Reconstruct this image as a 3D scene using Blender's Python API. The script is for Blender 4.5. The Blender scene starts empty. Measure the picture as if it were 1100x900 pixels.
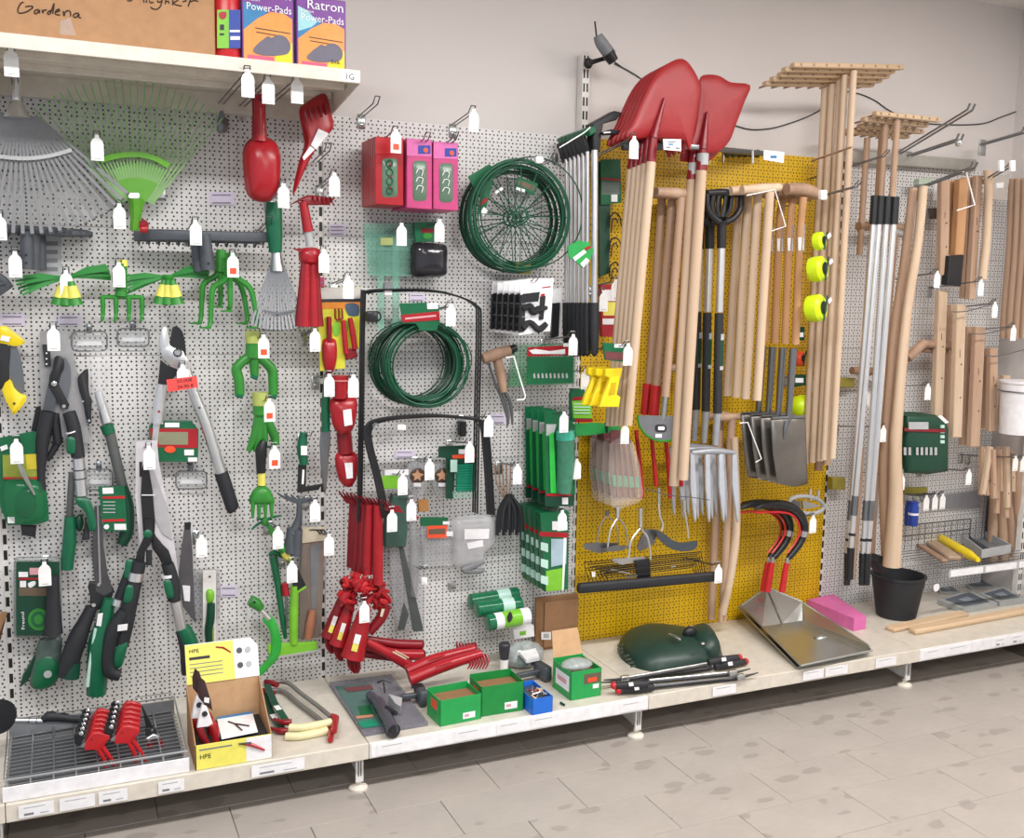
import bpy, math, random
from mathutils import Vector, Matrix, Quaternion
random.seed(7)
SC = bpy.context.scene
COL = SC.collection
# ---------------------------------------------------------------- camera
CP = Vector((-0.82832, -3.45246, 1.54588)); YAW, PIT, ROL, FOC = 0.42189, 0.12573, 0.01749, 1089.97652
_fw = Vector((math.sin(YAW)*math.cos(PIT), math.cos(YAW)*math.cos(PIT), -math.sin(PIT)))
_r = Vector((math.cos(YAW), -math.sin(YAW), 0)); _u = _r.cross(_fw)
_r2 = _r*math.cos(ROL)+_u*math.sin(ROL); _u2 = -_r*math.sin(ROL)+_u*math.cos(ROL)
cam = bpy.data.cameras.new('camera'); cam.sensor_fit = 'HORIZONTAL'; cam.sensor_width = 36
cam.lens = FOC/1100*36; cam.clip_start = 0.02
camo = bpy.data.objects.new('camera', cam); COL.objects.link(camo)
m3 = Matrix((_r2, _u2, -_fw)).transposed(); camo.matrix_world = Matrix.Translation(CP) @ m3.to_4x4()
SC.camera = camo
# ---------------------------------------------------------------- world, lamps, exposure
W = bpy.data.worlds.new('world'); SC.world = W; W.use_nodes = True
W.node_tree.nodes['Background'].inputs[0].default_value = (0.88, 0.93, 1.0, 1)
W.node_tree.nodes['Background'].inputs[1].default_value = 0.62
def area(name, loc, rot, sx, sy, power, col=(1, 0.985, 0.965)):
    l = bpy.data.lights.new(name, 'AREA'); l.shape = 'RECTANGLE'; l.size = sx; l.size_y = sy; l.energy = power; l.color = col
    o = bpy.data.objects.new(name, l); o.location = loc; o.rotation_euler = rot; COL.objects.link(o); return o
area('ceiling_lamp', (-0.9, -1.9, 2.84), (0, 0, 0), 1.2, 0.25, 46)
area('ceiling_lamp', (1.0, -1.9, 2.84), (0, 0, 0), 1.2, 0.25, 46)
area('ceiling_lamp', (2.4, -1.9, 2.84), (0, 0, 0), 1.2, 0.25, 42, (1, 0.955, 0.91))
area('ceiling_lamp', (0.2, -4.4, 2.84), (0, 0, 0), 1.2, 0.25, 60)
SC.view_settings.view_transform = 'Standard'; SC.view_settings.look = 'None'
SC.view_settings.exposure = 0.08; SC.view_settings.gamma = 1.0; SC.view_settings.use_curve_mapping = False
# ---------------------------------------------------------------- pixel helpers (a pixel gives a direction, the depth comes from the wall or shelf)
_crop = [0, 0, 1.0]
def crop(ox=0, oy=0, s=4.5): _crop[:] = [ox, oy, s]
def ray(x, y):
    x = _crop[0]+x/_crop[2]; y = _crop[1]+y/_crop[2]
    return _fw*FOC+_r2*(x-550)+_u2*(450-y)
def U(x, y, d=0.0):            # point at distance d in front of the pegboard
    r = ray(x, y); return CP+r*((-d-CP.y)/r.y)
def US(x, y, z):               # point at height z
    r = ray(x, y); return CP+r*((z-CP.z)/r.z)
def UX(x, y, X):
    r = ray(x, y); return CP+r*((X-CP.x)/r.x)
def pp(p, d):                  # pixel tuple (x,y[,d]) to a point
    return U(p[0], p[1], p[2] if len(p) > 2 else d)
def PX(d=0.0, x=500):          # metres per source pixel near depth d
    return (3.45-d)/1090*1.0
# ---------------------------------------------------------------- materials
def lin(h):
    if not isinstance(h, str): return tuple(h)
    h = h.lstrip('#'); c = [int(h[i:i+2], 16)/255 for i in (0, 2, 4)]
    return tuple(x/12.92 if x <= .04045 else ((x+.055)/1.055)**2.4 for x in c)
MATS = {}
def M(name, col=None, rough=.5, metal=0., var=.08, scale=30., alpha=1., trans=0., bump=0., stretch=(1, 1, 1), col2=None, coat=0.):
    if name in MATS: return MATS[name]
    m = bpy.data.materials.new(name); m.use_nodes = True; nt = m.node_tree; b = nt.nodes['Principled BSDF']
    c = lin(col); N = nt.nodes.new
    tc = N('ShaderNodeTexCoord'); mp = N('ShaderNodeMapping'); mp.inputs['Scale'].default_value = stretch
    nz = N('ShaderNodeTexNoise'); nz.inputs['Scale'].default_value = scale; nz.inputs['Detail'].default_value = 4
    nt.links.new(tc.outputs['Object'], mp.inputs[0]); nt.links.new(mp.outputs[0], nz.inputs['Vector'])
    rp = N('ShaderNodeValToRGB'); rp.color_ramp.elements[0].position = .3; rp.color_ramp.elements[1].position = .7
    lo = lin(col2) if col2 else tuple(x*(1-var) for x in c); hi = c if col2 else tuple(min(1, x*(1+var)) for x in c)
    rp.color_ramp.elements[0].color = (*lo, 1); rp.color_ramp.elements[1].color = (*hi, 1)
    nt.links.new(nz.outputs['Fac'], rp.inputs[0]); nt.links.new(rp.outputs[0], b.inputs['Base Color'])
    b.inputs['Roughness'].default_value = rough; b.inputs['Metallic'].default_value = metal
    b.inputs['Alpha'].default_value = alpha; b.inputs['Transmission Weight'].default_value = trans; b.inputs['Coat Weight'].default_value = coat
    if bump:
        bp = N('ShaderNodeBump'); bp.inputs['Strength'].default_value = bump; bp.inputs['Distance'].default_value = .002
        nt.links.new(nz.outputs['Fac'], bp.inputs['Height']); nt.links.new(bp.outputs[0], b.inputs['Normal'])
    MATS[name] = m; return m
def mk(n):     # plain palette lookup
    return MATS[n]
def maths(nt, op, a, b=None, c=None):
    n = nt.nodes.new('ShaderNodeMath'); n.operation = op
    for i, v in enumerate((a, b, c)):
        if v is None: continue
        if isinstance(v, (int, float)): n.inputs[i].default_value = v
        else: nt.links.new(v, n.inputs[i])
    return n.outputs[0]
def peg_mat(name, col, hole, rough=.45):
    m = M(name, col, rough, 0, .03, 6); nt = m.node_tree; b = nt.nodes['Principled BSDF']
    g = nt.nodes.new('ShaderNodeNewGeometry'); sp = nt.nodes.new('ShaderNodeSeparateXYZ'); nt.links.new(g.outputs['Position'], sp.inputs[0])
    def fld(per_x, per_z, ox, oz):
        u = maths(nt, 'PINGPONG', maths(nt, 'ADD', sp.outputs[0], 50*per_x+ox), per_x/2)
        v = maths(nt, 'PINGPONG', maths(nt, 'ADD', sp.outputs[2], 50*per_z+oz), per_z/2)
        return maths(nt, 'LESS_THAN', maths(nt, 'ADD', maths(nt, 'MULTIPLY', u, u), maths(nt, 'MULTIPLY', v, v)), .0031**2)
    a = fld(.015, .025, .0, .0); c = fld(.025, .025, 0.0, .0125)
    h = maths(nt, 'MAXIMUM', a, c)
    # holes only on the front face
    sn = nt.nodes.new('ShaderNodeSeparateXYZ'); nt.links.new(g.outputs['Normal'], sn.inputs[0])
    h = maths(nt, 'MULTIPLY', h, maths(nt, 'LESS_THAN', sn.outputs[1], -.9))
    mx = nt.nodes.new('ShaderNodeMix'); mx.data_type = 'RGBA'; nt.links.new(h, mx.inputs['Factor'])
    old = b.inputs['Base Color'].links[0].from_socket; nt.links.new(old, mx.inputs[6]); mx.inputs[7].default_value = (*lin(hole), 1)
    nt.links.new(mx.outputs[2], b.inputs['Base Color'])
    bp = nt.nodes.new('ShaderNodeBump'); bp.inputs['Strength'].default_value = .5; bp.inputs['Distance'].default_value = .003
    nt.links.new(maths(nt, 'SUBTRACT', 1, h), bp.inputs['Height']); nt.links.new(bp.outputs[0], b.inputs['Normal'])
    return m
# ---------------------------------------------------------------- geometry
class G:
    def __init__(s, v=None, f=None): s.v = list(v or []); s.f = list(f or [])
    def __add__(s, o):
        k = len(s.v); return G(s.v+o.v, s.f+[tuple(i+k for i in q) for q in o.f])
    def __radd__(s, o): return s if o == 0 else NotImplemented
    def mv(s, dx=0, dy=0, dz=0): d = Vector((dx, dy, dz)); return G([v+d for v in s.v], s.f)
    def tf(s, m): return G([m @ v for v in s.v], s.f)
V = Vector
def frames(pts):
    n = len(pts); T = []
    for i in range(n):
        a = pts[max(i-1, 0)]; b = pts[min(i+1, n-1)]; t = (b-a)
        T.append(t.normalized() if t.length > 1e-9 else V((0, 0, 1)))
    ref = V((0, 1, 0)) if abs(T[0].y) < .9 else V((0, 0, 1))
    N = (ref-T[0]*ref.dot(T[0])).normalized(); out = []
    for i in range(n):
        if i: N = T[i-1].rotation_difference(T[i]) @ N
        N = (N-T[i]*N.dot(T[i])).normalized()
        out.append((T[i], N, T[i].cross(N)))
    return out
def tube(pts, r, n=8, ry=None, close=False):
    """round (or elliptic: r across, ry in depth) tube along world points"""
    pts = [V(p) for p in pts]; k = len(pts)
    rs = list(r) if isinstance(r, (list, tuple)) else [r]*k
    if len(rs) < k: rs = [rs[0]+(rs[-1]-rs[0])*i/(k-1) for i in range(k)]
    fr = frames(pts); v = []; f = []
    for i in range(k):
        _, N, B = fr[i]
        q = (ry/r if (ry and not isinstance(r, (list, tuple))) else (ry or 1))
        for j in range(n):
            a = 2*math.pi*(j+.5)/n; v.append(pts[i]+N*(math.cos(a)*rs[i]*q)+B*(math.sin(a)*rs[i]))
    for i in range(k-1):
        for j in range(n):
            f.append((i*n+j, i*n+(j+1) % n, (i+1)*n+(j+1) % n, (i+1)*n+j))
    if close:
        i = k-1
        for j in range(n): f.append((i*n+j, i*n+(j+1) % n, (j+1) % n, j))
    else:
        f.append(tuple(range(n))[::-1]); f.append(tuple((k-1)*n+j for j in range(n)))
    return G(v, f)
def smooth(pts, k=4, closed=False):
    """Catmull-Rom through the points"""
    pts = [V(p) for p in pts]; n = len(pts); out = []
    if n < 3: return pts
    g = (lambda i: pts[i % n]) if closed else (lambda i: pts[max(0, min(n-1, i))])
    for i in range(n if closed else n-1):
        a, b, c, d = g(i-1), g(i), g(i+1), g(i+2)
        for j in range(k):
            t = j/k; out.append(.5*((2*b)+(c-a)*t+(2*a-5*b+4*c-d)*t*t+(3*b-a-3*c+d)*t**3))
    if not closed: out.append(pts[-1])
    return out
def wire(pp_, d, r, n=6, k=4, s=True, close=False):
    w = [pp(p, d) for p in pp_]
    if s: w = smooth(w, k, close)
    return tube(w, r, n, close=close)
def sm2(pl, k=4, closed=True):
    """smooth a pixel outline"""
    w = smooth([V((p[0], p[1], 0)) for p in pl], k, closed); return [(q.x, q.y) for q in w]
def poly(front, back):
    """closed solid between two equal rings"""
    n = len(front); v = list(front)+list(back)
    return G(v, [tuple(range(n)), tuple(range(2*n-1, n-1, -1))]+[(i, n+i, n+(i+1) % n, (i+1) % n) for i in range(n)])
def prism(pl, d, t=.006, bev=0.0, back=None):
    """pixel outline, front face at depth d, thickness t towards the wall; bev rounds the front edge. back: depth shift by list"""
    F = [pp(p, d) for p in pl]
    # orientation: make the ring counter-clockwise seen from the camera (front normal -Y)
    ar = sum(F[i].x*F[(i+1) % len(F)].z-F[(i+1) % len(F)].x*F[i].z for i in range(len(F)))
    if ar < 0: F = F[::-1]
    Bk = [p+V((0, t, 0)) for p in F]
    if not bev: return poly(F, Bk)
    c = sum(F, V())/len(F); n = len(F); ins = []
    for i in range(n):
        a, b, e = F[i-1], F[i], F[(i+1) % n]
        t1 = (b-a).normalized(); t2 = (e-b).normalized(); nn = V((-(t1.z+t2.z), 0, t1.x+t2.x))
        L = nn.length
        ins.append(b+(nn/L*bev if L > 1e-6 else V())+V((0, -bev*.8, 0)))
    v = ins+F+Bk
    f = [tuple(range(n)), tuple(range(3*n-1, 2*n-1, -1))]
    for k in (0, 1):
        for i in range(n): f.append((k*n+i, (k+1)*n+i, (k+1)*n+(i+1) % n, k*n+(i+1) % n))
    return G(v, f)
def box(a, b, bev=0.0):
    """axis-aligned box between two corners, bevelled"""
    a, b = V(a), V(b); lo = V(map(min, a, b)); hi = V(map(max, a, b)); e = bev
    if not e:
        v = [V((x, y, z)) for x in (lo.x, hi.x) for y in (lo.y, hi.y) for z in (lo.z, hi.z)]
        return G(v, [(0, 1, 3, 2), (4, 6, 7, 5), (0, 4, 5, 1), (2, 3, 7, 6), (0, 2, 6, 4), (1, 5, 7, 3)])
    e = min(e, *(.45*(hi-lo)[i] for i in range(3)))
    v = []
    def ring(z, k):
        x0, x1, y0, y1 = lo.x+k, hi.x-k, lo.y+k, hi.y-k
        return [V((x0+e, y0, z)), V((x1-e, y0, z)), V((x1, y0+e, z)), V((x1, y1-e, z)), V((x1-e, y1, z)), V((x0+e, y1, z)), V((x0, y1-e, z)), V((x0, y0+e, z))]
    for z, k in ((lo.z, e), (lo.z+e, 0), (hi.z-e, 0), (hi.z, e)): v += ring(z, k*.7)
    f = [tuple(range(7, -1, -1)), tuple(24+i for i in range(8))]
    for r in range(3):
        for i in range(8): f.append((r*8+i, r*8+(i+1) % 8, (r+1)*8+(i+1) % 8, (r+1)*8+i))
    return G(v, f)
def obox(c, ax, ay, az, hx, hy, hz, bev=0.0):
    m = Matrix((ax, ay, az)).transposed().to_4x4(); m.translation = V(c)
    return box((-hx, -hy, -hz), (hx, hy, hz), bev).tf(m)
def bar(a, b, w, t, up=None, bev=0.0):
    """rectangular bar from a to b; w across, t in depth (along y)"""
    a, b = V(a), V(b); z = (b-a).normalized(); up = V(up or (0, 1, 0)); y = (up-z*up.dot(z)).normalized(); x = y.cross(z)
    return obox((a+b)/2, x, y, z, w/2, t/2, (b-a).length/2, bev)
def ribbon(pts, w, t, up=(0, 1, 0)):
    """flat strip along points: w across, t thick along up"""
    pts = [V(p) for p in pts]; fr = frames(pts); v = []; k = len(pts); up = V(up)
    ws = list(w) if isinstance(w, (list, tuple)) else [w]*k
    if len(ws) < k: ws = [ws[0]+(ws[-1]-ws[0])*i/(k-1) for i in range(k)]
    for i, p in enumerate(pts):
        T = fr[i][0]; y = (up-T*up.dot(T)).normalized(); x = y.cross(T); a = x*ws[i]/2; b = y*t/2
        v += [p-a-b, p+a-b, p+a+b, p-a+b]
    f = [(3, 2, 1, 0), tuple(4*(k-1)+i for i in range(4))]
    for i in range(k-1):
        for j in range(4): f.append((4*i+j, 4*i+(j+1) % 4, 4*i+4+(j+1) % 4, 4*i+4+j))
    return G(v, f)
def lathe(prof, o, ax=(0, 0, 1), n=16):
    """prof [(r,h)] along ax from o"""
    ax = V(ax).normalized(); o = V(o); pts = [o+ax*h for r, h in prof]
    ref = V((0, 1, 0)) if abs(ax.y) < .9 else V((0, 0, 1)); N = (ref-ax*ref.dot(ax)).normalized(); B = ax.cross(N); v = []; f = []
    for p, (r, h) in zip(pts, prof):
        for j in range(n):
            a = 2*math.pi*j/n; v.append(p+N*math.cos(a)*r+B*math.sin(a)*r)
    k = len(prof)
    for i in range(k-1):
        for j in range(n): f.append((i*n+j, i*n+(j+1) % n, (i+1)*n+(j+1) % n, (i+1)*n+j))
    f.append(tuple(range(n))[::-1]); f.append(tuple((k-1)*n+j for j in range(n)))
    return G(v, f)
def ball(c, rx, ry=None, rz=None, n=12, m=8):
    ry = ry or rx; rz = rz or rx; c = V(c); v = [c+V((0, 0, -rz))]; f = []
    for i in range(1, m):
        t = math.pi*i/m
        for j in range(n):
            a = 2*math.pi*j/n; v.append(c+V((rx*math.sin(t)*math.cos(a), ry*math.sin(t)*math.sin(a), -rz*math.cos(t))))
    v.append(c+V((0, 0, rz)))
    for j in range(n):
        f.append((0, 1+(j+1) % n, 1+j)); f.append((len(v)-1, 1+(m-2)*n+j, 1+(m-2)*n+(j+1) % n))
    for i in range(m-2):
        for j in range(n): f.append((1+i*n+j, 1+i*n+(j+1) % n, 1+(i+1)*n+(j+1) % n, 1+(i+1)*n+j))
    return G(v, f)
def ring(c, R, r, ax=(0, 1, 0), n=40, m=6, el=1.0):
    ax = V(ax).normalized(); ref = V((0, 0, 1)) if abs(ax.z) < .9 else V((1, 0, 0)); N = (ref-ax*ref.dot(ax)).normalized(); B = ax.cross(N)
    return tube([V(c)+N*math.cos(2*math.pi*i/n)*R*el+B*math.sin(2*math.pi*i/n)*R for i in range(n)], r, m, close=True)
def grid(fn, nu, nv, t=.002):
    """thin solid sheet: fn(u,v)->point, thickness t along normals"""
    P = [[V(fn(i/nu, j/nv)) for j in range(nv+1)] for i in range(nu+1)]; v = []; f = []
    def nrm(i, j):
        a = P[min(i+1, nu)][j]-P[max(i-1, 0)][j]; b = P[i][min(j+1, nv)]-P[i][max(j-1, 0)]; c = a.cross(b)
        return c.normalized() if c.length > 1e-12 else V((0, -1, 0))
    W_ = nv+1
    for i in range(nu+1):
        for j in range(W_): v.append(P[i][j])
    k = len(v)
    for i in range(nu+1):
        for j in range(W_): v.append(P[i][j]-nrm(i, j)*t)
    for i in range(nu):
        for j in range(nv):
            a, b, c, d = i*W_+j, (i+1)*W_+j, (i+1)*W_+j+1, i*W_+j+1
            f.append((a, b, c, d)); f.append((k+d, k+c, k+b, k+a))
    def side(l):
        for a, b in zip(l, l[1:]): f.append((a, k+a, k+b, b))
    side([i*W_ for i in range(nu+1)][::-1]); side([i*W_+nv for i in range(nu+1)]); side([j for j in range(W_)]); side([nu*W_+j for j in range(W_)][::-1])
    return G(v, f)
def text(s, o, xd, ud, h, off=.0008, font_shear=0.0, width=None):
    """flat lettering: o = lower-left corner, xd reading direction, ud up direction, h cap height"""
    cu = bpy.data.curves.new('lettering', 'FONT'); cu.body = s; cu.size = 1; cu.shear = font_shear; cu.resolution_u = 2
    ob = bpy.data.objects.new('lettering', cu); me = ob.to_mesh()
    xs = [v.co.x for v in me.vertices]; sc = h/.7; sx = sc
    if width and xs: sx = width/(max(xs)-min(xs)+1e-9)
    xd, ud = V(xd).normalized(), V(ud).normalized(); n = xd.cross(ud)
    g = G([V(o)+xd*(v.co.x*sx)+ud*(v.co.y*sc)+n*off for v in me.vertices], [tuple(p.vertices) for p in me.polygons])
    ob.to_mesh_clear(); bpy.data.objects.remove(ob); bpy.data.curves.remove(cu); return g
def ptext(s, p0, p1, d, hpx, t=.0):
    """lettering on a wall-parallel face from pixel p0 towards p1"""
    a, b = U(*p0, d), U(*p1, d); x = (b-a); up = V((0, 0, 1)); up = (up-x.normalized()*up.dot(x.normalized())).normalized()
    h = hpx/_crop[2]*(a-CP).length/FOC
    return text(s, a, x, up, h, .001+t, width=x.length)
# ---------------------------------------------------------------- things
def mesh_ob(name, g, mat, origin, smooth_a=40):
    me = bpy.data.meshes.new(name); me.from_pydata([tuple(v-origin) for v in g.v], [], g.f); me.validate()
    me.materials.append(mat if not isinstance(mat, str) else MATS[mat])
    if smooth_a:
        me.polygons.foreach_set('use_smooth', [True]*len(me.polygons)); me.set_sharp_from_angle(angle=math.radians(smooth_a))
    o = bpy.data.objects.new(name, me); COL.objects.link(o); return o
class T:
    def __init__(s, name, label, cat=None, group=None, kind=None):
        s.name, s.label, s.cat, s.group, s.kind = name, label, cat, group, kind; s.parts = []; s.root = None
    def p(s, name, g, mat, parent=None, label=None, kind=None, sm=40):
        s.parts.append((name, g, mat, parent, label, kind, sm)); return len(s.parts)-1
    def tag(s, o):
        if s.kind: o['kind'] = s.kind
        if s.label: o['label'] = s.label
        if s.cat: o['category'] = s.cat
        if s.group: o['group'] = s.group
    def done(s):
        vs = [v for q in s.parts for v in q[1].v]
        lo = [min(v[i] for v in vs) for i in range(3)]; hi = [max(v[i] for v in vs) for i in range(3)]
        s.base = V(((lo[0]+hi[0])/2, (lo[1]+hi[1])/2, lo[2])); s.obs = []
        if len(s.parts) == 1:
            n, g, mat, _, _, kd, sm = s.parts[0]; o = mesh_ob(s.name, g, mat, s.base, sm); o.location = s.base; s.root = o; s.tag(o)
            if kd: o['kind'] = kd
            return s
        s.root = bpy.data.objects.new(s.name, None); s.root.empty_display_size = .05; COL.objects.link(s.root); s.root.location = s.base; s.tag(s.root)
        for n, g, mat, par, lab, kd, sm in s.parts:
            c = V(((min(v.x for v in g.v)+max(v.x for v in g.v))/2, (min(v.y for v in g.v)+max(v.y for v in g.v))/2, min(v.z for v in g.v)))
            o = mesh_ob(n, g, mat, c, sm); o['_c'] = tuple(c); s.obs.append(o)
            if par is None: o.parent = s.root; o.location = c-s.base
            else: o.parent = s.obs[par]; o.location = c-V(s.obs[par]['_c'])
            if lab: o['label'] = lab
            if kd: o['kind'] = kd
        for o in s.obs: del o['_c']
        return s
    def dup(s, dx=0, dy=0, dz=0, label=None, rot=None):
        r = s.root.copy(); COL.objects.link(r); r.location = s.base+V((dx, dy, dz))
        if rot: r.rotation_euler = rot
        if label: r['label'] = label
        mp = {}
        for o in s.obs:
            c = o.copy(); COL.objects.link(c); mp[o] = c
            c.parent = r if o.parent == s.root else mp[o.parent]
        return r
def one(name, label, cat, g, mat, group=None, kind=None, sm=40):
    return (lambda t: (t.p(name, g, mat, sm=sm), t.done())[1])(T(name, label, cat, group, kind))
# ================================================================ materials
for n, *a in [
    ('white_paint', '#e9e6e2', .45), ('cream_paint', '#ddd5c8', .4), ('beige_top', '#cfc8bc', .38), ('ticket', '#f2f1f4', .35), ('tag_white', '#fbfaf8', .4),
    ('red', '#a81c27', .28), ('red_deep', '#861420', .33), ('red_bright', '#c4242a', .3), ('black', '#1d1e22', .42), ('black_soft', '#26282d', .6),
    ('green', '#0f6343', .35), ('green_dark', '#0c4330', .4), ('green_pack', '#14633f', .3), ('leaf', '#348a33', .35), ('lime', '#7cc234', .35), ('mint', '#bfe2d6', .25),
    ('yellow', '#f2d51e', .35), ('yellow_pale', '#efe66a', .4), ('neon', '#d3ef1c', .35), ('orange', '#f2552e', .4), ('blue', '#2170d8', .35), ('blue_dark', '#2542a0', .35),
    ('pink', '#d96fae', .6), ('magenta', '#c2447c', .35), ('grey', '#7d7f83', .45), ('grey_dark', '#4b5057', .5), ('grey_light', '#b4b6b8', .45), ('print_dark', '#2b2b30', .5),
    ('cardboard', '#b58a64', .8), ('cardboard_dark', '#8c6848', .85), ('ink', '#3a2a22', .7), ('violet', '#7a3f96', .35), ('kraft', '#c9a27a', .8), ('purple_pale', '#d9cfe4', .5)]:
    M(n, *a)
for n, c, r in [('steel', '#c4c6c8', .28), ('steel_dark', '#85888c', .36), ('alu', '#e6e7e9', .34), ('chrome', '#d4d6d8', .14), ('zinc', '#b9bdbc', .33), ('galv', '#c7c9c6', .24)]:
    M(n, c, r, .9, .025, 25)
M('wood', '#c8aa90', .55, 0, .1, 22, stretch=(1, 1, .06), col2='#b08f78', bump=.1)
M('wood_pale', '#d9c2a8', .55, 0, .1, 22, stretch=(1, 1, .06), col2='#c6aa8f', bump=.1)
M('wood_dark', '#b0917a', .55, 0, .1, 22, stretch=(1, 1, .06), col2='#977762', bump=.1)
M('wood_lacquer', '#c99b70', .25, 0, .1, 22, stretch=(1, 1, .06), col2='#b18258')
M('wood_h', '#dcc3a2', .6, 0, .1, 22, stretch=(.06, 1, 1), col2='#c8a886')
M('film', '#e8ebee', .12, 0, .02, 30, alpha=.14); M('film_grey', '#b6b8bc', .15, 0, .1, 30, alpha=.36); M('film_mint', '#8fcab6', .15, 0, .05, 30, alpha=.24)
M('film_green', '#2f8a58', .15, 0, .1, 30, alpha=.34)
M('glass_grey', '#9fa3a6', .12, 0, .1, 30, alpha=.28)
peg_mat('pegboard_white', '#dbd9d8', '#2c2a28'); peg_mat('pegboard_yellow', '#d9ae0e', '#4a3a05')
M('plaster', '#dcd6d3', .85, 0, .02, 3, bump=.05); M('ceiling_white', '#e6e2de', .9, 0, .02, 3)
def slot_mat(name, pitch, lo, hi, w):
    m = M(name, '#e4e1dc', .45); nt = m.node_tree; b = nt.nodes['Principled BSDF']
    g = nt.nodes.new('ShaderNodeNewGeometry'); sp = nt.nodes.new('ShaderNodeSeparateXYZ'); nt.links.new(g.outputs['Position'], sp.inputs[0])
    tc = nt.nodes.new('ShaderNodeTexCoord'); so = nt.nodes.new('ShaderNodeSeparateXYZ'); nt.links.new(tc.outputs['Object'], so.inputs[0])
    zz = maths(nt, 'PINGPONG', sp.outputs[2], pitch/2); a = maths(nt, 'LESS_THAN', zz, hi*pitch/2)
    xx = maths(nt, 'ABSOLUTE', so.outputs[0]); c = maths(nt, 'MULTIPLY', maths(nt, 'GREATER_THAN', xx, lo), maths(nt, 'LESS_THAN', xx, w))
    h = maths(nt, 'MULTIPLY', a, c); mx = nt.nodes.new('ShaderNodeMix'); mx.data_type = 'RGBA'; nt.links.new(h, mx.inputs['Factor'])
    nt.links.new(b.inputs['Base Color'].links[0].from_socket, mx.inputs[6]); mx.inputs[7].default_value = (.012, .011, .011, 1); nt.links.new(mx.outputs[2], b.inputs['Base Color'])
    return m
slot_mat('upright_slots', .05, .0, .62, .0055); slot_mat('upright_slots_double', .05, .003, .62, .0105)
def tile_mat():
    m = M('tile', '#aaa29b', .42, 0, .05, 5); nt = m.node_tree; b = nt.nodes['Principled BSDF']; N = nt.nodes.new
    tc = N('ShaderNodeTexCoord'); oi = N('ShaderNodeObjectInfo'); ad = N('ShaderNodeVectorMath'); ad.operation = 'MULTIPLY_ADD'
    ad.inputs[1].default_value = (.7, 1.3, 1); nt.links.new(tc.outputs['Object'], ad.inputs[0])
    sc = N('ShaderNodeVectorMath'); sc.operation = 'SCALE'; sc.inputs[0].default_value = (37, 53, 0); nt.links.new(oi.outputs['Random'], sc.inputs['Scale']); nt.links.new(sc.outputs[0], ad.inputs[2])
    vo = N('ShaderNodeTexVoronoi'); vo.inputs['Scale'].default_value = 11; nt.links.new(ad.outputs[0], vo.inputs['Vector'])
    nz = N('ShaderNodeTexNoise'); nz.inputs['Scale'].default_value = 14; nz.inputs['Detail'].default_value = 3; nt.links.new(ad.outputs[0], nz.inputs['Vector'])
    s = maths(nt, 'ADD', vo.outputs['Distance'], maths(nt, 'MULTIPLY', nz.outputs['Fac'], .8))
    hv = N('ShaderNodeSeparateColor'); nt.links.new(vo.outputs['Color'], hv.inputs[0])
    pick = maths(nt, 'LESS_THAN', hv.outputs[0], .6)
    edge = N('ShaderNodeMapRange'); edge.inputs[1].default_value = .72; edge.inputs[2].default_value = .66; nt.links.new(s, edge.inputs[0])
    fac = maths(nt, 'MULTIPLY', maths(nt, 'MULTIPLY', edge.outputs[0], pick), .55)
    mx = N('ShaderNodeMix'); mx.data_type = 'RGBA'; nt.links.new(fac, mx.inputs['Factor'])
    nt.links.new(b.inputs['Base Color'].links[0].from_socket, mx.inputs[6]); mx.inputs[7].default_value = (*lin('#8b837c'), 1)
    n2 = N('ShaderNodeTexNoise'); n2.inputs['Scale'].default_value = 40; n2.inputs['Detail'].default_value = 5; nt.links.new(ad.outputs[0], n2.inputs['Vector'])
    m2 = N('ShaderNodeMix'); m2.data_type = 'RGBA'; m2.blend_type = 'MULTIPLY'; m2.inputs['Factor'].default_value = .25
    nt.links.new(mx.outputs[2], m2.inputs[6]); nt.links.new(n2.outputs['Color'], m2.inputs[7])
    gy = N('ShaderNodeMapRange'); gy.inputs[1].default_value = .3; gy.inputs[2].default_value = .7; gy.inputs[3].default_value = .8; gy.inputs[4].default_value = 1.05
    nt.links.new(n2.outputs['Fac'], gy.inputs[0]); nt.links.new(gy.outputs[0], m2.inputs[7])
    nt.links.new(m2.outputs[2], b.inputs['Base Color'])
tile_mat(); M('grout', '#6f675f', .8)
# ================================================================ room
WY = .05
def struct(name, g, mat): return one(name, None, None, g, mat, kind='structure')
struct('wall_back', box((-2.6, WY, 0), (3.4, WY+.15, 2.87)), 'plaster')
struct('wall_right', box((3.29, WY, 0), (3.45, -5.6, 2.87)), 'plaster')
struct('ceiling', box((-2.6, WY+.15, 2.87), (3.45, -5.6, 2.97)), 'ceiling_white')
crop(0, 0, 1)
fl = struct('floor', box((-2.6, WY+.15, -.1), (3.45, -5.6, -.004)), 'grout').root
TX, TY = .3978, .2088
tm = mesh_ob('tile', box((-TX/2+.0011, -TY/2+.0011, -.008), (TX/2-.0011, TY/2-.0011, 0), .0012), 'tile', V((0, 0, 0))); first = True
for j in range(-3, 12):
    yc = -.703-.2088/2-(j)*TY
    if yc > 0.05 or yc < -2.9: continue
    for i in range(-6, 8):
        xc = .983+TX/2+i*TX+(0 if j % 2 == 0 else -TX/2)
        if xc < -1.9 or xc > 3.1 or (yc < -2.2 and xc < -.6): continue
        o = tm if first else tm.copy()
        if not first: COL.objects.link(o)
        first = False; o.parent = fl; o.location = V((xc, yc, 0))-fl.location
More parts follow.
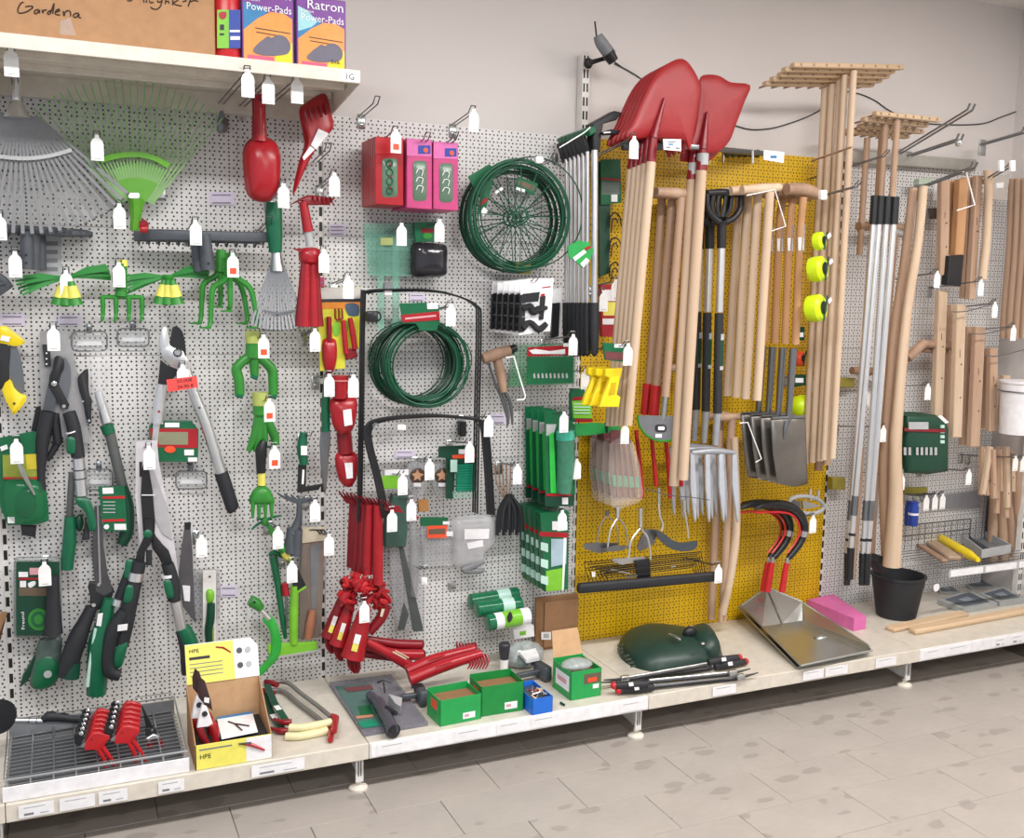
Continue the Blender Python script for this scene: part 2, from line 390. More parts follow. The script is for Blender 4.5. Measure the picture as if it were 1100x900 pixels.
# ================================================================ shelving bays
SZ, SD = .1615, .578
def bay(x0, x1, peg, label, top, front, ticket, up_h, slot='upright_slots', utop=None):
    t = T('shelving_bay', label, 'shelving', 'shelving bays along the wall')
    for k in range(5):
        z0 = .12+.4*k
        g = box((x0+.008, 0, z0+.0006), (x1-.008, .018, z0+.3994), .0009)
        t.p('back_panel', g, peg, sm=None)
    t.p('upright', box((x0-.0145, .004, .03), (x0+.0145, .045, up_h), .001), slot, sm=None)
    b = t.p('base_shelf', box((x0+.001, -.001, SZ-.018), (x1-.001, -SD+.004, SZ), .002), top, sm=None)
    t.p('front_edge', box((x0+.001, -SD+.004, SZ-.05), (x1-.001, -SD-.002, SZ+.0006), .0015), front, b, sm=None)
    if ticket: t.p('ticket_strip', box((x0+.006, -SD-.002, SZ-.046), (x1-.006, -SD-.005, SZ-.004), .001), 'ticket', b, sm=None)
    xb = x1-.022
    g = box((xb-.012, -.545, .028), (xb+.012, -.552, SZ-.05))
    w = poly([V((xb+.010, -.545, SZ-.05)), V((xb+.010, -.545, .03)), V((xb+.010, -.50, .03)), V((xb+.010, -.06, .07)), V((xb+.010, -.06, SZ-.05))], [V((xb+.006, -.545, SZ-.05)), V((xb+.006, -.545, .03)), V((xb+.006, -.50, .03)), V((xb+.006, -.06, .07)), V((xb+.006, -.06, SZ-.05))])
    k = t.p('foot_bracket', g+w, 'white_paint', sm=None)
    t.p('slot', box((xb-.0055, -.5522, .048), (xb-.0025, -.5535, .095))+box((xb+.0025, -.5522, .048), (xb+.0055, -.5535, .095)), 'black', k, sm=None)
    t.p('foot', lathe([(.03, 0), (.03, .006), (.024, .012), (.009, .016), (.009, .03)], (xb, -.535, 0), n=20), 'cream_paint', k)
    return t
bay(-1, 0, 'pegboard_white', 'white pegboard bay with cream base shelf, leftmost under the high shelf', 'beige_top', 'cream_paint', False, 2.12).done()
bay(0, 1, 'pegboard_white', 'white pegboard bay with a white ticket strip left of the yellow pegboard', 'beige_top', 'white_paint', True, 2.12).done()
bay(1, 2.25, 'pegboard_yellow', 'wide yellow pegboard bay with cream base shelf', 'beige_top', 'cream_paint', False, 2.42, 'upright_slots_double').done()
bay(2.25, 3.25, 'pegboard_white', 'white pegboard bay in the corner right of the yellow pegboard', 'beige_top', 'white_paint', True, 2.12, 'upright_slots').done()
bay(-2, -1, 'pegboard_white', 'white pegboard bay cut off at the left edge of the picture', 'beige_top', 'cream_paint', False, 2.12).done()
one('wall_upright', 'white slotted upright rail on the right wall near the ceiling corner', 'rail', box((3.262, -.16, .1), (3.289, -.19, 2.45), .001), 'upright_slots_double', sm=None)
# ================================================================ shared builders
def dome(pl, d, h, k=4, t=None, e=1.0):
    """solid with flat back at depth d and a rounded front bulging h towards the room"""
    F = [pp(p, d) for p in pl]
    if sum(F[i].x*F[(i+1) % len(F)].z-F[(i+1) % len(F)].x*F[i].z for i in range(len(F))) < 0: F = F[::-1]
    c = sum(F, V())/len(F); n = len(F); v = []; f = []
    for j in range(k):
        a = (math.pi/2)*j/k; s = math.cos(a)**e
        v += [c+(p-c)*s+V((0, -h*math.sin(a), 0)) for p in F]
    v.append(c+V((0, -h, 0))); f.append(tuple(range(n-1, -1, -1)))
    for j in range(k-1):
        for i in range(n): f.append((j*n+i, j*n+(i+1) % n, (j+1)*n+(i+1) % n, (j+1)*n+i))
    for i in range(n): f.append(((k-1)*n+i, (k-1)*n+(i+1) % n, len(v)-1))
    return G(v, f)
def ell(cx, cy, rx, ry, n=20, a0=0, rot=0):
    c, s = math.cos(rot), math.sin(rot)
    return [(cx+rx*math.cos(a0+2*math.pi*i/n)*c-ry*math.sin(a0+2*math.pi*i/n)*s, cy+rx*math.cos(a0+2*math.pi*i/n)*s+ry*math.sin(a0+2*math.pi*i/n)*c) for i in range(n)]
def rc(x0, y0, x1, y1, r=0):
    if not r: return [(x0, y0), (x1, y0), (x1, y1), (x0, y1)]
    o = []
    for cx, cy, a in ((x1-r, y0+r, -90), (x1-r, y1-r, 0), (x0+r, y1-r, 90), (x0+r, y0+r, 180)):
        for k in range(4): o.append((cx+r*math.cos(math.radians(a+30*k)), cy+r*math.sin(math.radians(a+30*k))))
    return o
def quad(a, b, w0, w1=None):
    """pixel outline of a tapered strip from a to b with widths w0,w1"""
    w1 = w0 if w1 is None else w1; dx, dy = b[0]-a[0], b[1]-a[1]; L = math.hypot(dx, dy) or 1; nx, ny = -dy/L, dx/L
    return [(a[0]+nx*w0/2, a[1]+ny*w0/2), (b[0]+nx*w1/2, b[1]+ny*w1/2), (b[0]-nx*w1/2, b[1]-ny*w1/2), (a[0]-nx*w0/2, a[1]-ny*w0/2)]
def rod(a, b, d, r0, r1=None, n=10, d2=None):
    """round rod between two pixels at depth d (to d2); radii in source pixels"""
    A, B = pp(a, d), pp(b, d if d2 is None else d2); k = (A-CP).length/FOC; r1 = r0 if r1 is None else r1
    return tube([A, B], [r0*k, r1*k], n)
def path(pl, d, r, n=8, sm=True, k=4):
    """round bent rod through pixels; r in source pixels (scalar or list per point)"""
    w = [pp(p, d) for p in pl]; s = (w[0]-CP).length/FOC
    rs = [q*s for q in (r if isinstance(r, (list, tuple)) else [r]*len(pl))]
    if sm and len(w) > 2:
        w2 = smooth(w, k); m = len(w)-1
        rs = [rs[min(int(i/k), m)]+(rs[min(int(i/k)+1, m)]-rs[min(int(i/k), m)])*((i % k)/k) for i in range(len(w2))]; w = w2
    return tube(w, rs, n)
HK = 0
def hook(x, y, L, desc, red=False, tag=True, plate=True, lift=.12, single=False, cat='hook', name='peg_hook', blank=None, up=.014, big=1.0):
    """peg hook whose price tag neck sits at pixel (x,y), L metres out from the pegboard"""
    t = T(name, desc, cat, 'wire hooks on the pegboards'); tip = U(x, y, L); z0 = tip.z-L*lift
    a = V((tip.x, -.004, z0)); w = .008 if not single else 0
    if single: g = tube([a, V((tip.x, -L+.012, tip.z-.004)), tip+V((0, .002, up*.4))], .0026, 6)
    else:
        P = []
        for s in (-1, 1):
            q = [V((tip.x+s*w, -.004, z0)), V((tip.x+s*w, -L+.03, tip.z-.006)), V((tip.x+s*w, -L+.004, tip.z+up))]
            P += q if s < 0 else q[::-1]
        g = tube(P, .0022, 6)
    t.p('wire', g, 'steel_dark')
    if plate:
        pz = z0; t.p('clip_plate', box((tip.x-.014, -.0005, pz-.042), (tip.x+.014, -.005, pz+.006), .0015)+box((tip.x-.007, -.005, pz-.034), (tip.x+.007, -.0075, pz-.022), .001), 'zinc')
    if tag:
        W2, H = .0175*big, .075*big; c = V((tip.x, -L-.002, tip.z+.004))
        o = [(-.3, 0), (.3, 0), (.36, -.12), (.8, -.22), (1, -.34), (1, -1), (-1, -1), (-1, -.34), (-.8, -.22), (-.36, -.12)]
        F = [c+V((u*W2, 0, v*H)) for u, v in o]
        # ring must face the room
        k = t.p('price_tag', poly(F[::-1], [q+V((0, .0022, 0)) for q in F[::-1]]), 'tag_white', label='white price tag' + (' with red square' if red else ''), sm=None)
        if red: t.p('red_mark', box((c.x-W2*.55, c.y-.0002, c.z-H*.86), (c.x+W2*.55, c.y-.0012, c.z-H*.62)), 'orange', k, sm=None)
        else: t.p('print', box((c.x-W2*.5, c.y-.0001, c.z-H*.93), (c.x+W2*.5, c.y-.0007, c.z-H*.905)), 'grey_light', k, sm=None)
    t.done(); return tip
def ticket(x0, y0, x1, y1, label, d=.004, lines=2, mat='purple_pale', skew=0):
    """paper shelf label in a strip on the pegboard"""
    t = T('shelf_label', label, 'label', 'paper labels on the pegboard')
    t.p('paper', prism([(x0, y0), (x1, y0+skew), (x1, y1+skew), (x0, y1)], d, .003), mat, sm=None)
    h = (y1-y0)
    for i in range(lines):
        yy = y0+h*(.2+.6*i/max(1, lines-1)) if lines > 1 else (y0+y1)/2
        t.p('print_line', prism([(x0+(x1-x0)*.1, yy), (x1-(x1-x0)*.15, yy+skew*.8), (x1-(x1-x0)*.15, yy+skew*.8+h*.1), (x0+(x1-x0)*.1, yy+h*.1)], d+.0008, .0008), 'grey', sm=None)
    t.done()
def holder(x0, y0, x1, y1, label, d=.02, slash=False, film='film'):
    """empty wire-framed label holder"""
    t = T('label_holder', label, 'holder', 'empty wire label holders'); k = (U(x0, y0, d)-CP).length/FOC
    r = min(x1-x0, y1-y0)*.25
    t.p('wire_frame', tube([pp(p, d) for p in rc(x0, y0, x1, y1, r)], .0022, 6, close=True), 'steel_dark')
    t.p('clear_pane', prism(rc(x0+2, y0+2, x1-2, y1-2, r*.8), d-.003, .003), film, sm=None)
    t.p('paper_strip', prism(rc(x0+(x1-x0)*.15, y0+(y1-y0)*.5, x1-(x1-x0)*.15, y0+(y1-y0)*.72), d-.0068, .001), 'ticket', sm=None)
    xm = (x0+x1)/2; a = U(xm, y0, d); t.p('hook_wire', tube([a+V((0, d-.004, .012)), a+V((0, 0, .012)), a], .0022, 6)+box(a+V((-.008, d-.001, -.004)), a+V((.008, d-.006, .024)), .001), 'steel_dark')
    t.done()
def fan(apex, R, a0, a1, n, r0, d, rad, tipr=None, curl=0, up=False, flare=0, tip_d=0, seg=4):
    """n tines from apex; R, r0 in source pixels; angles from straight down (or up) in degrees"""
    A = U(*apex, d); k = (A-CP).length/FOC; out = []
    for i in range(n):
        a = math.radians(a0+(a1-a0)*i/(n-1)); s = 1 if up else -1
        dr = V((math.sin(a), 0, s*math.cos(a))); pts = []
        for j in range(seg+1):
            q = r0+(R-r0)*j/seg; pts.append(A+dr*(q*k)+V((0, -tip_d*(j/seg)**2, 0)))
        if curl: pts.append(pts[-1]+dr*(.004)+V((0, curl, 0)))
        out.append((pts, [rad+(tipr if tipr else 0)*0]))
    return A, k, [o[0] for o in out]
# ================================================================ bay 1: high shelf and what stands on it
crop()
HZ, HD = 2.168, .501
t = T('wall_shelf', 'cream metal shelf above the pegboard with a 1G sticker on its end', 'shelf')
b = t.p('shelf_board', box((-1.0, -.004, HZ-.012), (-.002, -HD+.004, HZ), .002), 'cream_paint', sm=None)
t.p('front_edge', box((-1.0, -HD+.004, HZ-.036), (-.002, -HD, HZ+.001), .0015), 'cream_paint', b, sm=None)
t.p('rib', box((-.99, -.36, HZ-.03), (-.012, -.34, HZ-.012), .001), 'cream_paint', b, sm=None)
t.p('rib', box((-.99, -.2, HZ-.03), (-.012, -.18, HZ-.012), .001), 'cream_paint', b, sm=None)
t.p('back_edge', box((-1.0, -.004, HZ-.075), (-.002, -.02, HZ-.012), .001), 'cream_paint', b, sm=None)
for x in (-.006, -.996):
    s = [V((x, -.002, HZ-.013)), V((x, -HD+.006, HZ-.013)), V((x, -HD+.006, HZ-.036)), V((x, -.18, HZ-.075)), V((x, -.002, HZ-.13))]
    t.p('bracket', poly(s, [q+V((.004, 0, 0)) for q in s]), 'cream_paint', sm=None)
k = t.p('shelf_sticker', box((-.058, -HD-.0002, HZ-.033), (-.004, -HD-.0012, HZ-.002)), 'ticket', label='white sticker reading 1G', sm=None)
t.p('lettering', text('1G', (-.05, -HD-.0012, HZ-.028), (1, 0, 0), (0, 0, 1), .017), 'print_dark', k, sm=None)
t.done()
crop(0, 0, 1)
def hand(pl, d, r=.0016): return wire(pl, d, r, 5, 3)
# cardboard carton with handwriting
y1 = -.46
t = T('cardboard_box', 'long brown cardboard carton with handwriting on the high shelf', 'box')
a = U(-40, 26, .46); xe = U(231.5, 55, .46).x
t.p('carton', box((-1.15, y1, HZ+.0015), (xe, -.12, HZ+.25), .004), 'cardboard', sm=None)
crop(0, 0, 8.46); W1 = [[(215, 20), (190, 30), (165, 75), (165, 110), (190, 120), (240, 108), (285, 80), (300, 60), (270, 55), (230, 62)], [(350, 85), (320, 95), (312, 118), (335, 122), (360, 90), (358, 120)], [(385, 88), (390, 120), (398, 95), (425, 88)],
      [(465, 95), (440, 105), (432, 125), (455, 125), (480, 60), (492, 30), (485, 90), (478, 125)], [(505, 112), (540, 98), (535, 82), (508, 100), (505, 130), (545, 135)], [(575, 100), (582, 145), (590, 115), (615, 95), (640, 110), (640, 148)], [(715, 120), (685, 122), (665, 145), (690, 158), (720, 125), (715, 155), (738, 162)]]
for s in W1: t.p('pen_stroke', hand(s, .4612), 'ink')
crop(110, 0, 8.46); W2 = [[(225, 5), (255, 8), (270, 0)], [(375, 0), (378, 22)], [(400, 0), (402, 25)], [(425, 5), (440, 25), (465, 20)], [(500, 0), (505, 18), (530, 15), (545, 0)], [(545, 0), (525, 60), (490, 85), (450, 75), (440, 62)], [(575, 0), (572, 35)], [(580, 15), (600, 10), (605, 32)],
     [(640, 0), (640, 45)], [(690, 0), (645, 30), (700, 52), (720, 50)], [(730, 15), (760, 8), (755, -5)], [(800, -5), (780, 58)], [(790, 20), (830, 5), (870, 12)]]
for s in W2: t.p('pen_stroke', hand(s, .4612), 'ink')
crop(0, 0, 8.46)
t.p('tape', prism([(545, 190), (640, 160), (690, 320), (545, 312)], .4606, .0005), 'film', label='clear tape', sm=None)
t.done()
# red bottle
crop(225, 0, 6.667)
t = T('bottle', 'red plastic bottle with green and blue label beside the carton', 'bottle')
c = U(137, 390, .45); r = (U(232, 300, .45)-U(42, 300, .45)).length/2
g = lathe([(r*.9, 0), (r, .006), (r, .18), (r*.7, .21), (r*.3, .23), (r*.3, .26)], (0, 0, 0), n=24)
g = G([V((v.x+c.x, v.y*.75-.43, v.z+HZ+.0015)) for v in g.v], g.f)
b = t.p('bottle_body', g, 'red_bright')
yb = .43+r*.75+.002
k = t.p('label', prism(rc(55, 70, 222, 345, 6), yb, .002), 'lime', b, label='printed label', sm=None)
t.p('label_picture', prism(rc(140, 70, 222, 345), yb+.0008, .001), 'blue_dark', k, sm=None)
t.p('label_shield', prism(sm2([(70, 90), (120, 85), (118, 125), (95, 140), (72, 125)], 2), yb+.0008, .001), 'red', k, sm=None)
t.p('print_line', prism(rc(75, 175, 105, 215), yb+.0009, .001)+prism(rc(72, 238, 105, 252), yb+.0009, .001), 'print_dark', k, sm=None)
t.p('white_band', prism(rc(145, 215, 218, 230), yb+.0016, .001)+prism(rc(150, 260, 218, 285), yb+.0016, .001), 'ticket', k, sm=None)
t.done()
# bait boxes
def bait(x0, x1, BH, yb0, yb1, lab, sh, head, hd, second=False):
    t = T('carton_pack', lab, 'box', 'printed cartons on the high shelf')
    D = .455; A = U(x0, yb0, D); B = U(x1, yb1, D); x0w, x1w = A.x, B.x; z0 = HZ+.0015; W_ = x1w-x0w
    b = t.p('pack_body', box((x0w, -D, z0), (x1w, -D+.075, z0+BH), .0015), 'violet', sm=None)
    f = lambda u, v, e=0: V((x0w+W_*u, -D-.0006-e, z0+BH*v))
    def pl(pts, e=0):
        r = [f(*p, e) for p in pts]; return poly(r, [q+V((0, .0006, 0)) for q in r])
    P = t.p('front_print', pl([(.03, .02), (.97, .02), (.97, .60), (.8, .66), (.55, .66), (.3, .56), (.03, .4)]), M('print_orange', '#ee9a4a', .35), b, label='orange print', sm=None)
    t.p('blue_print', pl([(.03, .40), (.3, .56), (.5, .65), (.36, .72), (.03, .74)], .0004), M('print_blue', '#2f7fb4', .35), P, sm=None)
    t.p('yellow_print', pl([(.55, .02), (.97, .02), (.97, .3), (.75, .2)], .0004), 'yellow', P, sm=None)
    if second: t.p('highlight_print', pl([(.03, .5), (.3, .58), (.42, .66), (.22, .8), (.03, .85)], .0005), M('print_aqua', '#9fd4dc', .35), P, sm=None)
    g = sum((pl([(.25+.1*i*.2, .44-.05*i), (.93-.12*i, .42-.05*i), (.93-.12*i, .41-.05*i), (.25+.02*i, .43-.05*i)], .0012) for i in range(2)), G())
    t.p('print_line', g, 'print_dark', P, sm=None)
    # printed rodent picture, flat
    o = sm2([(.2, .14), (.3, .24), (.42, .31), (.5, .35), (.56, .33), (.68, .38), (.84, .36), (.93, .26), (.88, .16), (.7, .12), (.4, .1)], 3)
    t.p('rodent_print', pl(o, .0016), M('print_rodent', '#6b6878', .5), P, label='printed picture of a grey rodent', sm=None)
    t.p('pink_band', pl([(.1, .03), (.62, .03), (.6, .09), (.1, .09)], .0018), M('print_pink', '#d65a7c', .35), P, sm=None)
    x = V((1, 0, 0)); z = V((0, 0, 1))
    t.p('lettering', text('Ratron', f(.2, .83, .0004), x, z, .026, width=W_*.72), 'ticket', b, sm=None)
    t.p('lettering', text('Power-Pads', f(.08, .655, .0014), x, z, .02, width=W_*.86), 'ticket', P, sm=None)
    t.p('lettering', text('Fusion', f(.08, .77, .0012), x, z, .009, width=W_*.25), 'ticket', P, sm=None)
    if second: t.p('lettering', text('2x6', f(.68, .1, .002), x, z, .011, width=W_*.18), 'print_dark', P, sm=None)
    return t.done()
bait(236, 606, .215, 400, 447, 'purple and orange printed carton with a rodent picture beside the red bottle', 0, 0, 0)
bait(626, 978, .198, 447, 497, 'purple and orange printed carton at the right end of the high shelf', 0, 0, 0, True)
# ================================================================ bay 1 upper row
crop(0, 0, 1)
# silver leaf rake
t = T('leaf_rake', 'silver grey metal leaf rake head with tines hanging down at the left edge', 'rake')
A, k, tn = fan((20, 108), 122, -50, 49, 27, 18, .13, .003, curl=.012, tip_d=.02)
for q in tn: t.p('tine', ribbon(q, [.0065, .011], .0022), 'steel_dark' if False else 'grey')
t.p('fan_plate', prism([(8, 124), (33, 124), (50, 143), (38, 150), (20, 152), (2, 150), (-10, 143)], .133, .004), 'grey')
t.p('cross_band', ribbon(smooth([U(-46, 158, .14), U(-20, 165, .142), (U(20, 170, .143)), U(50, 168, .142), U(77, 161, .14)], 4), .011, .004), 'grey_light')
t.p('socket', path([(18, 76), (18, 108)], .135, [3.6, 4.2])+path([(18, 108), (19, 127)], .135, [4.2, 13], sm=False), 'alu')
t.done()
# green plastic leaf rake
t = T('leaf_rake', 'green plastic leaf rake head with tines fanned upwards', 'rake')
A, k, tn = fan((148, 238), 134, -42, 38, 27, 22, .07, .003, up=True, tip_d=.035)
for q in tn: t.p('tine', ribbon(q, [.0065, .0042], .0028), M('leaf_rake_green', '#86b070', .4))
t.p('fan_plate', prism([(120, 183), (134, 177), (150, 174), (166, 177), (178, 185), (160, 212), (153, 222), (143, 222), (134, 208)], .073, .004), M('rake_plate', '#5fa52c', .35))
t.p('cross_band', ribbon(smooth([U(108, 172, .085), U(128, 167, .09), U(148, 166, .09), U(166, 170, .09), U(181, 178, .085)], 4), .016, .005), M('rake_band', '#6fbe30', .35))
t.p('socket', path([(146, 214), (146, 232), (144, 248)], .075, [8, 5.5, 4.4]), M('rake_plate'))
t.p('maker_label', prism(rc(138, 207, 150, 213, 2), .096, .002), 'ticket', label='small white sticker', sm=None)
t.done()
hook(11.5, 52, .43, 'wire hook with white tag above the silver leaf rake')
hook(104, 146, .17, 'wire hook with white tag in front of the green leaf rake')
hook(128, 220, .15, 'empty-ended wire hook with white tag right of the grey broom heads')
hook(266, 76, .515, 'wire hook with tag under the high shelf, left of the red scoop', lift=.02)
hook(288, 84, .46, 'wire hook with tag carrying the red scoop', lift=.02)
hook(319, 84, .44, 'wire hook with tag carrying the red slotted fork', lift=.02)
one('glass_clip', 'grey plastic clip on the pegboard left of the red scoop', 'clip', prism(rc(234, 126, 245, 142, 3), .02, .02, .002)+prism(rc(236, 119, 240, 128), .025, .02), 'steel_dark')
# grey broom heads, three nested
crop(0, 210, 6.92)
t = T('broom', 'x', 'broom', 'dark grey broom heads hung one behind the other')
t.p('crossbar', prism([(-120, 235), (60, 215), (400, 235), (560, 250), (605, 268), (605, 300), (400, 300), (200, 275), (-120, 285)], .11, .035, .004), 'grey_dark')
for i in range(9): t.p('rib', prism(quad((90+55*i, 218+4*i), (90+55*i, 245+4.5*i), 14), .118, .02, .002), 'grey_dark')
t.p('socket', path([(200, 268), (198, 548)], .12, [5.5, 6.6], 12), 'grey_dark')
t.p('rivet', prism(ell(193, 440, 9, 9, 10), .142, .004)+prism(ell(196, 500, 8, 8, 10), .142, .004), 'black')
t.label = 'dark grey broom head with socket pointing down, frontmost of three'; t.done()
t.dup(.018, .03, 0, 'dark grey broom head, middle one of three below the silver rake'); t.dup(.034, .06, .002, 'dark grey broom head nearest the pegboard, behind two others')
one('rake_head', 'dark grey tool head cut off by the left picture edge', 'rake head', prism([(-60, 560), (0, 575), (60, 620), (100, 675), (60, 705), (0, 745), (-60, 760)], .12, .04, .006)+prism([(-60, 640), (30, 640), (40, 660), (-60, 690)], .128, .01, .002), 'grey_dark')
hook(110, 425, .16, 'wire hook with tag below the grey broom heads'); hook(490, 565, .13, 'wire hook with tag holding the left green weeding brush'); hook(882, 505, .13, 'wire hook with tag holding the green four-prong rake')
hook(-5, 145, .16, 'wire hook with tag cut off at the left picture edge'); 
# toothed rake heads
def rakehead(p0, p1, sock, d, lab, nt=13, tl=4.5, col='grey_dark', grp='dark grey toothed rake heads'):
    t = T('rake_head', lab, 'rake head', grp); a, b = pp(p0, d), pp(p1, d); kk = (a-CP).length/FOC
    t.p('crossbar', bar(a, b, 10.5*kk/1, .022, None, .003), col)
    for i in range(nt):
        q = a+(b-a)*((i+.5)/nt); t.p('tooth', tube([q+V((0, .0, -.008)), q+V((0, 0, -.008-tl*kk)), q+V((0, .014, -.014-tl*kk))], [.004, .0035, .0015], 6), col)
    t.p('socket', path(sock, d+.012, [6.2, 7.6], 12), col)
    t.p('rivet', prism(ell(sock[1][0], sock[1][1]-7, 1.5, 1.5, 8), d+.036, .004), 'black')
    return t.done()
crop(0, 0, 1)
r1 = rakehead((152, 252), (288, 255), [(219, 252), (224, 290)], .13, 'dark grey toothed rake head hanging left of the green hand rake')
r1.dup(-.02, .03, -.004, 'dark grey toothed rake head directly behind another one')
t = T('red_bobbin', 'red plastic end piece beside the green leaf rake socket', 'end piece'); t.p('cap', lathe([(.008, 0), (.012, .004), (.012, .02), (.006, .024)], U(150, 246, .17), (1, 0, 0), 14), 'red'); t.p('disc', lathe([(.017, 0), (.017, .004)], U(154, 242, .165), (.6, -.8, 0), 16), 'red_deep'); t.done()
hook(210, 238, .2, 'wire hook with tag in front of the toothed rake heads')
hook(290, 237, .2, 'bare double-wire hook right of the toothed rake heads', tag=False)
one('clip_plate', 'small steel clip on the pegboard below the green leaf rake', 'clip', prism(rc(168, 199, 178, 214, 1), .012, .012, .002)+prism(rc(170, 208, 176, 212), .015, .004), 'zinc')
ticket(225, 206, 252, 220, 'pale paper label between green rake and red scoop')
ticket(0, 337, 27, 350, 'pale paper label at the left edge above the yellow saw'); ticket(62, 338, 87, 350, 'pale paper label above the grey carded loppers'); ticket(40, 250, 66, 296, 'grey paper card behind the dark grey broom heads', lines=4, mat='grey_light')
# green weeding brushes
def brush(cx, cy, lab, d=.09, s=1.0):
    t = T('weeding_brush', lab, 'garden tool', 'green weeding brushes with yellow labels')
    k = (U(cx, cy, d)-CP).length/FOC; A = U(cx, cy, d)
    rnd = random.Random(int(cx))
    for sgn, n, L, tilt in ((-1, 6, 46, -16), (1, 9, 40, 12)):
        for i in range(n):
            a = math.radians(tilt*1+(-18+36*i/(n-1))*.8); e = A+V((sgn*L*k*math.cos(a), -.03+.06*rnd.random(), L*k*math.sin(a)*.75))
            t.p('blade', ribbon([A, (A+e)/2+V((0, -.01, .006)), e], [.004, .012, .006], .0016), ('green_leafy'))
    for i, (ox, mt) in enumerate(((-9, 'leaf'), (0, 'leaf'), (9, 'leaf'))):
        g = path([(cx+ox*.45, cy+4), (cx+ox, cy+30)], d+.02+.01*i, [3, 7.5], 10)
        q = t.p('socket', g, 'leaf'); t.p('yellow_label', path([(cx+ox*.55+.3, cy+9), (cx+ox*.85+.3, cy+22)], d+.0215+.01*i, [4.6, 6.6], 10), 'yellow_pale', q)
    t.p('collar', lathe([(.014, 0), (.018, .012), (.012, .02)], U(cx, cy+5, d+.01), (0, 0, 1), 12), 'leaf')
    return t.done()
M('green_leafy', '#2f8a3c', .4)
brush(72, 298, 'green splayed weeding brush with yellow-labelled sockets, left one'); brush(181, 297, 'green splayed weeding brush with yellow-labelled sockets, beside the toothed rakes')
# green four-prong rake
t = T('hand_rake', 'green four-prong cultivator rake between the two weeding brushes', 'garden rake')
t.p('socket', path([(131, 283), (130, 318)], .1, [5, 6], 12), 'leaf'); t.p('yellow_cap', path([(132, 279), (132, 286)], .1, [4.4, 5], 12), 'yellow_pale')
t.p('crossbar', path([(109, 319), (152, 319)], .1, 2.3), 'leaf')
for x in (110, 124, 138, 152): t.p('prong', path([(x, 318), (x+.6, 326), (x+.4, 340), (x-1, 345, .12)], .1, [2.6, 2.6, 2, 1]), 'leaf')
t.done()
# green three-tine cultivators
t = T('cultivator', 'green three-tine cultivator with red-marked tag, front one', 'cultivator', 'green three-tine cultivators')
t.p('socket', path([(248, 272), (247, 296)], .15, [5, 6.2], 12), 'leaf')
for i, pl in enumerate(([(246, 295), (240, 302), (229, 309), (227, 325), (225.5, 349), (220, 352, .17)], [(247, 296), (247, 310), (247, 330), (243, 334, .12)], [(248, 295), (258, 301), (268, 309), (273, 325), (276, 349), (270, 352, .17)])):
    q = t.p('tine', path(pl, .15, [3.2, 3.2, 3.2, 2.8, 2.4, 1][:len(pl)] if i != 1 else [3.2, 3, 2.4, 1]), 'leaf'); e = pl[-1]
    t.p('tine_foot', path([(e[0]-6, e[1], .16), (e[0]+7, e[1], .16)], .16, [.8, 1.2], 6), 'leaf', q)
t.done(); t.dup(-.022, .05, .012, 'green three-tine cultivator directly behind the front one')
hook(250, 273, .2, 'wire hook with red-marked tag holding the three-tine cultivators', red=True)
# red scoops
def scoop(dx, d, lab):
    t = T('scoop', lab, 'scoop', 'red plastic scoops')
    o = sm2([(263, 165), (268, 152), (276, 147), (286, 147), (296, 153), (301, 166), (301, 185), (299, 203), (292, 214), (283, 217), (273, 214), (266, 203)], 3)
    o = [(x+dx, y) for x, y in o]
    t.p('bowl', dome(o, d, .05, 5, e=.8), 'red'); t.p('handle', path([(279+dx, 102), (279.5+dx, 125), (280+dx, 152)], d+.022, [5.4, 5.6, 6.5], 12), 'red')
    t.p('hang_hole', lathe([(.004, 0), (.004, .003)], U(279+dx, 107, d+.042), (0, -1, 0), 10), 'black'); t.done()
scoop(0, .2, 'red plastic scoop hanging under the high shelf, front one'); scoop(-2.5, .13, 'red plastic scoop hidden behind the front scoop')
# red slotted fork
crop(200, 0, 4.5)
t = T('slotted_fork', 'glossy red slotted hand tool hanging at an angle under the high shelf', 'garden tool')
t.p('body', dome(sm2([(545, 540), (580, 495), (650, 453), (682, 465), (700, 540), (714, 610), (670, 672), (615, 740), (560, 850), (528, 925), (515, 940), (520, 890), (545, 780), (570, 690)], 3), .2, .03, 4, e=.6), 'red')
for i in range(5): t.p('slot', prism(quad((572+24*i, 535-9*i), (588+24*i, 600-12*i), 9, 6), .232, .006), 'red_deep')
t.p('price_sticker', prism([(640, 622), (690, 645), (628, 722), (603, 700)], .236, .002), 'ticket', label='white sticker', sm=None)
t.p('price_sticker', prism([(600, 705), (622, 722), (570, 775), (562, 760)], .232, .002), 'ticket', sm=None)
t.done()
hook(693, 712, .2, 'wire hook with small white tip left of the red gift cards', tag=False, plate=False)
# hand fan rake and red hand tools
crop(200, 180, 4.5)
t = T('hand_rake', 'small silver fan rake with green handle hanging tines down', 'hand rake')
t.p('handle', path([(425, 170), (423, 250), (428, 330), (432, 410)], .14, [8, 9, 8, 6.5], 14), 'green')
t.p('neck', path([(435, 405), (440, 500)], .14, [5, 8], 12), 'steel')
A, kk, tn = fan((437, 380), 86, -19, 20, 15, 24, .145, .002, curl=.012, tip_d=.02)
for q in tn: t.p('tine', ribbon(q, [.004, .0075], .002), 'steel_dark')
t.p('cross_band', ribbon([U(372, 690, .165), U(445, 705, .17), U(530, 690, .165)], .006, .003), 'steel_dark')
t.done()
t = T('hand_rake', 'small red rake head with tube neck right of the silver fan rake', 'hand rake')
t.p('head', prism([(490, 185), (570, 140), (600, 132), (720, 148), (690, 180), (590, 180), (560, 160)], .16, .02, .003), 'red_deep')
for i in range(5): t.p('tooth', path([(610+22*i, 140+i*2), (625+22*i, 172+3*i, .19)], .16, [1.2, .6], 6), 'red_deep')
